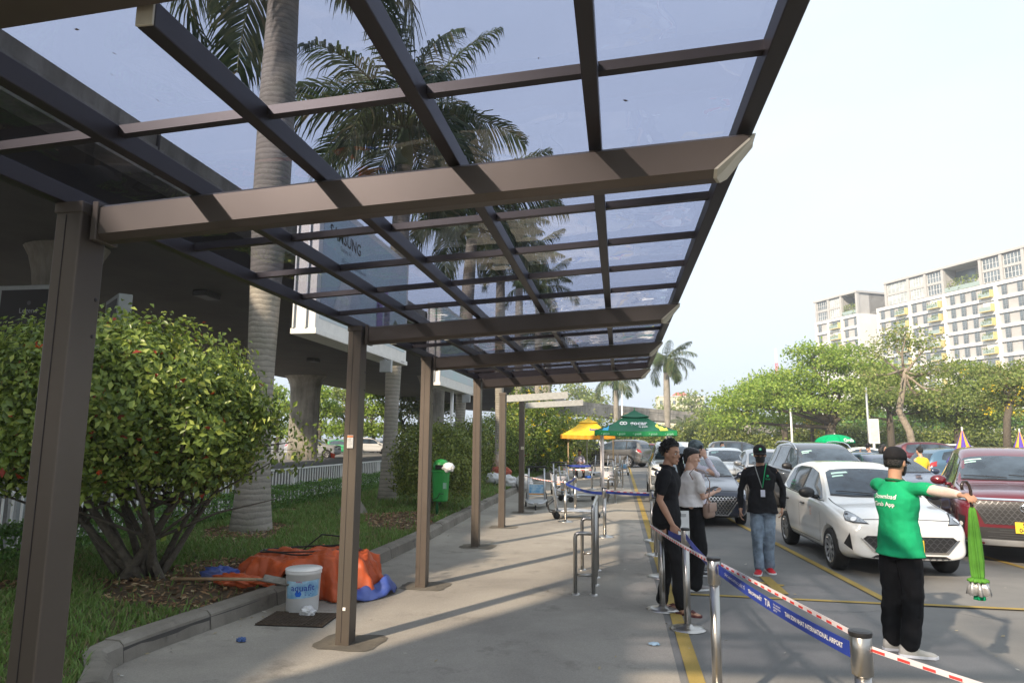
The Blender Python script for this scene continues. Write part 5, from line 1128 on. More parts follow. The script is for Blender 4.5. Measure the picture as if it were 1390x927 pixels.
C_blk = cloth('black', (.012, .012, .014)); C_blk2 = cloth('black_trousers', (.010, .010, .011)); C_wht = cloth('white', (.72, .69, .68), var=.05); C_grn = cloth('bright_green', (.010, .33, .14), var=.10); C_str = cloth('pale_striped', (.58, .55, .62), var=.08)
C_jean = cloth('faded_jeans', (.20, .255, .32), var=.45, vs=9)
# --- young man in black, facing right, hand on the tape
hd = Head((.0, -.035, 1.565), (-.45, -.93, -.05))
t1, b1, s1, r1 = figure('bare-headed young man in black with dark red sandals, resting his hand on the tape', (.50, 7.32, 0), math.radians(78),
    stand(pelvis=(0, .02, .91), neck=(0, .0, 1.44), shL=(.175, .0, 1.385), shR=(-.17, .0, 1.385), elR=(-.215, .06, 1.11), wrR=(-.20, -.06, .875), hdR=(-.02, -.18, -.9), elL=(.22, .09, 1.12), wrL=(.24, .10, .87), anL=(.07, .10, .08), toeL=(.10, -.08, 0), knL=(.08, .03, .48), anR=(-.10, -.11, .08), toeR=(-.15, -.30, 0), knR=(-.10, -.08, .48), palR=(1, 0, 0), thR=(0, -1, .2)),
    hd, M_skin, C_blk, C_blk2, hem=-.10, sleeves=(.72, .72), foot='sandal', grp=GP, legr=(.085, .066, .060), bulk=1.02)
hd.eyes(b1); hd.hair(t1, 420, seed=3)
g = G(); g.smooth = True; g.tube([(.075*math.cos(a), .005+.07*math.sin(a), 1.432+.016*math.sin(a)) for a in [2*PI*i/16 for i in range(17)]], .016, 8); g.obj('collar', C_blk, s1)
# --- woman in white blouse, ponytail, shoulder bag
hd = Head((.0, -.03, 1.50), (-.85, -.62, -.12), s=.95)
t2, b2, s2, r2 = figure('woman in white blouse with a long black ponytail, seen from behind, holding a phone', (.83, 8.42, 0), math.radians(122),
    stand(pelvis=(0, 0, .88), neck=(0, .0, 1.365), shL=(.15, .0, 1.31), shR=(-.15, .0, 1.31), elL=(.19, .0, 1.06), elR=(-.19, -.03, 1.05), wrL=(.12, -.24, 1.09), wrR=(-.10, -.27, 1.10), hdL=(-.3, -1, .1), hdR=(.3, -1, .1), anL=(.09, .0, .07), toeL=(.11, -.17, 0), anR=(-.09, .04, .07), toeR=(-.11, -.13, 0), palL=(-.2, 0, 1), palR=(.2, 0, 1), thL=(-1, 0, 0), thR=(1, 0, 0)),
    hd, M_skin2, C_wht, C_blk2, female=True, sleeves=(.62, .62), hem=.06, grp=GP, legr=(.095, .088, .088), footm=mat('grey_flats', (.22, .2, .19), .6), hipw=.15)
hd.hair(t2, kind='bun'); g = G(); g.smooth = True
q = random.Random(2)
for i in range(46):
    x, y = q.gauss(0, .016), q.gauss(0, .014); P = [hd.P(x*.4, -.11, .03), hd.P(x*.8, -.145, .0+y), hd.P(x*1.5, -.15+y, -.08), hd.P(x*2+.008, -.115+y, -.18), hd.P(x*1.6, -.10+y, -.27-abs(x)*1.5)]; g.tube(P, [.012, .012, .011, .009, .003], 5)
g.obj('ponytail', M_hair, t2)
g = G(); g.smooth = True; g.lathe((0, 0, 0), [(.018, -.02), (.028, -.01), (.028, .01), (.018, .02)], 12); o = g.obj('hair_tie', M_black, t2); o.location = hd.P(0, -.125, .02)
M_bag = mat('taupe_leather', (.33, .22, .17), .5, var=.06, bump=.2, bs=60)
bg_ = thing('shoulder_bag', 'small taupe leather shoulder bag hanging at the hip of the woman in the white blouse', 'bag', (1.03, 8.36, .92), math.radians(60))
g = G(); g.smooth = True; g.cbox((0, 0, -.02), (.22, .085, .17), .035); g.obj('pouch', M_bag, bg_, bevel=.01); g = G(); g.smooth = True; g.cbox((0, -.047, .02), (.21, .014, .10), .006); g.obj('flap', M_bag, bg_)
g = G(); g.smooth = True; st = [V3((-.10, 0, .05)), V3((-.12, -.06, .18)), V3((-.19, -.10, .32)), V3((-.27, -.07, .44)), V3((-.33, .02, .475)), V3((-.24, .12, .41)), V3((-.04, .11, .22)), V3((.10, 0, .05))]
g.tube(st, .009, 6, sq=(1, .5)); g.obj('strap', M_bag, bg_)
g = G(); g.cbox((0, 0, 0), (.075, .15, .009), .003); o = g.obj('mobile_phone', M_black, label='dark mobile phone held by the woman in the white blouse', cat='phone'); o.location = (1.10, 8.60, 1.135); o.rotation_euler = (.3, 0, math.radians(-58))
# --- man in grey cap and pale shirt, phone at his ear
hd = Head((0, -.03, 1.585), (-.55, -.83, -.05))
t3, b3, s3, r3 = figure('man in pale striped shirt and grey cap with a phone at his ear', (.98, 9.35, 0), math.radians(88),
    stand(pelvis=(0, 0, .90), neck=(0, .0, 1.44), shL=(.175, .01, 1.38), shR=(-.175, .01, 1.38), elR=(-.27, -.25, 1.28), wrR=(-.155, -.13, 1.50), hdR=(.2, .35, 1), palR=(1, .2, 0), thR=(0, 1, 0), cuR=.7, elL=(.22, .0, 1.1), wrL=(.2, -.14, .9)),
    hd, M_skin2, C_str, cloth('navy_trousers', (.02, .022, .03)), sleeves=(1.8, 1.8), grp=GP, hem=-.02, fold=.012)
hd.eyes(b3); hd.hair(t3, kind='cap'); hd.cap(t3, cloth('grey_camouflage', (.12, .15, .16), var=.6, vs=30))
g = G(); g.cbox((0, 0, 0), (.009, .07, .15), .003); o = g.obj('mobile_phone', M_black, label='black mobile phone held to the ear of the man in the grey cap', cat='phone'); o.location = (1.055, 9.235, 1.575); o.rotation_euler = (.1, .2, .1)
# --- man in black cap, mask and jeans walking towards the camera
hd = Head((.0, -.03, 1.53), (.10, -1, -.04))
t4, b4, s4, r4 = figure('man in black cap, sunglasses and black face mask, with torn light jeans and red shoes', (1.87, 9.62, 0), math.radians(-12),
    stand(pelvis=(0, 0, .86), neck=(0, .0, 1.39), shL=(.18, .01, 1.33), shR=(-.18, .01, 1.33), elL=(.27, .07, 1.08), wrL=(.25, .03, .84), elR=(-.26, .02, 1.05), wrR=(-.27, -.05, .80), hdR=(-.05, -.2, -1), hipL=(.085, 0, .84), hipR=(-.085, 0, .84), knL=(.07, -.02, .47), anL=(.055, .05, .08), toeL=(.10, -.12, 0), knR=(-.07, -.09, .47), anR=(-.07, -.12, .08), toeR=(-.09, -.31, 0)),
    hd, M_skin, C_blk, C_jean, sleeves=(1.9, 1.9), hem=-.09, footm=mat('red_shoe', (.55, .01, .02), .6), grp=GP, bulk=1.06, legr=(.092, .073, .066))
hd.hair(t4, kind='cap'); hd.cap(t4, C_blk, mat('badge_green', (.0, .42, .15), .5)); hd.mask(t4, mat('black_mask', (.012, .012, .012), .8))
g = G(); g.smooth = True; g.T = hd.M()
for s in (-1, 1): g.ball((s*.034, .090, .010), (.029, .008, .019), 12, 8); g.tube([(s*.06, .08, .012), (s*.077, .0, .012)], .003, 5)
g.tube([(-.01, .097, .014), (.01, .097, .014)], .003, 5); g.obj('sunglasses', mat('sunglass', (.004, .004, .005), .08, spec=.8), t4)
g = G(); g.smooth = True; g.tube([(-.075, .0, 1.41), (-.05, -.118, 1.32), (.012, -.15, 1.10)], .007, 5, sq=(1, .4)); ly = g.obj('lanyard', mat('grey_lanyard', (.35, .37, .37), .7), s4)
g = G(); g.smooth = True; g.tube([(.075, .0, 1.41), (.055, -.118, 1.32), (.018, -.15, 1.10)], .010, 5, sq=(1, .4)); g.obj('lanyard', mat('badge_green', (.0, .42, .15), .5), s4)
g = G(); g.cbox((.02, -.156, 1.03), (.055, .006, .09), .002); bd = g.obj('name_card', mat('pale_card', (.6, .62, .72), .5), s4)
g = G(); g.lathe((0, 0, 0), [(.016, 0), (.016, .003), (.001, .003)], 14); o = g.obj('chest_emblem', mat('badge_green', (.0, .42, .15), .5), s4); o.location = (.088, -.128, 1.255); o.rotation_euler = (PI/2-.1, 0, 0)
g = G(); text(g, 'Grab', .03, frame((.088, -.133, 1.215), (1, 0, 0), (0, -.05, 1)), bold=.01); g.obj('chest_print', mat('badge_green', (.0, .42, .15), .5), s4)
# --- man in green shirt with arms outstretched
hd = Head((.0, -.02, 1.535), (.22, -1, -.10))
t5, b5, s5, r5 = figure('man in green T-shirt and black cap with outstretched arms, holding a folded umbrella', (2.30, 6.25, 0), math.radians(117),
    stand(pelvis=(0, .0, .87), neck=(0, .0, 1.385), shL=(.175, -.03, 1.345), shR=(-.17, -.01, 1.345), elL=(.37, -.18, 1.33), wrL=(.36, -.43, 1.33), elR=(-.42, .045, 1.33), wrR=(-.645, .095, 1.32), hdR=(-1, .1, .0), palR=(0, -.25, -1), thR=(0, -1, 0), cuR=.75, hdL=(-.1, -1, 0), palL=(0, 0, -1), thL=(-1, 0, 0),
      hipL=(.09, 0, .84), hipR=(-.09, 0, .84), knL=(.10, -.0, .48), anL=(.11, .03, .08), toeL=(.05, -.13, 0), knR=(-.08, -.02, .48), anR=(-.07, .05, .08), toeR=(-.17, -.10, 0)),
    hd, M_skin, C_grn, C_blk2, hem=-.09, sleeves=(.80, .80), bulk=1.1, grp=GP, footm=mat('cream_trainers', (.52, .49, .42), .7), legr=(.10, .080, .070), fold=.011)
hd.hair(t5, kind='cap'); hd.cap(t5, C_blk, None, .075); hd.mask(t5, mat('black_mask', (.012, .012, .012), .8))
g = G(); g.smooth = True; g.T = hd.M()
for s in (-1, 1): g.tube([(s*.036+.022*math.cos(a), .094, .006+.016*math.sin(a)) for a in [2*PI*i/12 for i in range(13)]], .002, 5); g.tube([(s*.06, .086, .012), (s*.077, -.005, .012)], .002, 5)
g.tube([(-.014, .096, .010), (.014, .096, .010)], .002, 5); g.obj('spectacles', M_black, t5)
for s, c in (('R', .0),):
    sh, el, wr = V3((-.17, -.01, 1.345)), V3((-.42, .045, 1.33)), V3((-.645, .095, 1.32)); g = G(); g.smooth = True; limb(g, [sh.lerp(el, .72), el, el.lerp(wr, .4), wr.lerp(el, .02)], [.048, .043, .042, .031]); organic(g, 'arm_sleeve', mat('cream_sleeve', (.62, .50, .44), .8, bump=.2), t5, .008, 3, .003)
g = G(); g.smooth = True; g.tube([(.068*math.cos(a), .005+.062*math.sin(a), 1.388+.01*math.sin(a)) for a in [2*PI*i/16 for i in range(17)]], .011, 6); g.obj('collar', cloth('dark_green', (.01, .13, .06)), s5)
skg = Skin(s5.data)
def backprint(tx, sz, x, z, m, **k):
    g = G(); vs, fs = textmesh(tx, sz, **k); skg.put(g, ([(-v[0]+x, v[1]+z) for v in vs], fs), frame((0, .0, 0), (1, 0, 0), (0, 0, 1)), (0, -1, 0), .008); g.obj('back_print', m, s5)
backprint('Download', .050, .0, 1.255, M_wprint, bold=.012); backprint('Grab App', .048, .0, 1.195, M_wprint, bold=.02)
# folded green umbrella in his hand: built upright along its own axis, hook on top
um = thing('folded_umbrella', 'folded green and silver umbrella with a dark hooked handle, held by the man in green', 'umbrella', (0, 0, 0))
Rm = Matrix.Rotation(math.radians(117), 4, 'Z'); hp = Rm @ V3((-.735, .085, 1.285)); um.location = (2.30+hp.x, 6.25+hp.y, hp.z); um.scale = (.92, .92, .95)
g = G(); g.smooth = True; g.tube([(0, 0, -.06), (0, 0, .02), (0, 0, .075), (.008, 0, .115), (.032, 0, .145), (-.0+.062, 0, .142), (.078, 0, .11), (.074, 0, .08)][::1], .0125, 10); g.obj('hook_handle', mat('brown_horn', (.03, .018, .015), .2, coat=.6), um).rotation_euler = (0, 0, PI+.3)
def pleats(rows, n=8, amp=.25, seed=1):
    g = G(); g.smooth = True; g.loft([[(r*(1+amp*math.sin(n*a+z*6))*math.cos(a), r*(1+amp*math.sin(n*a+z*6))*math.sin(a), z) for a in [2*PI*j/48 for j in range(48)]] for z, r in rows]); return g
pleats([(-.05, .012), (-.07, .02), (-.15, .028), (-.3, .038), (-.45, .043), (-.56, .039), (-.585, .034)]).obj('canopy_fabric', cloth('lime_green', (.085, .25, .035), var=.25), um)
pleats([(-.575, .040), (-.59, .066), (-.605, .064), (-.605, .03)], 11, .16).obj('ruffle', mat('cloth_lime_green'), um)
pleats([(-.60, .045), (-.64, .058), (-.70, .07), (-.705, .02)], 7, .3).obj('silver_lining', mat('silver_fabric', (.5, .5, .5), .3, .6, bump=.3, bs=30), um)
pleats([(-.69, .03), (-.735, .035), (-.74, .01)], 6, .3).obj('inner_fabric', cloth('bright_green', (.012, .40, .17)), um)
# --- smaller figures further off
def simple(label, x, y, rz, top, leg, h=1., grp='people standing among the far cars', hair='short', skin=None, **k):
    f = k.pop('face', (0, -1, 0)); hd = Head((0, -.03, 1.575), f); J = stand(**k.pop('J', {})); t, b, s, r = figure(label, (x, y, 0), rz, J, hd, skin or M_skin2, top, leg, vox=.016, grp=grp, **k); t.scale = (h, h, h)
    hd.hair(t, 40, kind=hair); return t, hd
t, hd = simple('person in red vest and pale blue mask walking between the far cars', 3.95, 27.5, .4, cloth('red', (.55, .03, .03)), C_blk2, .97); hd.mask(t, mat('blue_mask', (.25, .5, .6), .8))
t, hd = simple('person in white top and dark cap beside the green round umbrella', 8.3, 24.6, -.9, C_wht, C_blk2, .98, J=dict(elR=(-.25, -.2, 1.2), wrR=(-.15, -.25, 1.45))); hd.cap(t, C_blk)
t, hd = simple('woman with long dark hair in a black top behind the white hatchback', 8.85, 24.9, 1.9, C_blk, C_blk2, .97, hair='bun'); 
g = G(); g.smooth = True; g.tube([hd.P(0, -.08, .05), hd.P(0, -.12, -.1), hd.P(0, -.10, -.28)], [.08, .09, .04], 10); g.obj('long_hair', M_hair, t)
simple('boy in yellow shirt standing behind the white hatchback', 8.0, 19.9, PI+.3, cloth('yellow', (.75, .55, .05)), C_jean, .935)
t, hd = simple('woman in loose white blouse and black trousers behind the red people carrier', 11.9, 26.0, PI-.3, C_wht, C_blk2, .99, hair='bun', hem=-.15, fold=.02)
g = G(); g.smooth = True; g.ball(hd.P(0, -.05, .14), .04, 10, 8); g.obj('hair_bun', M_hair, t)
t, hd = simple('person in a green shirt under the green round umbrella', 5.95, 20.9, 2.2, C_grn, C_blk2, .93, J=dict(elR=(-.25, -.15, 1.2), wrR=(-.1, -.2, 1.42)))
# seated man under the yellow gazebo
st_ = stand(pelvis=(0, .0, .48), neck=(0, -.05, 1.0), shL=(.175, -.04, .95), shR=(-.175, -.04, .95), elL=(.22, -.12, .70), elR=(-.22, -.12, .70), wrL=(.08, -.30, .66), wrR=(-.08, -.30, .68), hdL=(-.3, -1, .2), hdR=(.3, -1, .2), palL=(0, 0, 1), palR=(0, 0, 1), hipL=(.09, 0, .48), hipR=(-.09, 0, .48), knL=(.16, -.42, .50), knR=(-.16, -.42, .50), anL=(.15, -.38, .08), anR=(-.15, -.38, .08), toeL=(.17, -.56, 0), toeR=(-.17, -.56, 0))
hd = Head((0, -.08, 1.14), (.2, -1, -.25)); ts, _b, _s, _r = figure('man in pale shirt sitting on a stool by the luggage trolleys', (-1.78, 31.2, 0), .15, st_, hd, M_skin, cloth('lilac', (.5, .47, .58)), C_blk2, vox=.014, sleeves=(1.6, 1.6)); hd.hair(ts, 60)
sl = thing('stool', 'red plastic stool under the seated man', 'stool', (-1.78, 31.25, 0)); M_rp = mat('red_plastic', (.5, .03, .02), .4)
g = G(); g.cbox((0, 0, .38), (.34, .34, .04), .01); g.obj('seat', M_rp, sl)
for sx in (-1, 1):
    for sy in (-1, 1): g = G(); g.cyl((sx*.19, sy*.19, 0), (sx*.14, sy*.14, .37), .022, n=8); g.obj('leg', M_rp, sl)
# ================================================================ street furniture and small things
M_ss = mat('stainless_steel', (.46, .445, .42), .30, 1., var=.08, vs=3, bump=.04, bs=90)
M_wmet = mat('white_painted_metal', (.68, .68, .66), .45, .1, var=.06)
M_gmet = mat('grey_painted_metal', (.40, .42, .43), .45, .5, var=.08)
M_belt = mat('blue_belt', (.018, .045, .30), .6, var=.08)
M_redp = mat('red_print', (.70, .05, .04), .6, var=.05); M_tape = mat('white_tape', (.78, .72, .72), .5, var=.05)
# ---- belt posts
def belt_post(x, y, h, label, base=True):
    t = thing('belt_post', label, 'barrier post', (x, y, 0), 0, 'stainless belt posts')
    g = G(); g.smooth = True; g.lathe((0, 0, 0), [(.031, .02), (.031, h-.16)], 24); g.obj('pole', M_ss, t)
    g = G(); g.smooth = True; g.lathe((0, 0, 0), [(.033, h-.17), (.040, h-.165), (.040, h-.02), (.036, h-.015)], 24); g.obj('belt_housing', M_ss, t)
    g = G(); g.lathe((0, 0, 0), [(.042, h-.022), (.044, h-.012), (.044, h-.004), (.03, h), (.002, h+.001)], 24); g.obj('cap', M_black, t)
    g = G(); g.smooth = True; g.lathe((0, 0, 0), [(.165, .0), (.165, .010), (.12, .022), (.05, .034), (.034, .05)], 32); g.obj('base', M_ss, t)
    return t
for x, y, h, lb in ((.59, 4.65, .965, 'second nearest belt post, where the printed blue belt begins'), (.935, 3.0, .965, 'nearest belt post, cut by the bottom edge of the view'), (.60, 6.66, .90, 'belt post standing right beside the feet of the young man in black'),
    (.42, 7.35, .86, 'belt post hidden behind the young man in black'), (.50, 9.05, .86, 'belt post behind the young man, its disc on the yellow line'), (.53, 10.7, .86, 'belt post further back on the yellow line, third disc'), (.55, 12.2, .86, 'farthest belt post on the yellow line, tied to the tape'),
    (-.27, 12.5, .86, 'belt post at the end of the nearer hand rail barrier'), (-1.13, 14.6, .86, 'belt post in front of the big luggage trolley'), (-1.05, 16.6, .86, 'belt post just behind the big luggage trolley'), (-1.9, 20.8, .86, 'belt post of the small fenced square, front left'), (-1.35, 20.8, .86, 'belt post of the small fenced square, front right'), (-1.95, 24.4, .86, 'belt post of the small fenced square, back left'), (-.95, 24.4, .86, 'belt post of the small fenced square, back right')):
    belt_post(x, y, h, lb)
def ribbon3(a, b, sag, h, twist=0., n=24, nm='belt', m=None, label='', cat='belt', grp='blue printed belts', prints=None, stripes=None):
    a, b = V3(a), V3(b); d = (b-a); hd_ = V3((d.x, d.y, 0)).normalized(); side = V3((-hd_.y, hd_.x, 0))
    def P(t): return a+d*t-V3((0, 0, sag*4*t*(1-t)))
    def U(t): k = twist*math.sin(PI*t); return V3((0, 0, 1))*math.cos(k)+side*math.sin(k)
    def sheet(t0, t1, h0, h1, off, nn):
        g = G(); R = []
        for i in range(nn+1):
            t = t0+(t1-t0)*i/nn; p = P(t); u = U(t); s = u.cross(hd_); R.append([p+u*h0+s*off, p+u*h1+s*off, p+u*h1-s*off, p+u*h0-s*off])
        g.loft(R); return g
    o = sheet(0, 1, -h/2, h/2, .0012, n).obj(nm, m, label=label, cat=cat, group=grp)
    if stripes:
        L = d.length; k = 0
        while k*stripes < L: 
            g = sheet(k*stripes/L, min(1, (k+.5)*stripes/L), -h*.42, h*.05 if k % 1 == 0 else 0, .002, 1); g.obj('red_stripe', M_redp, o); k += 1
            if k > 60: break
    if prints:
        L = d.length
        for tx, t0, sz, dz, bd in prints:
            g = G(); vs, fs = textmesh(tx, sz, align='LEFT', bold=bd)
            out = []
            for v in vs:
                t = t0+v[0]/L; p = P(t); u = U(t); s = u.cross(hd_); out.append(p+u*(v[1]+dz)-s*.0035)
            g.add(out, fs); g.obj('lettering', M_wprint, o)
    return o
top = lambda x, y, h: (x, y, h-.06)
ribbon3((.615, 4.61, .895), (.905, 3.04, .88), .02, .062, 0, m=M_belt, label='blue belt printed with the airport name between the two nearest posts', prints=[('CẢNG HÀNG KHÔNG QUỐC TẾ', .12/1.66, .023, .0, .0), ('TÂN SƠN NHẤT', .53/1.66, .026, .0, .03), ('TIA', .77/1.66, .048, .0, .01), ('TAN SON NHAT', .885/1.66, .012, .014, 0), ('INTERNATIONAL', .885/1.66, .012, .0, 0), ('AIRPORT', .885/1.66, .012, -.014, 0), ('TAN SON NHAT INTERNATIONAL AIRPORT', 1.03/1.66, .028, .0, .03)])
ribbon3((.60, 6.62, .83), (.59, 4.69, .895), .015, .05, 0, m=M_belt, label='blue belt from the post at the young man to the second nearest post')
TP = 'red and white tapes'
ribbon3((.30, 7.10, .86), (.59, 4.66, .925), .01, .028, 0, m=M_tape, label='twisted red and white tape running from the young man to the second nearest post', cat='tape', grp=TP, stripes=.085)
ribbon3((.635, 4.62, .925), (.945, 3.02, .93), .0, .022, 0, m=M_tape, label='red and white tape stretched above the printed blue belt', cat='tape', grp=TP, stripes=.09)
ribbon3((.97, 2.98, .90), (2.6, 2.55, .60), .03, .022, .3, m=M_tape, label='red and white tape running off to the right from the nearest post', cat='tape', grp=TP, stripes=.085)
ribbon3((-1.13, 14.6, .79), (-.27, 12.5, .76), .05, .05, 0, m=M_belt, label='blue belt from the post at the big trolley to the next post')
ribbon3((-.27, 12.5, .79), (.55, 12.2, .78), .01, .05, 0, m=M_belt, label='blue belt crossing towards the yellow line behind the hand rail barrier')
ribbon3((-.27, 12.48, .82), (.55, 12.18, .81), .01, .025, 0, m=M_tape, label='red and white tape above the belt crossing towards the yellow line', cat='tape', grp=TP, stripes=.12)
ribbon3((-2.2, 16.05, .86), (-1.13, 14.6, .82), .03, .022, 0, m=M_tape, label='red and white tape from the last unroofed post to the trolley', cat='tape', grp=TP, stripes=.12)
ribbon3((-1.95, 24.4, .80), (-.95, 24.4, .80), .01, .07, 0, m=M_belt, label='blue belt along the back of the small fenced square')
ribbon3((-1.95, 24.35, .68), (-.95, 24.35, .68), .01, .06, 0, m=M_tape, label='white tape along the back of the small fenced square', cat='tape', grp=TP, stripes=.3)
ribbon3((-1.05, 16.6, .80), (-1.13, 14.6, .80), .03, .05, 0, m=M_belt, label='blue belt beside the big luggage trolley')
ribbon3((.55, 12.2, .80), (.53, 10.7, .80), .02, .05, 0, m=M_belt, label='blue belt along the yellow line, farthest stretch')
ribbon3((.53, 10.7, .80), (.50, 9.05, .80), .02, .05, 0, m=M_belt, label='blue belt along the yellow line, behind the young man')
ribbon3((.42, 7.4, .80), (.60, 6.66, .79), .01, .05, 0, m=M_belt, label='short blue belt behind the legs of the young man')
# ---- hand rail barriers
def rail_barrier(x, y, label):
    t = thing('hand_rail_barrier', label, 'barrier', (x, y, 0), 0, 'steel hand rail barriers'); r = .022
    def tb(P, nm, rr=r):
        g = G(); g.smooth = True; pts = []
        for i, p in enumerate(P):
            p = V3(p)
            if 0 < i < len(P)-1:
                a = (V3(P[i-1])-p).normalized(); b = (V3(P[i+1])-p).normalized(); R = .055
                for k in range(6): q = k/5; pts.append((p+a*R)*(1-q)**2+p*2*q*(1-q)+(p+b*R)*q*q)
            else: pts.append(p)
        g.tube(pts, rr, 12); o = g.obj(nm, M_ss, t)
        return o
    tb([(0, 0, 0), (0, 0, .955), (0, 1.45, .955), (0, 1.45, 0)], 'rail')
    for yy in (.52, .98): tb([(0, yy, 0), (0, yy, .945)], 'upright')
    for yy in (0, 1.45):
        tb([(-.20, yy, 0), (-.20, yy, .665), (-.01, yy, .665)], 'loop'); tb([(-.19, yy, .215), (-.01, yy, .215)], 'crossbar', .015)
        for xx in (-.2, 0): g = G(); g.smooth = True; g.lathe((xx, yy, 0), [(.055, .0), (.055, .006), (.045, .016), (.024, .02)], 18); g.obj('foot_flange', M_ss, t)
    for yy in (.52, .98): g = G(); g.smooth = True; g.lathe((0, yy, 0), [(.055, .0), (.055, .006), (.045, .016), (.024, .02)], 18); g.obj('foot_flange', M_ss, t)
    g = G(); g.loft([[(s*.004-.026, 0, z) for s, z in ((0, .92), (1, .92), (1, .85), (0, .85))][0:4] and [(-.03, yy, .935), (-.024, yy, .935), (-.024, yy, .885), (-.03, yy, .885)] for yy in (.3, 1.2)]); o = g.obj('green_label', mat('pale_green_label', (.25, .45, .33), .5), t)
    return t
rail_barrier(-.30, 7.86, 'nearest steel hand rail barrier with low side loops on the walkway')
rail_barrier(-.12, 19.2, 'middle steel hand rail barrier beneath the green gazebo')
rail_barrier(.05, 29.5, 'farthest steel hand rail barrier before the grey crossover')
rail_barrier(.12, 25.0, 'steel hand rail barrier just behind the middle one')
# ---- luggage trolleys
def trolley(x, y, rz, label, poster=None):
    t = thing('luggage_trolley', label, 'luggage trolley', (x, y, 0), rz, 'luggage trolleys'); A = mat('trolley_metal', (.55, .56, .58), .35, .75, var=.08)
    g = G(); g.smooth = True
    for s in (-1, 1): g.tube([(s*.26, .42, .17), (s*.25, .1, .17), (s*.17, -.38, .15), (s*.05, -.50, .15)], .022, 8)
    g.tube([(-.26, .42, .17), (.26, .42, .17)], .02, 8); g.tube([(-.24, .1, .17), (.24, .1, .17)], .015, 8)
    g.obj('chassis', A, t)
    g = G(); g.add([(-.24, .40, .185), (.24, .40, .185), (.16, -.38, .165), (-.16, -.38, .165), (-.24, .40, .175), (.24, .40, .175), (.16, -.38, .155), (-.16, -.38, .155)], [(0, 3, 2, 1), (4, 5, 6, 7), (0, 1, 5, 4), (1, 2, 6, 5), (2, 3, 7, 6), (3, 0, 4, 7)]); g.obj('platform', mat('trolley_plate', (.5, .5, .5), .5, .4), t)
    for s in (-1, 1):
        g = G(); g.smooth = True; g.tube([(s*.22, .40, .17), (s*.21, .44, .5), (s*.20, .52, .96)], .026, 8); g.obj('upright', A, t)
        g = G(); g.smooth = True; g.cyl((s*.25, .42, .075), (s*.29, .42, .075), .075, n=16); g.obj('rear_wheel', M_tyre, t)
        g = G(); g.smooth = True; g.tube([(s*.27, .42, .12), (s*.27, .58, .16), (s*.26, .60, .30), (s*.22, .47, .40)], .014, 6); g.obj('bumper_bar', M_black, t)
    g = G(); g.smooth = True; g.cyl((-.02, -.5, .06), (.02, -.5, .06), .06, n=14); g.obj('front_wheel', M_tyre, t)
    g = G(); g.smooth = True; g.tube([(-.27, .50, .97), (-.24, .54, 1.0), (.24, .54, 1.0), (.27, .50, .97)], .02, 8); g.obj('handle', M_black, t)
    g = G(); g.tube([(-.2, .49, .72), (.2, .49, .72)], .012, 6); g.tube([(-.19, .46, .55), (-.19, .40, .62), (.19, .40, .62), (.19, .46, .55)], .01, 6); g.obj('top_basket', A, t)
    if poster:
        g = G(); g.cbox((0, .455, .42), (.40, .012, .28), .004); p = g.obj('advert_board', M_wprint, t)
        m = mat('sky_print', (.03, .35, .75), .5, var=.2, vs=9, col2=(.62, .80, .88)) if poster == 1 else mat('pale_print', (.6, .58, .62), .5)
        for sy in (-1, 1): g = G(); g.cbox((0, .455+sy*.0075, .44), (.38, .004, .22), .001); g.obj('printed_picture', m, p)
        g = G(); 
        for sy in (-1, 1): g.cbox((0, .455+sy*.0085, .315), (.38, .004, .03), .001)
        g.obj('orange_strip', mat('orange_print2', (.75, .35, .08), .5), p)
    return t
trolley(-.98, 15.35, PI*.5+.15, 'big luggage trolley turned sideways in front of the two unroofed posts')
trolley(-2.08, 17.3, .1, 'luggage trolley with a sky blue picture board behind the last unroofed post', 1)
trolley(-1.75, 21.4, .25, 'luggage trolley inside the small fenced square, left one', 2)
trolley(-1.15, 19.6, PI*.7, 'luggage trolley just behind the big sideways one', 2)
trolley(-1.15, 33.5, -.4, 'luggage trolley in the far row under the parasols, left one')
trolley(-.6, 34.0, -.5, 'luggage trolley in the far row under the parasols, middle one')
trolley(.0, 34.0, -.45, 'luggage trolley in the far row under the parasols, right one', 1)
trolley(-.35, 26.2, PI*.95, 'luggage trolley between the two farther hand rail barriers', 2)
# ---- green bin
bn = thing('litter_bin', 'green domed litter bin on a short post with a white bag in its mouth', 'litter bin', (-3.62, 13.75, .16)); M_bin = mat('green_plastic', (.02, .27, .05), .4, var=.1, bump=.1)
g = G(); g.smooth = True; g.lathe((0, 0, 0), [(.028, -.05), (.028, .55)], 12); g.obj('post', mat('green_post', (.015, .15, .05), .5), bn).location = (-.08, .05, 0)
g = G(); g.loft([[(a*math.copysign(abs(math.cos(t))**.6, math.cos(t)), b*math.copysign(abs(math.sin(t))**.6, math.sin(t)), z) for t in [2*PI*j/24 for j in range(24)]] for z, a, b in ((.28, .13, .12), (.30, .145, .135), (.86, .17, .16), (.87, .185, .175), (.91, .185, .175))]); bb = g.obj('bin_body', M_bin, bn)
g = G(); g.smooth = True; g.loft([[(.175*math.cos(k)*s_, .165*math.sin(k)*s_, z) for k in [2*PI*j/24 for j in range(24)]] for z, s_ in ((.91, 1), (.99, .97), (1.06, .85), (1.11, .6), (1.13, .2))]); g.obj('lid', M_bin, bn)
g = G(); g.cbox((.02, -.167, .97), (.20, .02, .09), .005); g.obj('mouth', M_dark, bn)
g = G(); g.cbox((.12, -.140, .6), (.07, .01, .12), .002); g.obj('recycling_mark', mat('pale_green_label', (.25, .45, .33), .5), bn)
g = G(); g.tube([(-.12, -.15, .32), (-.02, -.155, .36), (.02, -.155, .45), (.10, -.15, .44)], .008, 5); g.obj('wire', M_black, bn)
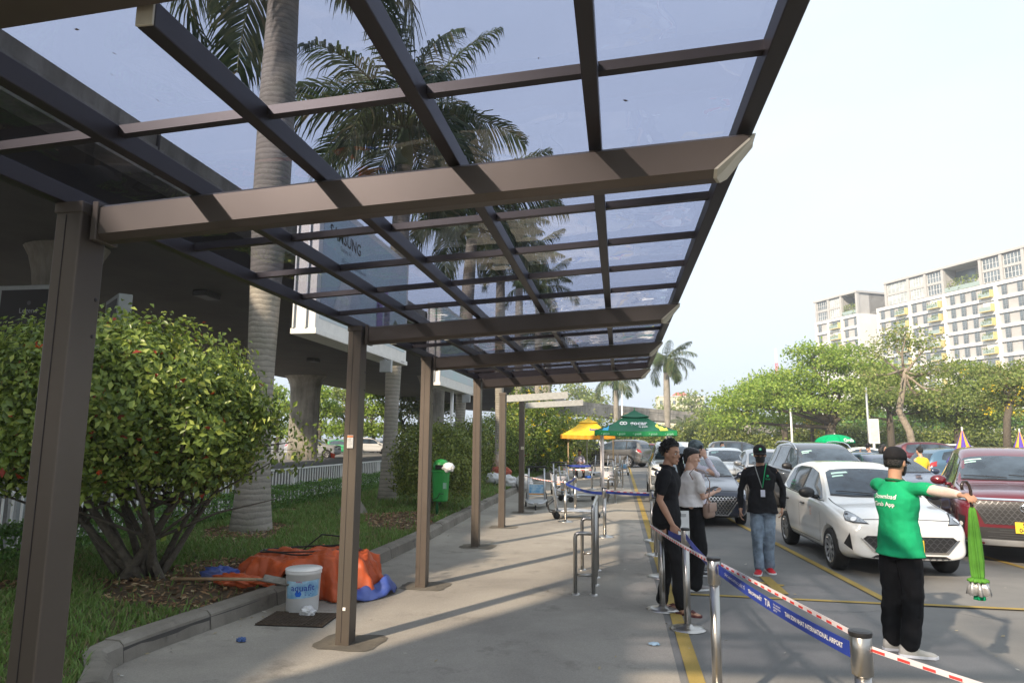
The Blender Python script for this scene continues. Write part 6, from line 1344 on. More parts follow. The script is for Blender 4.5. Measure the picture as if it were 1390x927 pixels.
def lumpy(name, c, r, m, seed, label=None, cat=None, grp=None, n=3, k=.28, fs=2.2):
    bm = bmesh.new(); bmesh.ops.create_icosphere(bm, subdivisions=n+1, radius=1)
    for v in bm.verts:
        q = 1+k*noise.noise(v.co*fs+V3((seed, 0, 0)))+k*.5*abs(noise.noise(v.co*fs*3+V3((0, seed, 0)))); v.co = V3((v.co.x*r[0]*q, v.co.y*r[1]*q, v.co.z*r[2]*q))
        if c[2]+v.co.z < .01: v.co.z = .01-c[2]
    g = G(); g.smooth = True; g.bm(bm); o = g.obj(name, m, label=label, cat=cat, group=grp); o.location = c; return o
M_wbag = mat('white_plastic_bag', (.70, .70, .70), .35, var=.08, bump=.6, bs=14)
lumpy('plastic_bag', (-3.42, 13.55, 1.13), (.12, .07, .09), M_wbag, 3, 'crumpled white plastic bag sticking out of the green bin', 'plastic bag', 'white plastic bags')
for i, (x, y, z, r, m, lb, nm, ct, gp) in enumerate(((-4.15, 22.6, .38, (.26, .22, .22), M_wbag, 'white plastic bag on the grass beside the palm, left of the heap', 'plastic_bag', 'plastic bag', 'white plastic bags'), (-3.65, 22.3, .34, (.32, .22, .2), M_wbag, 'bulging white plastic bag at the kerb, front of the heap', 'plastic_bag', 'plastic bag', 'white plastic bags'), (-3.1, 22.4, .32, (.27, .2, .26), M_wbag, 'grey-white plastic bag standing behind the last unroofed post', 'plastic_bag', 'plastic bag', 'white plastic bags'),
    (-3.95, 23.0, .58, (.34, .25, .22), mat('red_sack', (.40, .09, .05), .7, bump=.5, bs=12), 'dull red sack lying on top of the bags', 'sack', 'sack', None), (-4.15, 23.2, .95, (.12, .1, .24), mat('beige_bundle', (.42, .33, .26), .7, bump=.5, bs=12), 'upright beige bundle behind the bags', 'bundle', 'bundle', None), (-3.9, 22.4, .22, (.22, .15, .1), mat('navy_cloth', (.02, .03, .10), .8), 'dark blue bag under the white ones', 'bag', 'bag', None))):
    lumpy(nm, (x, y, z), r, m, 10+i, lb, ct, gp)
# ---- heap under the orange tarpaulin
TX, TY = -3.48, 7.50; M_tarp = mat('orange_tarpaulin', (.50, .085, .018), .5, var=.25, vs=3, bump=.5, bs=9, dirt=(.45, .12, .05)); M_btarp = mat('blue_tarpaulin', (.05, .09, .34), .55, var=.25, vs=6, bump=.5, bs=10, dirt=(.2, .24, .42))
def tarp_mesh(name, fn, nu, nv, m, parent=None, **k):
    V = []; F = []
    for i in range(nu+1):
        for j in range(nv+1): V.append(fn(i/nu, j/nv))
    for i in range(nu):
        for j in range(nv): q = i*(nv+1)+j; F.append((q, q+nv+1, q+nv+2, q+1))
    o = npmesh(name, np.array(V), np.array(F), m, parent, smooth=True, **k); s = o.modifiers.new('thick', 'SOLIDIFY'); s.thickness = .004; return o
def heap(u, v):
    a = 2*PI*u; r = v; rx, ry = .84, .52
    cx_, sy_ = math.copysign(abs(math.cos(a))**.75, math.cos(a)), math.copysign(abs(math.sin(a))**.75, math.sin(a))
    x = rx*r*cx_; y = ry*r*sy_; top = .39+.06*x+.06*noise.noise(V3((x*2.2, y*2.2, 3)))
    k = max(0, (r-.70)/.30); z = top*(1-k**1.5); fold = .065*math.sin(a*11+2*noise.noise(V3((math.cos(a)*2, math.sin(a)*2, z*2))))*min(1, max(0, (r-.55)*2.5)); x += fold*cx_; y += fold*sy_
    cr_ = lambda s, o: (1-min(1, abs(noise.noise(V3((x*s+o, y*s-o, o)))*3.2)))**3
    wr_ = .035*cr_(3.1, 1.)+.022*cr_(6.3, 4.)+.012*cr_(11., 9.)
    if r > .5: x += wr_*cx_*1.2*min(1, (r-.5)*3); y += wr_*sy_*1.2*min(1, (r-.5)*3)
    zz = wr_*.8+.03*noise.noise(V3((x*5, y*5, 1)))+.015*noise.noise(V3((x*12, y*12, 4)))+.05*math.exp(-((y+.15+.12*math.sin(x*4))/.06)**2)*(1-k)
    base = lawnz(TX+x, TY+y)+.01 if x+TX < kx(TY+y)-.1 else .012
    if -.12 < x < .22 and y < -.38: z = max(z, .28*(1-abs(x-.05)/.2)+.1)
    return (TX+x, TY+y, max(z+zz*(1-.5*k), base+.012*abs(noise.noise(V3((x*9, y*9, 2))))))
tarp_mesh('tarpaulin', heap, 220, 70, M_tarp, label='bright orange tarpaulin thrown over a heap at the kerb', cat='tarpaulin')
def btarp(u, v): 
    a = -.75+u*1.35; r = .80+v*.22; x, y = .98*r*math.cos(a)+.02, .78*r*math.sin(a); z = .10*math.sin(v*PI)**.7+.09*noise.noise(V3((x*6, y*6, 1)))+.03; return (TX+x-.02, TY+y, max(.012, z))
tarp_mesh('blue_tarpaulin', btarp, 60, 20, M_btarp, label='crumpled blue tarpaulin poking out under the right side of the orange one', cat='tarpaulin')
lumpy('blue_rag', (-4.22, 6.93, .25), (.17, .12, .07), M_btarp, 5, 'crumpled blue rag on the soil beside the shovel', 'rag', k=.6, fs=4)
lumpy('orange_rag', (-3.93, 6.75, .235), (.24, .09, .06), M_tarp, 6, 'loose orange flap of sheet lying under the shovel', 'rag', k=.6, fs=3)
g = G(); g.smooth = True; P = []
for i in range(90):
    a = i*.16; k = 1+.06*math.sin(a*.37+1); x = .52*k*math.cos(a)+.03*math.sin(i*.5); y = .27*k*math.sin(a); P.append((TX+x*1.05, TY+.02+y, .535+.05*x+.02*noise.noise(V3((x*3, y*3, i*.02)))-.105+.012*(i/40)))
g.tube(P, .0085, 6); g.obj('black_hose', M_black, label='black hose coiled on top of the orange tarpaulin', cat='hose')
g = G(); g.smooth = True; g.tube([(-4.1, 8.0, .27), (-3.9, 8.1, .30), (-3.55, 7.95, .55), (-3.2, 7.7, .57)], .009, 6); g.tube([(-4.4, 8.7, .21), (-4.0, 8.6, .21), (-3.6, 8.9, .20)], .007, 6); g.obj('cable', M_black, label='thin dark cable trailing from the grass over the tarpaulin', cat='cable')
# bucket
bk = thing('paint_bucket', 'white paint bucket with a blue label standing under the orange tarpaulin', 'bucket', (-3.13, 6.62, .004)); M_bw = mat('bucket_white', (.72, .73, .73), .35, var=.04)
g = G(); g.smooth = True; g.lathe((0, 0, 0), [(.148, .0), (.155, .012), (.168, .36), (.176, .362), (.176, .40), (.165, .405), (.16, .40)], 40); bb = g.obj('bucket_body', M_bw, bk)
g = G(); g.smooth = True; g.lathe((0, 0, 0), [(.178, .392), (.180, .402), (.175, .412), (.02, .413)], 40); g.obj('lid', M_bw, bk)
def wrap(vf, z0, r, a0, slope=0.):
    return ([((r+slope*(v[1]+z0))*math.sin(a0+v[0]/r), -(r+slope*(v[1]+z0))*math.cos(a0+v[0]/r), z0+v[1]) for v in vf[0]], vf[1])
def wrapobj(vf, z0, a0, off, nm, m, par): g = G(); g.add(*wrap(vf, z0, .1555+off, a0, .0345)); return g.obj(nm, m, par)
lb = wrapobj(poly_cut([(-.17, -.02), (.18, .0), (.18, .155), (-.17, .145)], .02), .16, .38, .0015, 'label', mat('label_blue', (.10, .38, .72), .5, var=.35, vs=7, col2=(.45, .68, .82)), bk)
wrapobj(textmesh('aquafit', .085, bold=.012), .245, .42, .003, 'label_word', mat('label_ink', (.02, .06, .35), .5), lb)
wrapobj(textmesh('N•Pro', .022, bold=.02), .302, .2, .003, 'label_mark', mat('label_red', (.6, .03, .03), .5), lb)
wrapobj(poly_cut([(-.02, -.03), (-.035, -.005), (-.015, .035), (0, .01), (.015, .03), (.03, -.005), (.015, -.03)], .02), .195, .18, .003, 'label_flame', mat('label_deep_blue', (.0, .12, .62), .5), lb)
for i in range(3): wrapobj(([(-.0, -.003, 0), (.075-i*.012, -.003, 0), (.075-i*.012, .003, 0), (0, .003, 0)], [(0, 1, 2, 3)]), .205-i*.014, .55, .003, 'small_print', mat('label_ink', (.02, .06, .35), .5), lb)
lumpy('plastic_scrap', (-2.98, 6.43, .045), (.07, .05, .045), M_wbag, 17, 'clear plastic scrap at the foot of the bucket', 'plastic scrap', k=.5, fs=3)
# shovel
sv = thing('shovel', 'old shovel with a wooden handle lying on the kerb beside the bucket', 'shovel', (-3.45, 6.5, .25), math.radians(8))
g = G(); g.smooth = True; g.tube([(-1.05, .18, .02), (-.5, .08, .045), (-.05, .0, .06)], .016, 8); g.obj('handle', mat('worn_wood', (.34, .23, .13), .7, var=.2, vs=12), sv)
bm = bmesh.new(); V = []
def bl_(u, v): w_ = .115*(1-.05*abs(u-.4))*(1 if u < .7 else (1-((u-.7)/.32)**2)**.5); return (-.07+.32*u, (v-.5)*2*w_, .055-.055*u+.035*((v-.5)*2)**2)
o = tarp_mesh('blade', bl_, 20, 12, mat('worn_steel', (.27, .25, .22), .65, .4, var=.3, vs=14, bump=.3), sv)
# drain grate
gr = thing('drain_grate', 'rusty iron drain grate let into the pavement in front of the bucket', 'drain grate', (-3.0, 6.28, .006), math.radians(4))
g = G(); g.cbox((0, 0, .001), (.80, .52, .003)); g.obj('pit', M_dark, gr)
M_ir = mat('rusty_iron', (.10, .075, .055), .8, .3, var=.3, vs=20)
g = G()
for i in range(17): g.cbox((-.39+i*.0487, 0, .008), (.012, .50, .012))
g.obj('bars', M_ir, gr)
g = G()
for j in range(11): g.cbox((0, -.25+j*.05, .0115), (.79, .012, .012))
g.obj('crossbars', M_ir, gr)
gr.scale = (.8, .88, 1)
# ---- pile of small scraps at the kerb
lumpy('blue_scrap', (-3.15, 5.55, .02), (.035, .025, .02), mat('scrap_blue', (.06, .12, .3), .6), 5, 'scrap of blue wrapper lying in the gutter near the corner of the kerb', 'scrap', k=.6, fs=3)
lumpy('paper_scrap', (.27, 6.1, .015), (.04, .03, .01), mat('scrap_pale', (.4, .55, .65), .6), 5, 'pale blue scrap of paper lying left of the yellow line', 'scrap', k=.6, fs=3)
# ---- white railing by the road
fn = thing('railing', 'long white metal railing with upright bars behind the low hedge', 'railing', (-7.95, 16, 0))
M_fn = mat('railing_white', (.88, .89, .88), .45, .2, var=.06)
g = G(); g.cbox((0, 0, .945), (.05, 44, .04), .006); g.obj('top_rail', M_fn, fn)
g = G(); g.cbox((0, 0, .22), (.04, 44, .03)); g.obj('bottom_rail', M_fn, fn)
for i in range(15): g = G(); g.cbox((0, -21+i*3, .47), (.06, .06, .96), .005); g.obj('post', M_fn, fn)
bar = G(); bar.cbox((0, 0, .58), (.022, .022, .70)); bme = bar.mesh('bar', M_fn); near = G()
for i in range(293):
    y = -21.9+i*.15
    if abs(((y+21) % 3)-0) < .05: continue
    if -10 < y < 5: o = bpy.data.objects.new('bar', bme); COL.objects.link(o); o.parent = fn; o.location = (0, y, 0)
    else: near.cbox((0, y, .58), (.022, .022, .70))
near.obj('far_bars', M_fn, fn, kind='stuff')
# ---- road lamp-box under the viaduct, black advertisement light boxes
def lightbox(x, y, rz, label, w_=1.75, words=True):
    t = thing('advert_box', label, 'advertising box', (x, y, 0), rz, 'dark advertising boxes'); M_bf = mat('box_frame', (.3, .32, .32), .5, .3)
    g = G(); g.cbox((0, .0, 3.95), (w_, .28, 1.6), .02); b_ = g.obj('casing', M_bf, t)
    for s in (-1, 1):
        g = G(); g.cbox((0, s*.142, 3.95), (w_-.2, .006, 1.4), .002); p = g.obj('poster', mat('poster_black', (.006, .006, .008), .6), b_)
        if words:
            T = frame((0, s*.1465, 3.95), (-s, 0, 0), (0, 0, 1)); g = G(); text(g, 'Legend', .15, T @ Matrix.Translation((-.1, .26, 0))); g.obj('poster_word', mat('dim_print', (.35, .36, .38), .5), p)
            g = G(); text(g, 'CAFÉ SỮA ĐÁ', .13, T @ Matrix.Translation((-.02, .02, 0))); g.obj('poster_heading', mat('faint_print', (.07, .07, .08), .5), p); g = G(); text(g, 'SPECIAL', .13, T @ Matrix.Translation((-.02, -.14, 0))); g.obj('poster_heading', mat('faint_print', (.07, .07, .08), .5), p)
            g = G(); g.T = T @ Matrix.Translation((-.1, .42, .001)); g.lathe((0, 0, 0), [(.045, 0), (.045, .002), (.001, .002)], 12); g.obj('poster_emblem', mat('faint_print', (.07, .07, .08), .5), p)
    g = G(); g.cbox((0, 0, 1.57), (.22, .2, 3.15), .02); g.obj('stand', M_bf, t)
    return t
lightbox(-11.75, 12.0, 0, 'dark advertising box left of the nearest canopy post, lettered Legend')
lightbox(-11.0, 13.3, math.radians(-40), 'second dark advertising box with a pale frame, right of the nearest canopy post', 1.3, False)
# ---- big advertising signs on poles
def billboard(y0, label, words, z0=3.52, z1=5.92, L=4.95):
    t = thing('advertising_sign', label, 'advertising sign', (-5.2, y0, .15), 0, 'large advertising signs on poles'); z0 -= .15; z1 -= .15
    M_bl = mat('sign_casing', (.72, .70, .66), .45, var=.06)
    g = G(); g.cbox((0, 0, (z0+z1)/2), (.40, L, z1-z0), .01); cs = g.obj('casing', M_bl, t)
    g = G(); g.cbox((.04, -L/2-.02, (z0+z1)/2), (.03, .05, z1-z0), .004); g.cbox((-.18, -L/2-.02, (z0+z1)/2), (.03, .05, z1-z0), .004); g.obj('edge_trim', M_gmet, cs)
    g = G(); g.cbox((0, 0, z0-.05), (.46, L+.05, .10), .01); g.obj('bottom_channel', M_bl, cs)
    for s in (-1, 1):
        g = G(); g.cbox((s*.203, 0, (z0+z1)/2+.03), (.006, L-.30, z1-z0-.32), .001); f = g.obj('printed_face', mat('advert_print', (.50, .53, .60), .3, var=.1, vs=.7, col2=(.36, .55, .56)), cs)
        if words:
            T = frame((s*.2085, 0, (z0+z1)/2), (0, s, 0), (0, 0, 1)); g = G(); text(g, 'SAMSUNG', .32, T @ Matrix.Translation((-1.35, .62, 0)), bold=.02); g.obj('brand_word', M_ink, f)
            g = G(); text(g, 'Galaxy AI', .13, T @ Matrix.Translation((-1.35, .42, 0))); text(g, 'đưa bạn đến gần nhau hơn', .11, T @ Matrix.Translation((-.9, .22, 0))); g.obj('slogan', mat('grey_ink', (.12, .12, .16), .5), f)
            for (a, b, w_, h_, r_, c) in ((.55, -.5, .36, .85, .05, (.16, .08, .30)), (1.0, -.55, .34, .75, -.05, (.10, .06, .16)), (.95, .05, .20, .45, .1, (.30, .18, .42))):
                g = G(); g.T = T @ Matrix.Translation((a, b, .001)) @ Matrix.Rotation(r_, 4, 'Z'); g.cbox((0, 0, .002), (w_, h_, .003), .001); q = g.obj('pictured_phone', mat('print_%d' % int(c[2]*100), c, .4), f)
                g = G(); g.T = T @ Matrix.Translation((a, b, .0045)) @ Matrix.Rotation(r_, 4, 'Z'); g.lathe((-w_*.22, h_*.3, 0), [(.05, 0), (.05, .002), (.001, .002)], 12); g.obj('pictured_lens', M_ink, q)
            g = G(); g.T = T; g.sheet([(-1.9, -.95), (-1.2, -.95), (-.95, -.2), (-1.25, .1), (-1.5, -.15)], .003); g.obj('pictured_figure', mat('print_pale', (.66, .68, .66), .5), f)
            g = G(); g.T = T; g.sheet([(1.2, -.95), (2.1, -.95), (1.9, -.5), (1.55, -.35), (1.35, -.6)], .003); g.obj('pictured_rock', mat('print_dark', (.16, .17, .13), .5), f)
    g = G(); text(g, 'amaison', .07, frame((.236, L/2-.35, z0-.045), (0, 1, 0), (0, 0, 1))); g.obj('maker_name', mat('grey_ink', (.12, .12, .16), .5), cs)
    g = G(); g.smooth = True; g.cyl((0, 0, -.1), (0, 0, z0), .055, n=14); g.obj('pole', M_wmet, t)
    g = G(); g.loft([[(a*x, a*y, z) for x, y in ((-1, -1), (1, -1), (1, 1), (-1, 1))] for z, a in ((-.1, .26), (.06, .25), (.32, .12))]); g.obj('concrete_foot', M_kerb, t)
    g = G(); g.cbox((.1, -.15, .92), (.16, .22, .40), .01); cb = g.obj('junction_box', M_wmet, t); g = G(); g.cbox((.1, -.263, .9), (.012, .006, .14), .001); g.obj('box_latch', M_ink, cb)
    g = G(); g.cbox((.25, .95, z0-.28), (.26, .10, .26), .01); g.obj('floodlight', M_gmet, t); g = G(); g.cyl((.25, .95, z0-.15), (.1, .95, z0-.04), .012); g.obj('floodlight_arm', M_gmet, t)
    return t
billboard(13.0, 'large white advertising sign seen through the canopy roof, lettered SAMSUNG', True)
billboard(20.9, 'second large advertising sign further along, behind the last roofed post', False, 3.3, 5.6, 4.6)
billboard(-2.9, 'large advertising sign added unseen behind the viewpoint to shade the walkway', False)  # extra sign, out of view, added to throw shade on the near paving
# ---- gazebo tents and parasols
def gazebo(x, y, w_, ze, zt, m, md, label, poles, name='gazebo', val=.13):
    t = thing(name, label, 'gazebo', (x, y, 0), 0, 'gazebo tents'); h = w_/2
    def pyr(a0, z0, a1, z1, n=10, sag=.05):
        g = G(); g.smooth = False; R = []
        for i in range(n+1):
            k = i/n; a = a0+(a1-a0)*k; z = z0+(z1-z0)*k-sag*math.sin(PI*k); ring = []
            for (sx, sy) in ((-1, -1), (1, -1), (1, 1), (-1, 1)):
                nx, ny = {(-1, -1): (1, -1), (1, -1): (1, 1), (1, 1): (-1, 1), (-1, 1): (-1, -1)}[(sx, sy)]
                for q in range(5): u = q/5; ring.append((a*(sx+(nx-sx)*u), a*(sy+(ny-sy)*u), z-.03*(1-k)*math.sin(PI*u)))
            R.append(ring)
        g.loft(R); return g
    c = pyr(h, ze, h*.30, zt-.16).obj('canopy', m, t); pyr(h*.36, zt-.13, .02, zt+.05, 5, .01).obj('top_cap', m, t)
    g = G()
    for a in range(4):
        T = Matrix.Rotation(a*PI/2, 4, 'Z'); g.T = T; g.loft([[(-h+2*h*k, -h-.004-.02*math.sin(PI*k*8)**2, ze-.0-.03*math.sin(PI*k)), (-h+2*h*k, -h-.002-.02*math.sin(PI*k*8)**2, ze-val-.03*math.sin(PI*k))] for k in [i/32 for i in range(33)]], cap=False, closed=False)
    g.T = Matrix(); vl = g.obj('valance', md, t)
    for px, py in poles: g = G(); g.smooth = True; g.cbox((px, py, (ze)/2), (.05, .05, ze), .006); g.obj('pole', M_tape if name == 'gazebo' else M_wood, t)
    g = G()
    for sx, sy in ((-1, -1), (1, -1), (1, 1), (-1, 1)): g.tube([(0, 0, zt-.1), (sx*h*.98, sy*h*.98, ze-.01)], .012, 6)
    g.obj('frame_ribs', M_black, t)
    g = G(); g.smooth = True; g.tube([(0, 0, zt+.03), (0, 0, zt+.14)], [.02, .008], 8); g.obj('finial', md, t)
    return t, c, vl
M_wood = mat('wood_pole', (.35, .25, .14), .6)
M_gg = mat('gazebo_green', (.006, .12, .06), .65, var=.06, bump=.1); M_gl = mat('gazebo_light_green', (.01, .27, .08), .65, var=.06)
gz, cn, vl = gazebo(.46, 20.2, 2.22, 1.98, 2.52, M_gg, M_gl, 'green gazebo lettered gocar standing over the yellow line', [(-.90, -.90), (.96, -.95), (-1.0, 1.0), (1.0, 1.0)])
skc = Skin(cn.data)
def onroof(tx, sz, x, z, m, par, **k): g = G(); vs, fs = textmesh(tx, sz, **k); skc.put(g, ([(v[0]+x, v[1]+z) for v in vs], fs), frame((0, -1.5, 0), (1, 0, 0), (0, 0, 1)), (0, 1, 0), .012); return g.obj('roof_lettering', m, par)
onroof('gocar', .155, .10, 2.18, M_wprint, cn, bold=.03, sx=1.35); onroof('by gojek', .06, .22, 2.085, M_wprint, cn, bold=.02, sx=1.2)
def ringpts(r, x, z, w_, sx=1.3): return ([(x+(r+s*w_)*sx*math.cos(k*PI/10), z+(r+s*w_)*math.sin(k*PI/10)) for k in range(20) for s in (0, 1)], [(2*k, 2*k+1, (2*k+3) % 40, (2*k+2) % 40) for k in range(20)])
for ex_, eo_ in ((-.37, .012), (-.28, .014)): g = G(); skc.put(g, ringpts(.024, ex_, 2.18, .024), frame((0, -1.5, 0), (1, 0, 0), (0, 0, 1)), (0, 1, 0), eo_); g.obj('roof_emblem', M_wprint, cn)
for x0, z0, r0, c, nm in ((-.86, 2.10, .10, (.05, .45, .75), 'blue'), (.72, 2.11, .13, (.70, .68, .10), 'yellow')):
    g = G(); skc.poly(g, [(x0+r0*1.3*math.cos(k*PI/8), z0+r0*.6*math.sin(k*PI/8)) for k in range(16)], frame((0, -1.5, 0), (1, 0, 0), (0, 0, 1)), (0, 1, 0), .01, .06); g.obj(nm+'_circle', mat('roof_'+nm, c, .6), cn)
for i in range(5): g = G(); text(g, '• gojek', .085, frame((-.82+i*.43, -1.185, 1.885), (1, 0, 0), (0, 0, 1)), bold=.01); g.obj('valance_lettering', mat('pale_green_print', (.35, .6, .45), .6), vl)
M_gy = mat('gazebo_yellow', (.80, .50, .02), .6, var=.05); M_gy2 = mat('gazebo_orange', (.75, .30, .01), .6)
gy, cy2, v2 = gazebo(-1.35, 31.0, 2.35, 1.93, 2.62, M_gy, M_gy2, 'yellow gazebo standing behind the green one, over the seated man', [(-.85, -.9), (1.1, -1.1), (-1.1, 1.1), (1.1, 1.1)], 'yellow_gazebo', .16)
skc = Skin(cy2.data); onroof('becar', .15, .3, 2.16, mat('label_ink', (.02, .06, .35), .5), cy2, bold=.03, sx=1.3)
def umbrella(x, y, z0, r, h, cols, label, open_=True, n=8, pole=True, name='parasol', cat='parasol'):
    t = thing(name, label, cat, (x, y, 0), 0); N = n*6
    for ci, m in enumerate(cols):
        g = G(); g.smooth = True
        for s in range(n):
            if s % len(cols) != ci: continue
            R = []
            for i in range(9):
                k = i/8; row = []
                for j in range(7):
                    a = 2*PI*(s+j/6)/n; sc_ = 1-.06*math.sin(PI*j/6)*k if open_ else 1+.35*math.sin(PI*j/6)*k
                    rr = r*math.sin(k*PI/2*.95) if open_ else r*(k**1.1)*(1 if k < .86 else 1.1); zz = z0+h*(math.cos(k*PI/2*.95) if open_ else (1-k)); row.append((rr*sc_*math.cos(a), rr*sc_*math.sin(a), zz))
                R.append(row)
            g.loft(R, cap=False, closed=False)
        o = g.obj('fabric', m, t); sd_ = o.modifiers.new('t', 'SOLIDIFY'); sd_.thickness = .006
    if pole: g = G(); g.cyl((0, 0, 0 if pole is True else pole), (0, 0, z0+h+.04), .02); g.obj('pole', M_wmet, t)
    return t
C_pu = cloth('purple', (.12, .08, .42)); C_or = cloth('orange', (.80, .38, .06))
umbrella(8.03, 17.6, 1.25, .25, .80, [C_or, C_pu], 'folded purple and orange striped parasol behind the red people carrier', False, 8)
umbrella(10.1, 19.2, 1.25, .25, .80, [C_or, C_pu], 'second folded purple and orange striped parasol, at the right edge of the view', False, 8)
gb = umbrella(6.15, 20.9, 1.66, .56, .26, [cloth('grab_green', (.0, .34, .13))], 'round green umbrella held up behind the dark grey people carrier', True, 8, 1.2, 'umbrella', 'umbrella')
g = G(); text(g, 'Grab', .15, frame((.22, -.50, 1.76), (1, .35, 0), (0, .5, 1)), bold=.02); g.obj('umbrella_lettering', M_wprint, gb)
um2 = umbrella(-1.45, 31.6, 1.78, .95, .28, [cloth('beach_orange', (.8, .45, .25)), cloth('beach_blue', (.15, .16, .5))], 'orange and blue beach parasol under the yellow gazebo, on a blue foot', True, 10)
g = G(); g.lathe((0, 0, 0), [(.26, 0), (.26, .09), (.05, .11)], 18); g.obj('foot', mat('blue_plastic', (.01, .1, .5), .4), um2)
# suitcase behind the woman
sc_ = thing('suitcase', 'black upright suitcase standing behind the woman in the white blouse', 'suitcase', (.98, 9.75, 0), 1.3)
g = G(); g.cbox((0, 0, .37), (.38, .24, .56), .04); g.obj('shell', M_black, sc_)
for sx in (-1, 1):
    for sy in (-1, 1): g = G(); g.cyl((sx*.15-.012, sy*.08, .04), (sx*.15+.012, sy*.08, .04), .04); g.cyl((sx*.15, sy*.08, .04), (sx*.15, sy*.08, .1), .01); g.obj('wheel', M_tyre, sc_)
g = G(); g.smooth = True; g.tube([(-.1, .08, .6), (-.1, .08, 1.0), (.1, .08, 1.0), (.1, .08, .6)], .01, 6); g.obj('pull_handle', M_gmet, sc_)
pp = thing('document', 'white printed document hanging between the young man and the woman', 'document', (.70, 7.95, .80), .3); g = G(); g.cbox((0, 0, 0), (.13, .004, .26), .001); g.obj('sheet', M_wprint, pp)
g = G(); 
for i in range(3): g.box((-.045, -.0045, .09-i*.012), (.03, -.0035, .094-i*.012))
g.obj('print', M_ink, pp)
# ---- far furniture
t = thing('notice_board', 'white framed notice board on a white pole beyond the car park', 'notice board', at(1188, 612, 52)*V3((1, 1, 0)))
g = G(); g.cbox((.0, 0, 2.5), (.72, .1, 1.75), .03); p = g.obj('panel', M_wmet, t); g = G(); g.cbox((0, -.055, 2.5), (.48, .02, 1.4), .01); g.obj('pane', mat('board_grey', (.5, .52, .53), .4), p); g = G(); g.cyl((-.05, .0, 0), (-.05, 0, 1.7), .09); g.obj('pole', M_wmet, t)
t = thing('pole', 'plain grey pole just left of the notice board', 'pole', at(1181, 612, 53)*V3((1, 1, 0)), 0, 'white poles beyond the car park'); g = G(); g.smooth = True; g.tube([(0, 0, -.1), (0, 0, 5.7)], [.11, .07], 10); g.obj('shaft', M_gmet, t)
t = thing('pole', 'plain white pole between the two layered trees', 'pole', at(1076, 612, 58)*V3((1, 1, 0)), 0, 'white poles beyond the car park'); g = G(); g.smooth = True; g.tube([(0, 0, -.1), (0, 0, 4.4)], [.1, .08], 10); g.obj('shaft', M_wmet, t)
b = at(845, 600, 105); t = thing('street_lamp', 'white double street lamp standing above the ramp behind the green gazebo', 'street lamp', (b.x, 105, 0))
g = G(); g.smooth = True; g.tube([(0, 0, -.1), (0, 0, 9.2)], [.16, .09], 10); g.obj('pole', M_wmet, t)
for sx, L_ in ((-1, 1.5), (1, 1.0)):
    g = G(); g.smooth = True; g.tube([(0, 0, 9.1), (sx*L_*.5, 0, 9.7), (sx*L_, 0, 10.1 if sx < 0 else 9.7)], .05, 6); a_ = g.obj('arm', M_wmet, t)
    g = G(); g.smooth = True; g.ball((sx*(L_+.3), 0, 10.2 if sx < 0 else 9.75), (.4, .15, .1), 12, 8); g.obj('lamp_head', M_wmet, a_)
# lattice mast
b = at(1059, 600, 300); t = thing('lattice_mast', 'thin red and white lattice mast far beyond the trees', 'mast', (b.x, 300, 0)); zt = at(1059, 473, 300).z
for i, (a0, a1, m) in enumerate(((0, .4, M_tape), (.4, .55, M_redp), (.55, .7, M_tape), (.7, .85, M_redp), (.85, 1, M_tape))):
    g = G(); 
    for k in range(3):
        an = 2*PI*k/3; f = lambda q: (math.cos(an)*(1.6-1.3*q), math.sin(an)*(1.6-1.3*q), zt*q); g.tube([f(a0), f(a1)], .12, 4)
        for s in range(6): q0 = a0+(a1-a0)*s/6; q1 = a0+(a1-a0)*(s+1)/6; an2 = 2*PI*(k+1)/3; g.tube([(math.cos(an)*(1.6-1.3*q0), math.sin(an)*(1.6-1.3*q0), zt*q0), (math.cos(an2)*(1.6-1.3*q1), math.sin(an2)*(1.6-1.3*q1), zt*q1)], .07, 4)
    g.obj('section', m, t)
# cream building with a red hipped roof
M_cream = mat('cream_render', (.62, .60, .42), .85, var=.06, vs=.2); M_wall = mat('white_render', (.68, .69, .68), .85, var=.04, vs=.15); M_beige = mat('beige_panel', (.42, .42, .41), .85, var=.06, vs=.3); M_rtile = mat('red_roof', (.42, .13, .09), .8)
M_gl2 = mat('building_glass', (.13, .16, .18), .12, 0, var=.5, vs=.4, spec=.8)
hb2 = thing('cream_building', 'cream building with a red hipped roof beyond the ramp', 'building', (23.2, 262, 0))
g = G(); g.cbox((0, 6, 9.1), (17.2, 12, 18.2)); w0 = g.obj('wall', M_cream, hb2)
g = G(); g.loft([[(-3.8, 2, 18.2), (4.2, 2, 18.2), (4.2, 10, 18.2), (-3.8, 10, 18.2)], [(-1.2, 5, 20.2), (1.8, 5, 20.2), (1.8, 7, 20.2), (-1.2, 7, 20.2)]]); g.obj('roof', M_rtile, hb2)
g = G(); g.cbox((0, 6, 18.3), (17.8, 12.6, .3)); g.obj('cornice', M_wall, w0)
for i in range(7):
    for k in range(4): g = G(); g.cbox((-7.2+i*2.4, -.02, 16-k*3.2), (1.1, .08, 1.5)); g.obj('window', M_gl2, w0)
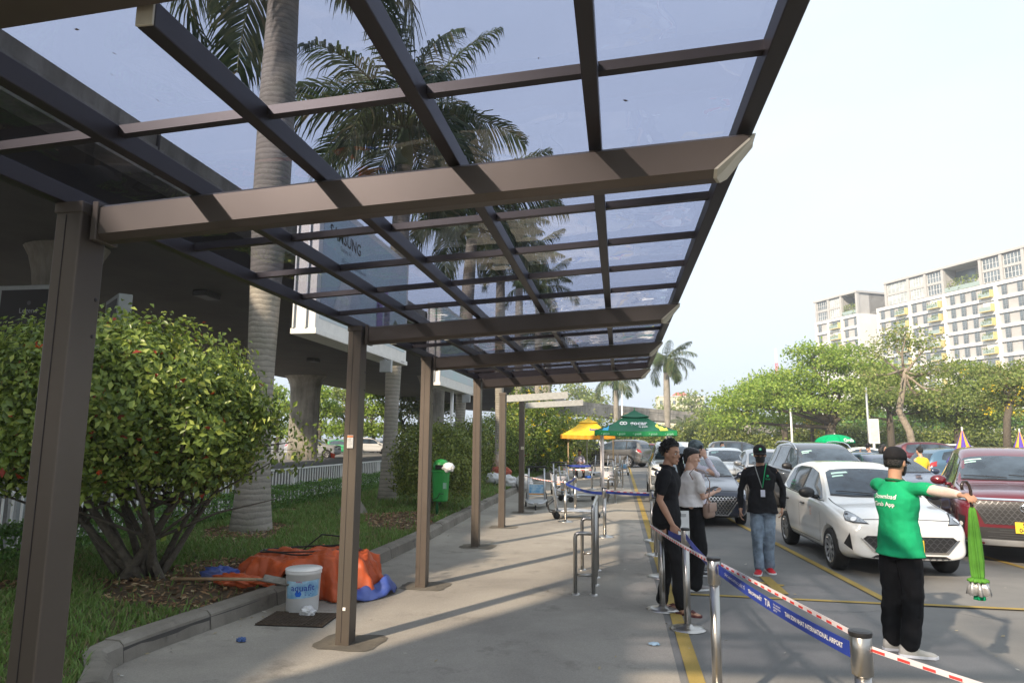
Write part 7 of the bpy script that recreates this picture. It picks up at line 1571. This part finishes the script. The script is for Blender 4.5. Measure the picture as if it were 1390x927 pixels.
# ---- apartment block
AB = Matrix(((.432, .902, 0, 67.1), (-.902, .432, 0, 149.8), (0, 0, 1, 0), (0, 0, 0, 1)))
def block(label, x0, x1, pil, wins, bal, top_cols, open_bays, dep_, floors, wing):
    t = thing('apartment_building', label, 'building', (0, 0, 0), 0, 'white apartment block with grey top storeys'); t.matrix_world = AB
    Z = 32.45; fh = 2.75
    g = G(); g.box((x0+.3, .35, 0), (x1-.3, dep_, Z-.3)); body = g.obj('wall', M_beige, t)
    g = G(); g.box((x0, -.02, 0), (x0+.5, dep_+.1, Z)); g.box((x1-.5, -.02, 0), (x1, dep_+.1, Z)); g.obj('end_wall', M_wall, t)
    for k in range(floors+1): z = Z-k*fh; g = G(); g.box((x0+.5, -.06, z-.72), (x1-.5, .6, z-.03 if k == 0 else z-.10)); g.obj('floor_band', M_wall, body)
    g = G(); g.box((x0+.5, 0, 0), (x1-.5, .34, Z-floors*fh-.8)); g.obj('lower_wall', M_wall, t)
    for p in pil: g = G(); g.box((p-.33, -.04, 0), (p+.33, .5, Z-.05)); g.obj('pier', M_wall, body)
    wm = G(); wm.box((0, .27, 0), (1.05, .36, 1.98)); wme = wm.mesh('w', M_gl2); fm = G()
    for a, b, c, d in ((0, .23, 0, .06), (.99, .23, 0, .06), (.62, .23, 0, .05), (0, .23, .62, 0)):
        if c == 0: fm.box((a, b, 0), (a+d, .36, 1.98))
    fm.box((0, .225, .6), (1.05, .36, .66)); fm.box((0, .225, 1.93), (1.05, .36, 1.98)); fme = fm.mesh('f', M_gmet)
    for k in range(floors):
        z = Z-.72-k*fh-2.0
        for wx in wins:
            o = bpy.data.objects.new('window', wme); COL.objects.link(o); o.parent = body; o.location = (wx, 0, z); 
            f = bpy.data.objects.new('window_frame', fme); COL.objects.link(f); f.parent = o
        for a, b in bal:
            g = G(); g.box((a, .25, z), (b, .34, z+1.98)); g.obj('balcony_recess', M_gl2 if (k+int(a)) % 3 else M_wall, body)
            g = G(); g.box((a-.05, -.9, z-.12), (b+.12, .3, z+.02)); g.box((b+.0, -.9, z), (b+.12, .3, z+1.35)); q = g.obj('balcony', mat('yellow_panel', (.60, .50, .22), .6, var=.08), body)
            g = G(); g.box((a, -.9, z+.02), (b, -.87, z+.8)); g.obj('balcony_glass', mat('balcony_glazing', (.30, .38, .36), .2), q)
            if (k*3+int(a*2)) % 4 != 3:
                P = np.stack([nrs.uniform(a+.1, b-.1, 90), nrs.uniform(-1.0, -.5, 90), z+.3+nrs.uniform(0, .9, 90)**1.2], 1); leafmesh('balcony_plants', P, np.tile([0, -1, .4], (90, 1)), .32, M_tl2, q, .6, .1, .8, k)
    # grey two-storey top, set on the white block
    T0, T1 = Z-.02, 38.05; g = G()
    g.box((x0-.1 if wing else x0+2.6, -.25, T1-.5), (x1+.2, dep_, T1)); g.obj('roof_slab', M_beige, t)
    lo = x0+.8 if wing else x0+2.9
    g = G(); edges = [c for c in top_cols]
    for c in top_cols: g = G(); g.box((c-.28, -.1, T0), (c+.28, .6, T1-.5)); g.obj('top_column', M_beige, t)
    for a, b in zip(top_cols, top_cols[1:]):
        if any(abs(a-q) < .5 for q in open_bays):
            g = G(); g.box((a+.28, 3.5, T0), (b-.28, 3.7, T1-.5)); g.box((b-2.6, 3.3, T0), (b-.3, 3.5, T1-1.1)); g.obj('terrace_back', M_beige, t)
            g = G(); g.box((a+.28, 3.42, T0+1), ((a+b)/2+.5, 3.49, T1-.9)); g.obj('terrace_shade', M_gl2, t)
            n = 420; P = np.stack([nrs.uniform(a+.5, b-.6, n), nrs.uniform(.0, 1.5, n), T0+.2+nrs.uniform(0, 1, n)**1.4*2.6], 1); leafmesh('terrace_plants', P, np.tile([0, -1, .5], (n, 1)), .45, M_tl2, t, .6, .1, .9, 9)
            g = G(); g.box((a+.3, -.02, T0+.1), (b-.3, .02, T0+1)); g.obj('terrace_rail', mat('balcony_glazing', (.30, .38, .36), .2), t)
            continue
        g = G(); g.box((a+.28, .15, T0+2.35), (b-.28, .6, T0+2.85)); g.obj('mid_band', M_beige, t)
        for z in (T0+.25, T0+2.85):
            hh = 2.05; g = G(); g.box((a+.4, .3, z), (b-.4, .36, z+hh)); wi = g.obj('studio_window', M_gl2 if (int(a)+int(z)) % 3 else mat('curtained_glass', (.40, .44, .44), .3, var=.3, vs=.6), t)
            g = G(); 
            for i in range(6): xx = a+.4+(b-a-.8)*i/5; g.box((xx-.035, .24, z), (xx+.035, .37, z+hh))
            for i in range(3): g.box((a+.4, .25, z+hh*i/2-.03), (b-.4, .37, z+hh*i/2+.03))
            g.obj('mullions', M_wall, wi)
    g = G(); g.box((lo, .62, T0), (x1-.3, dep_-.1, T1-.5)); 
    if not open_bays: g.obj('core', M_beige, t)
    else:
        g = G(); ob = [(a, b) for a, b in zip(top_cols, top_cols[1:]) if any(abs(a-q) < .5 for q in open_bays)]; x = lo
        for a, b in ob: g.box((x, .62, T0), (a+.1, dep_-.1, T1-.5)); g.box((a+.1, 3.8, T0), (b, dep_-.1, T1-.5)); x = b
        g.box((x, .62, T0), (x1-.3, dep_-.1, T1-.5)); g.obj('core', M_beige, t)
    return t
block('long main block of the white apartment building with yellow balconies, at the right edge', -17.5, 30, [-8.55, -.15, 10.9], [-16.6, -13.95, -8.1, -5.55, 1.1, 3.35, 5.75, 11.95, 14.95, 17.3, 24.5, 27.2], [(-11.75, -9.1), (-3.5, -.87), (8.05, 10.4), (19.8, 22.3)], [-14.6, -8.5, -4.2, 0, 8.3, 12.5, 16.7, 20.9, 25.1, 29.3], [0], 14, 7, False)
block('smaller end block of the white apartment building, set apart on its left', -37.55, -23.05, [-33.0, -28.35], [-36.7, -27.7, -24.7], [(-31.75, -28.8)], [-36.9, -32.6, -28.3, -23.3], [-28.3], 16, 4, True)
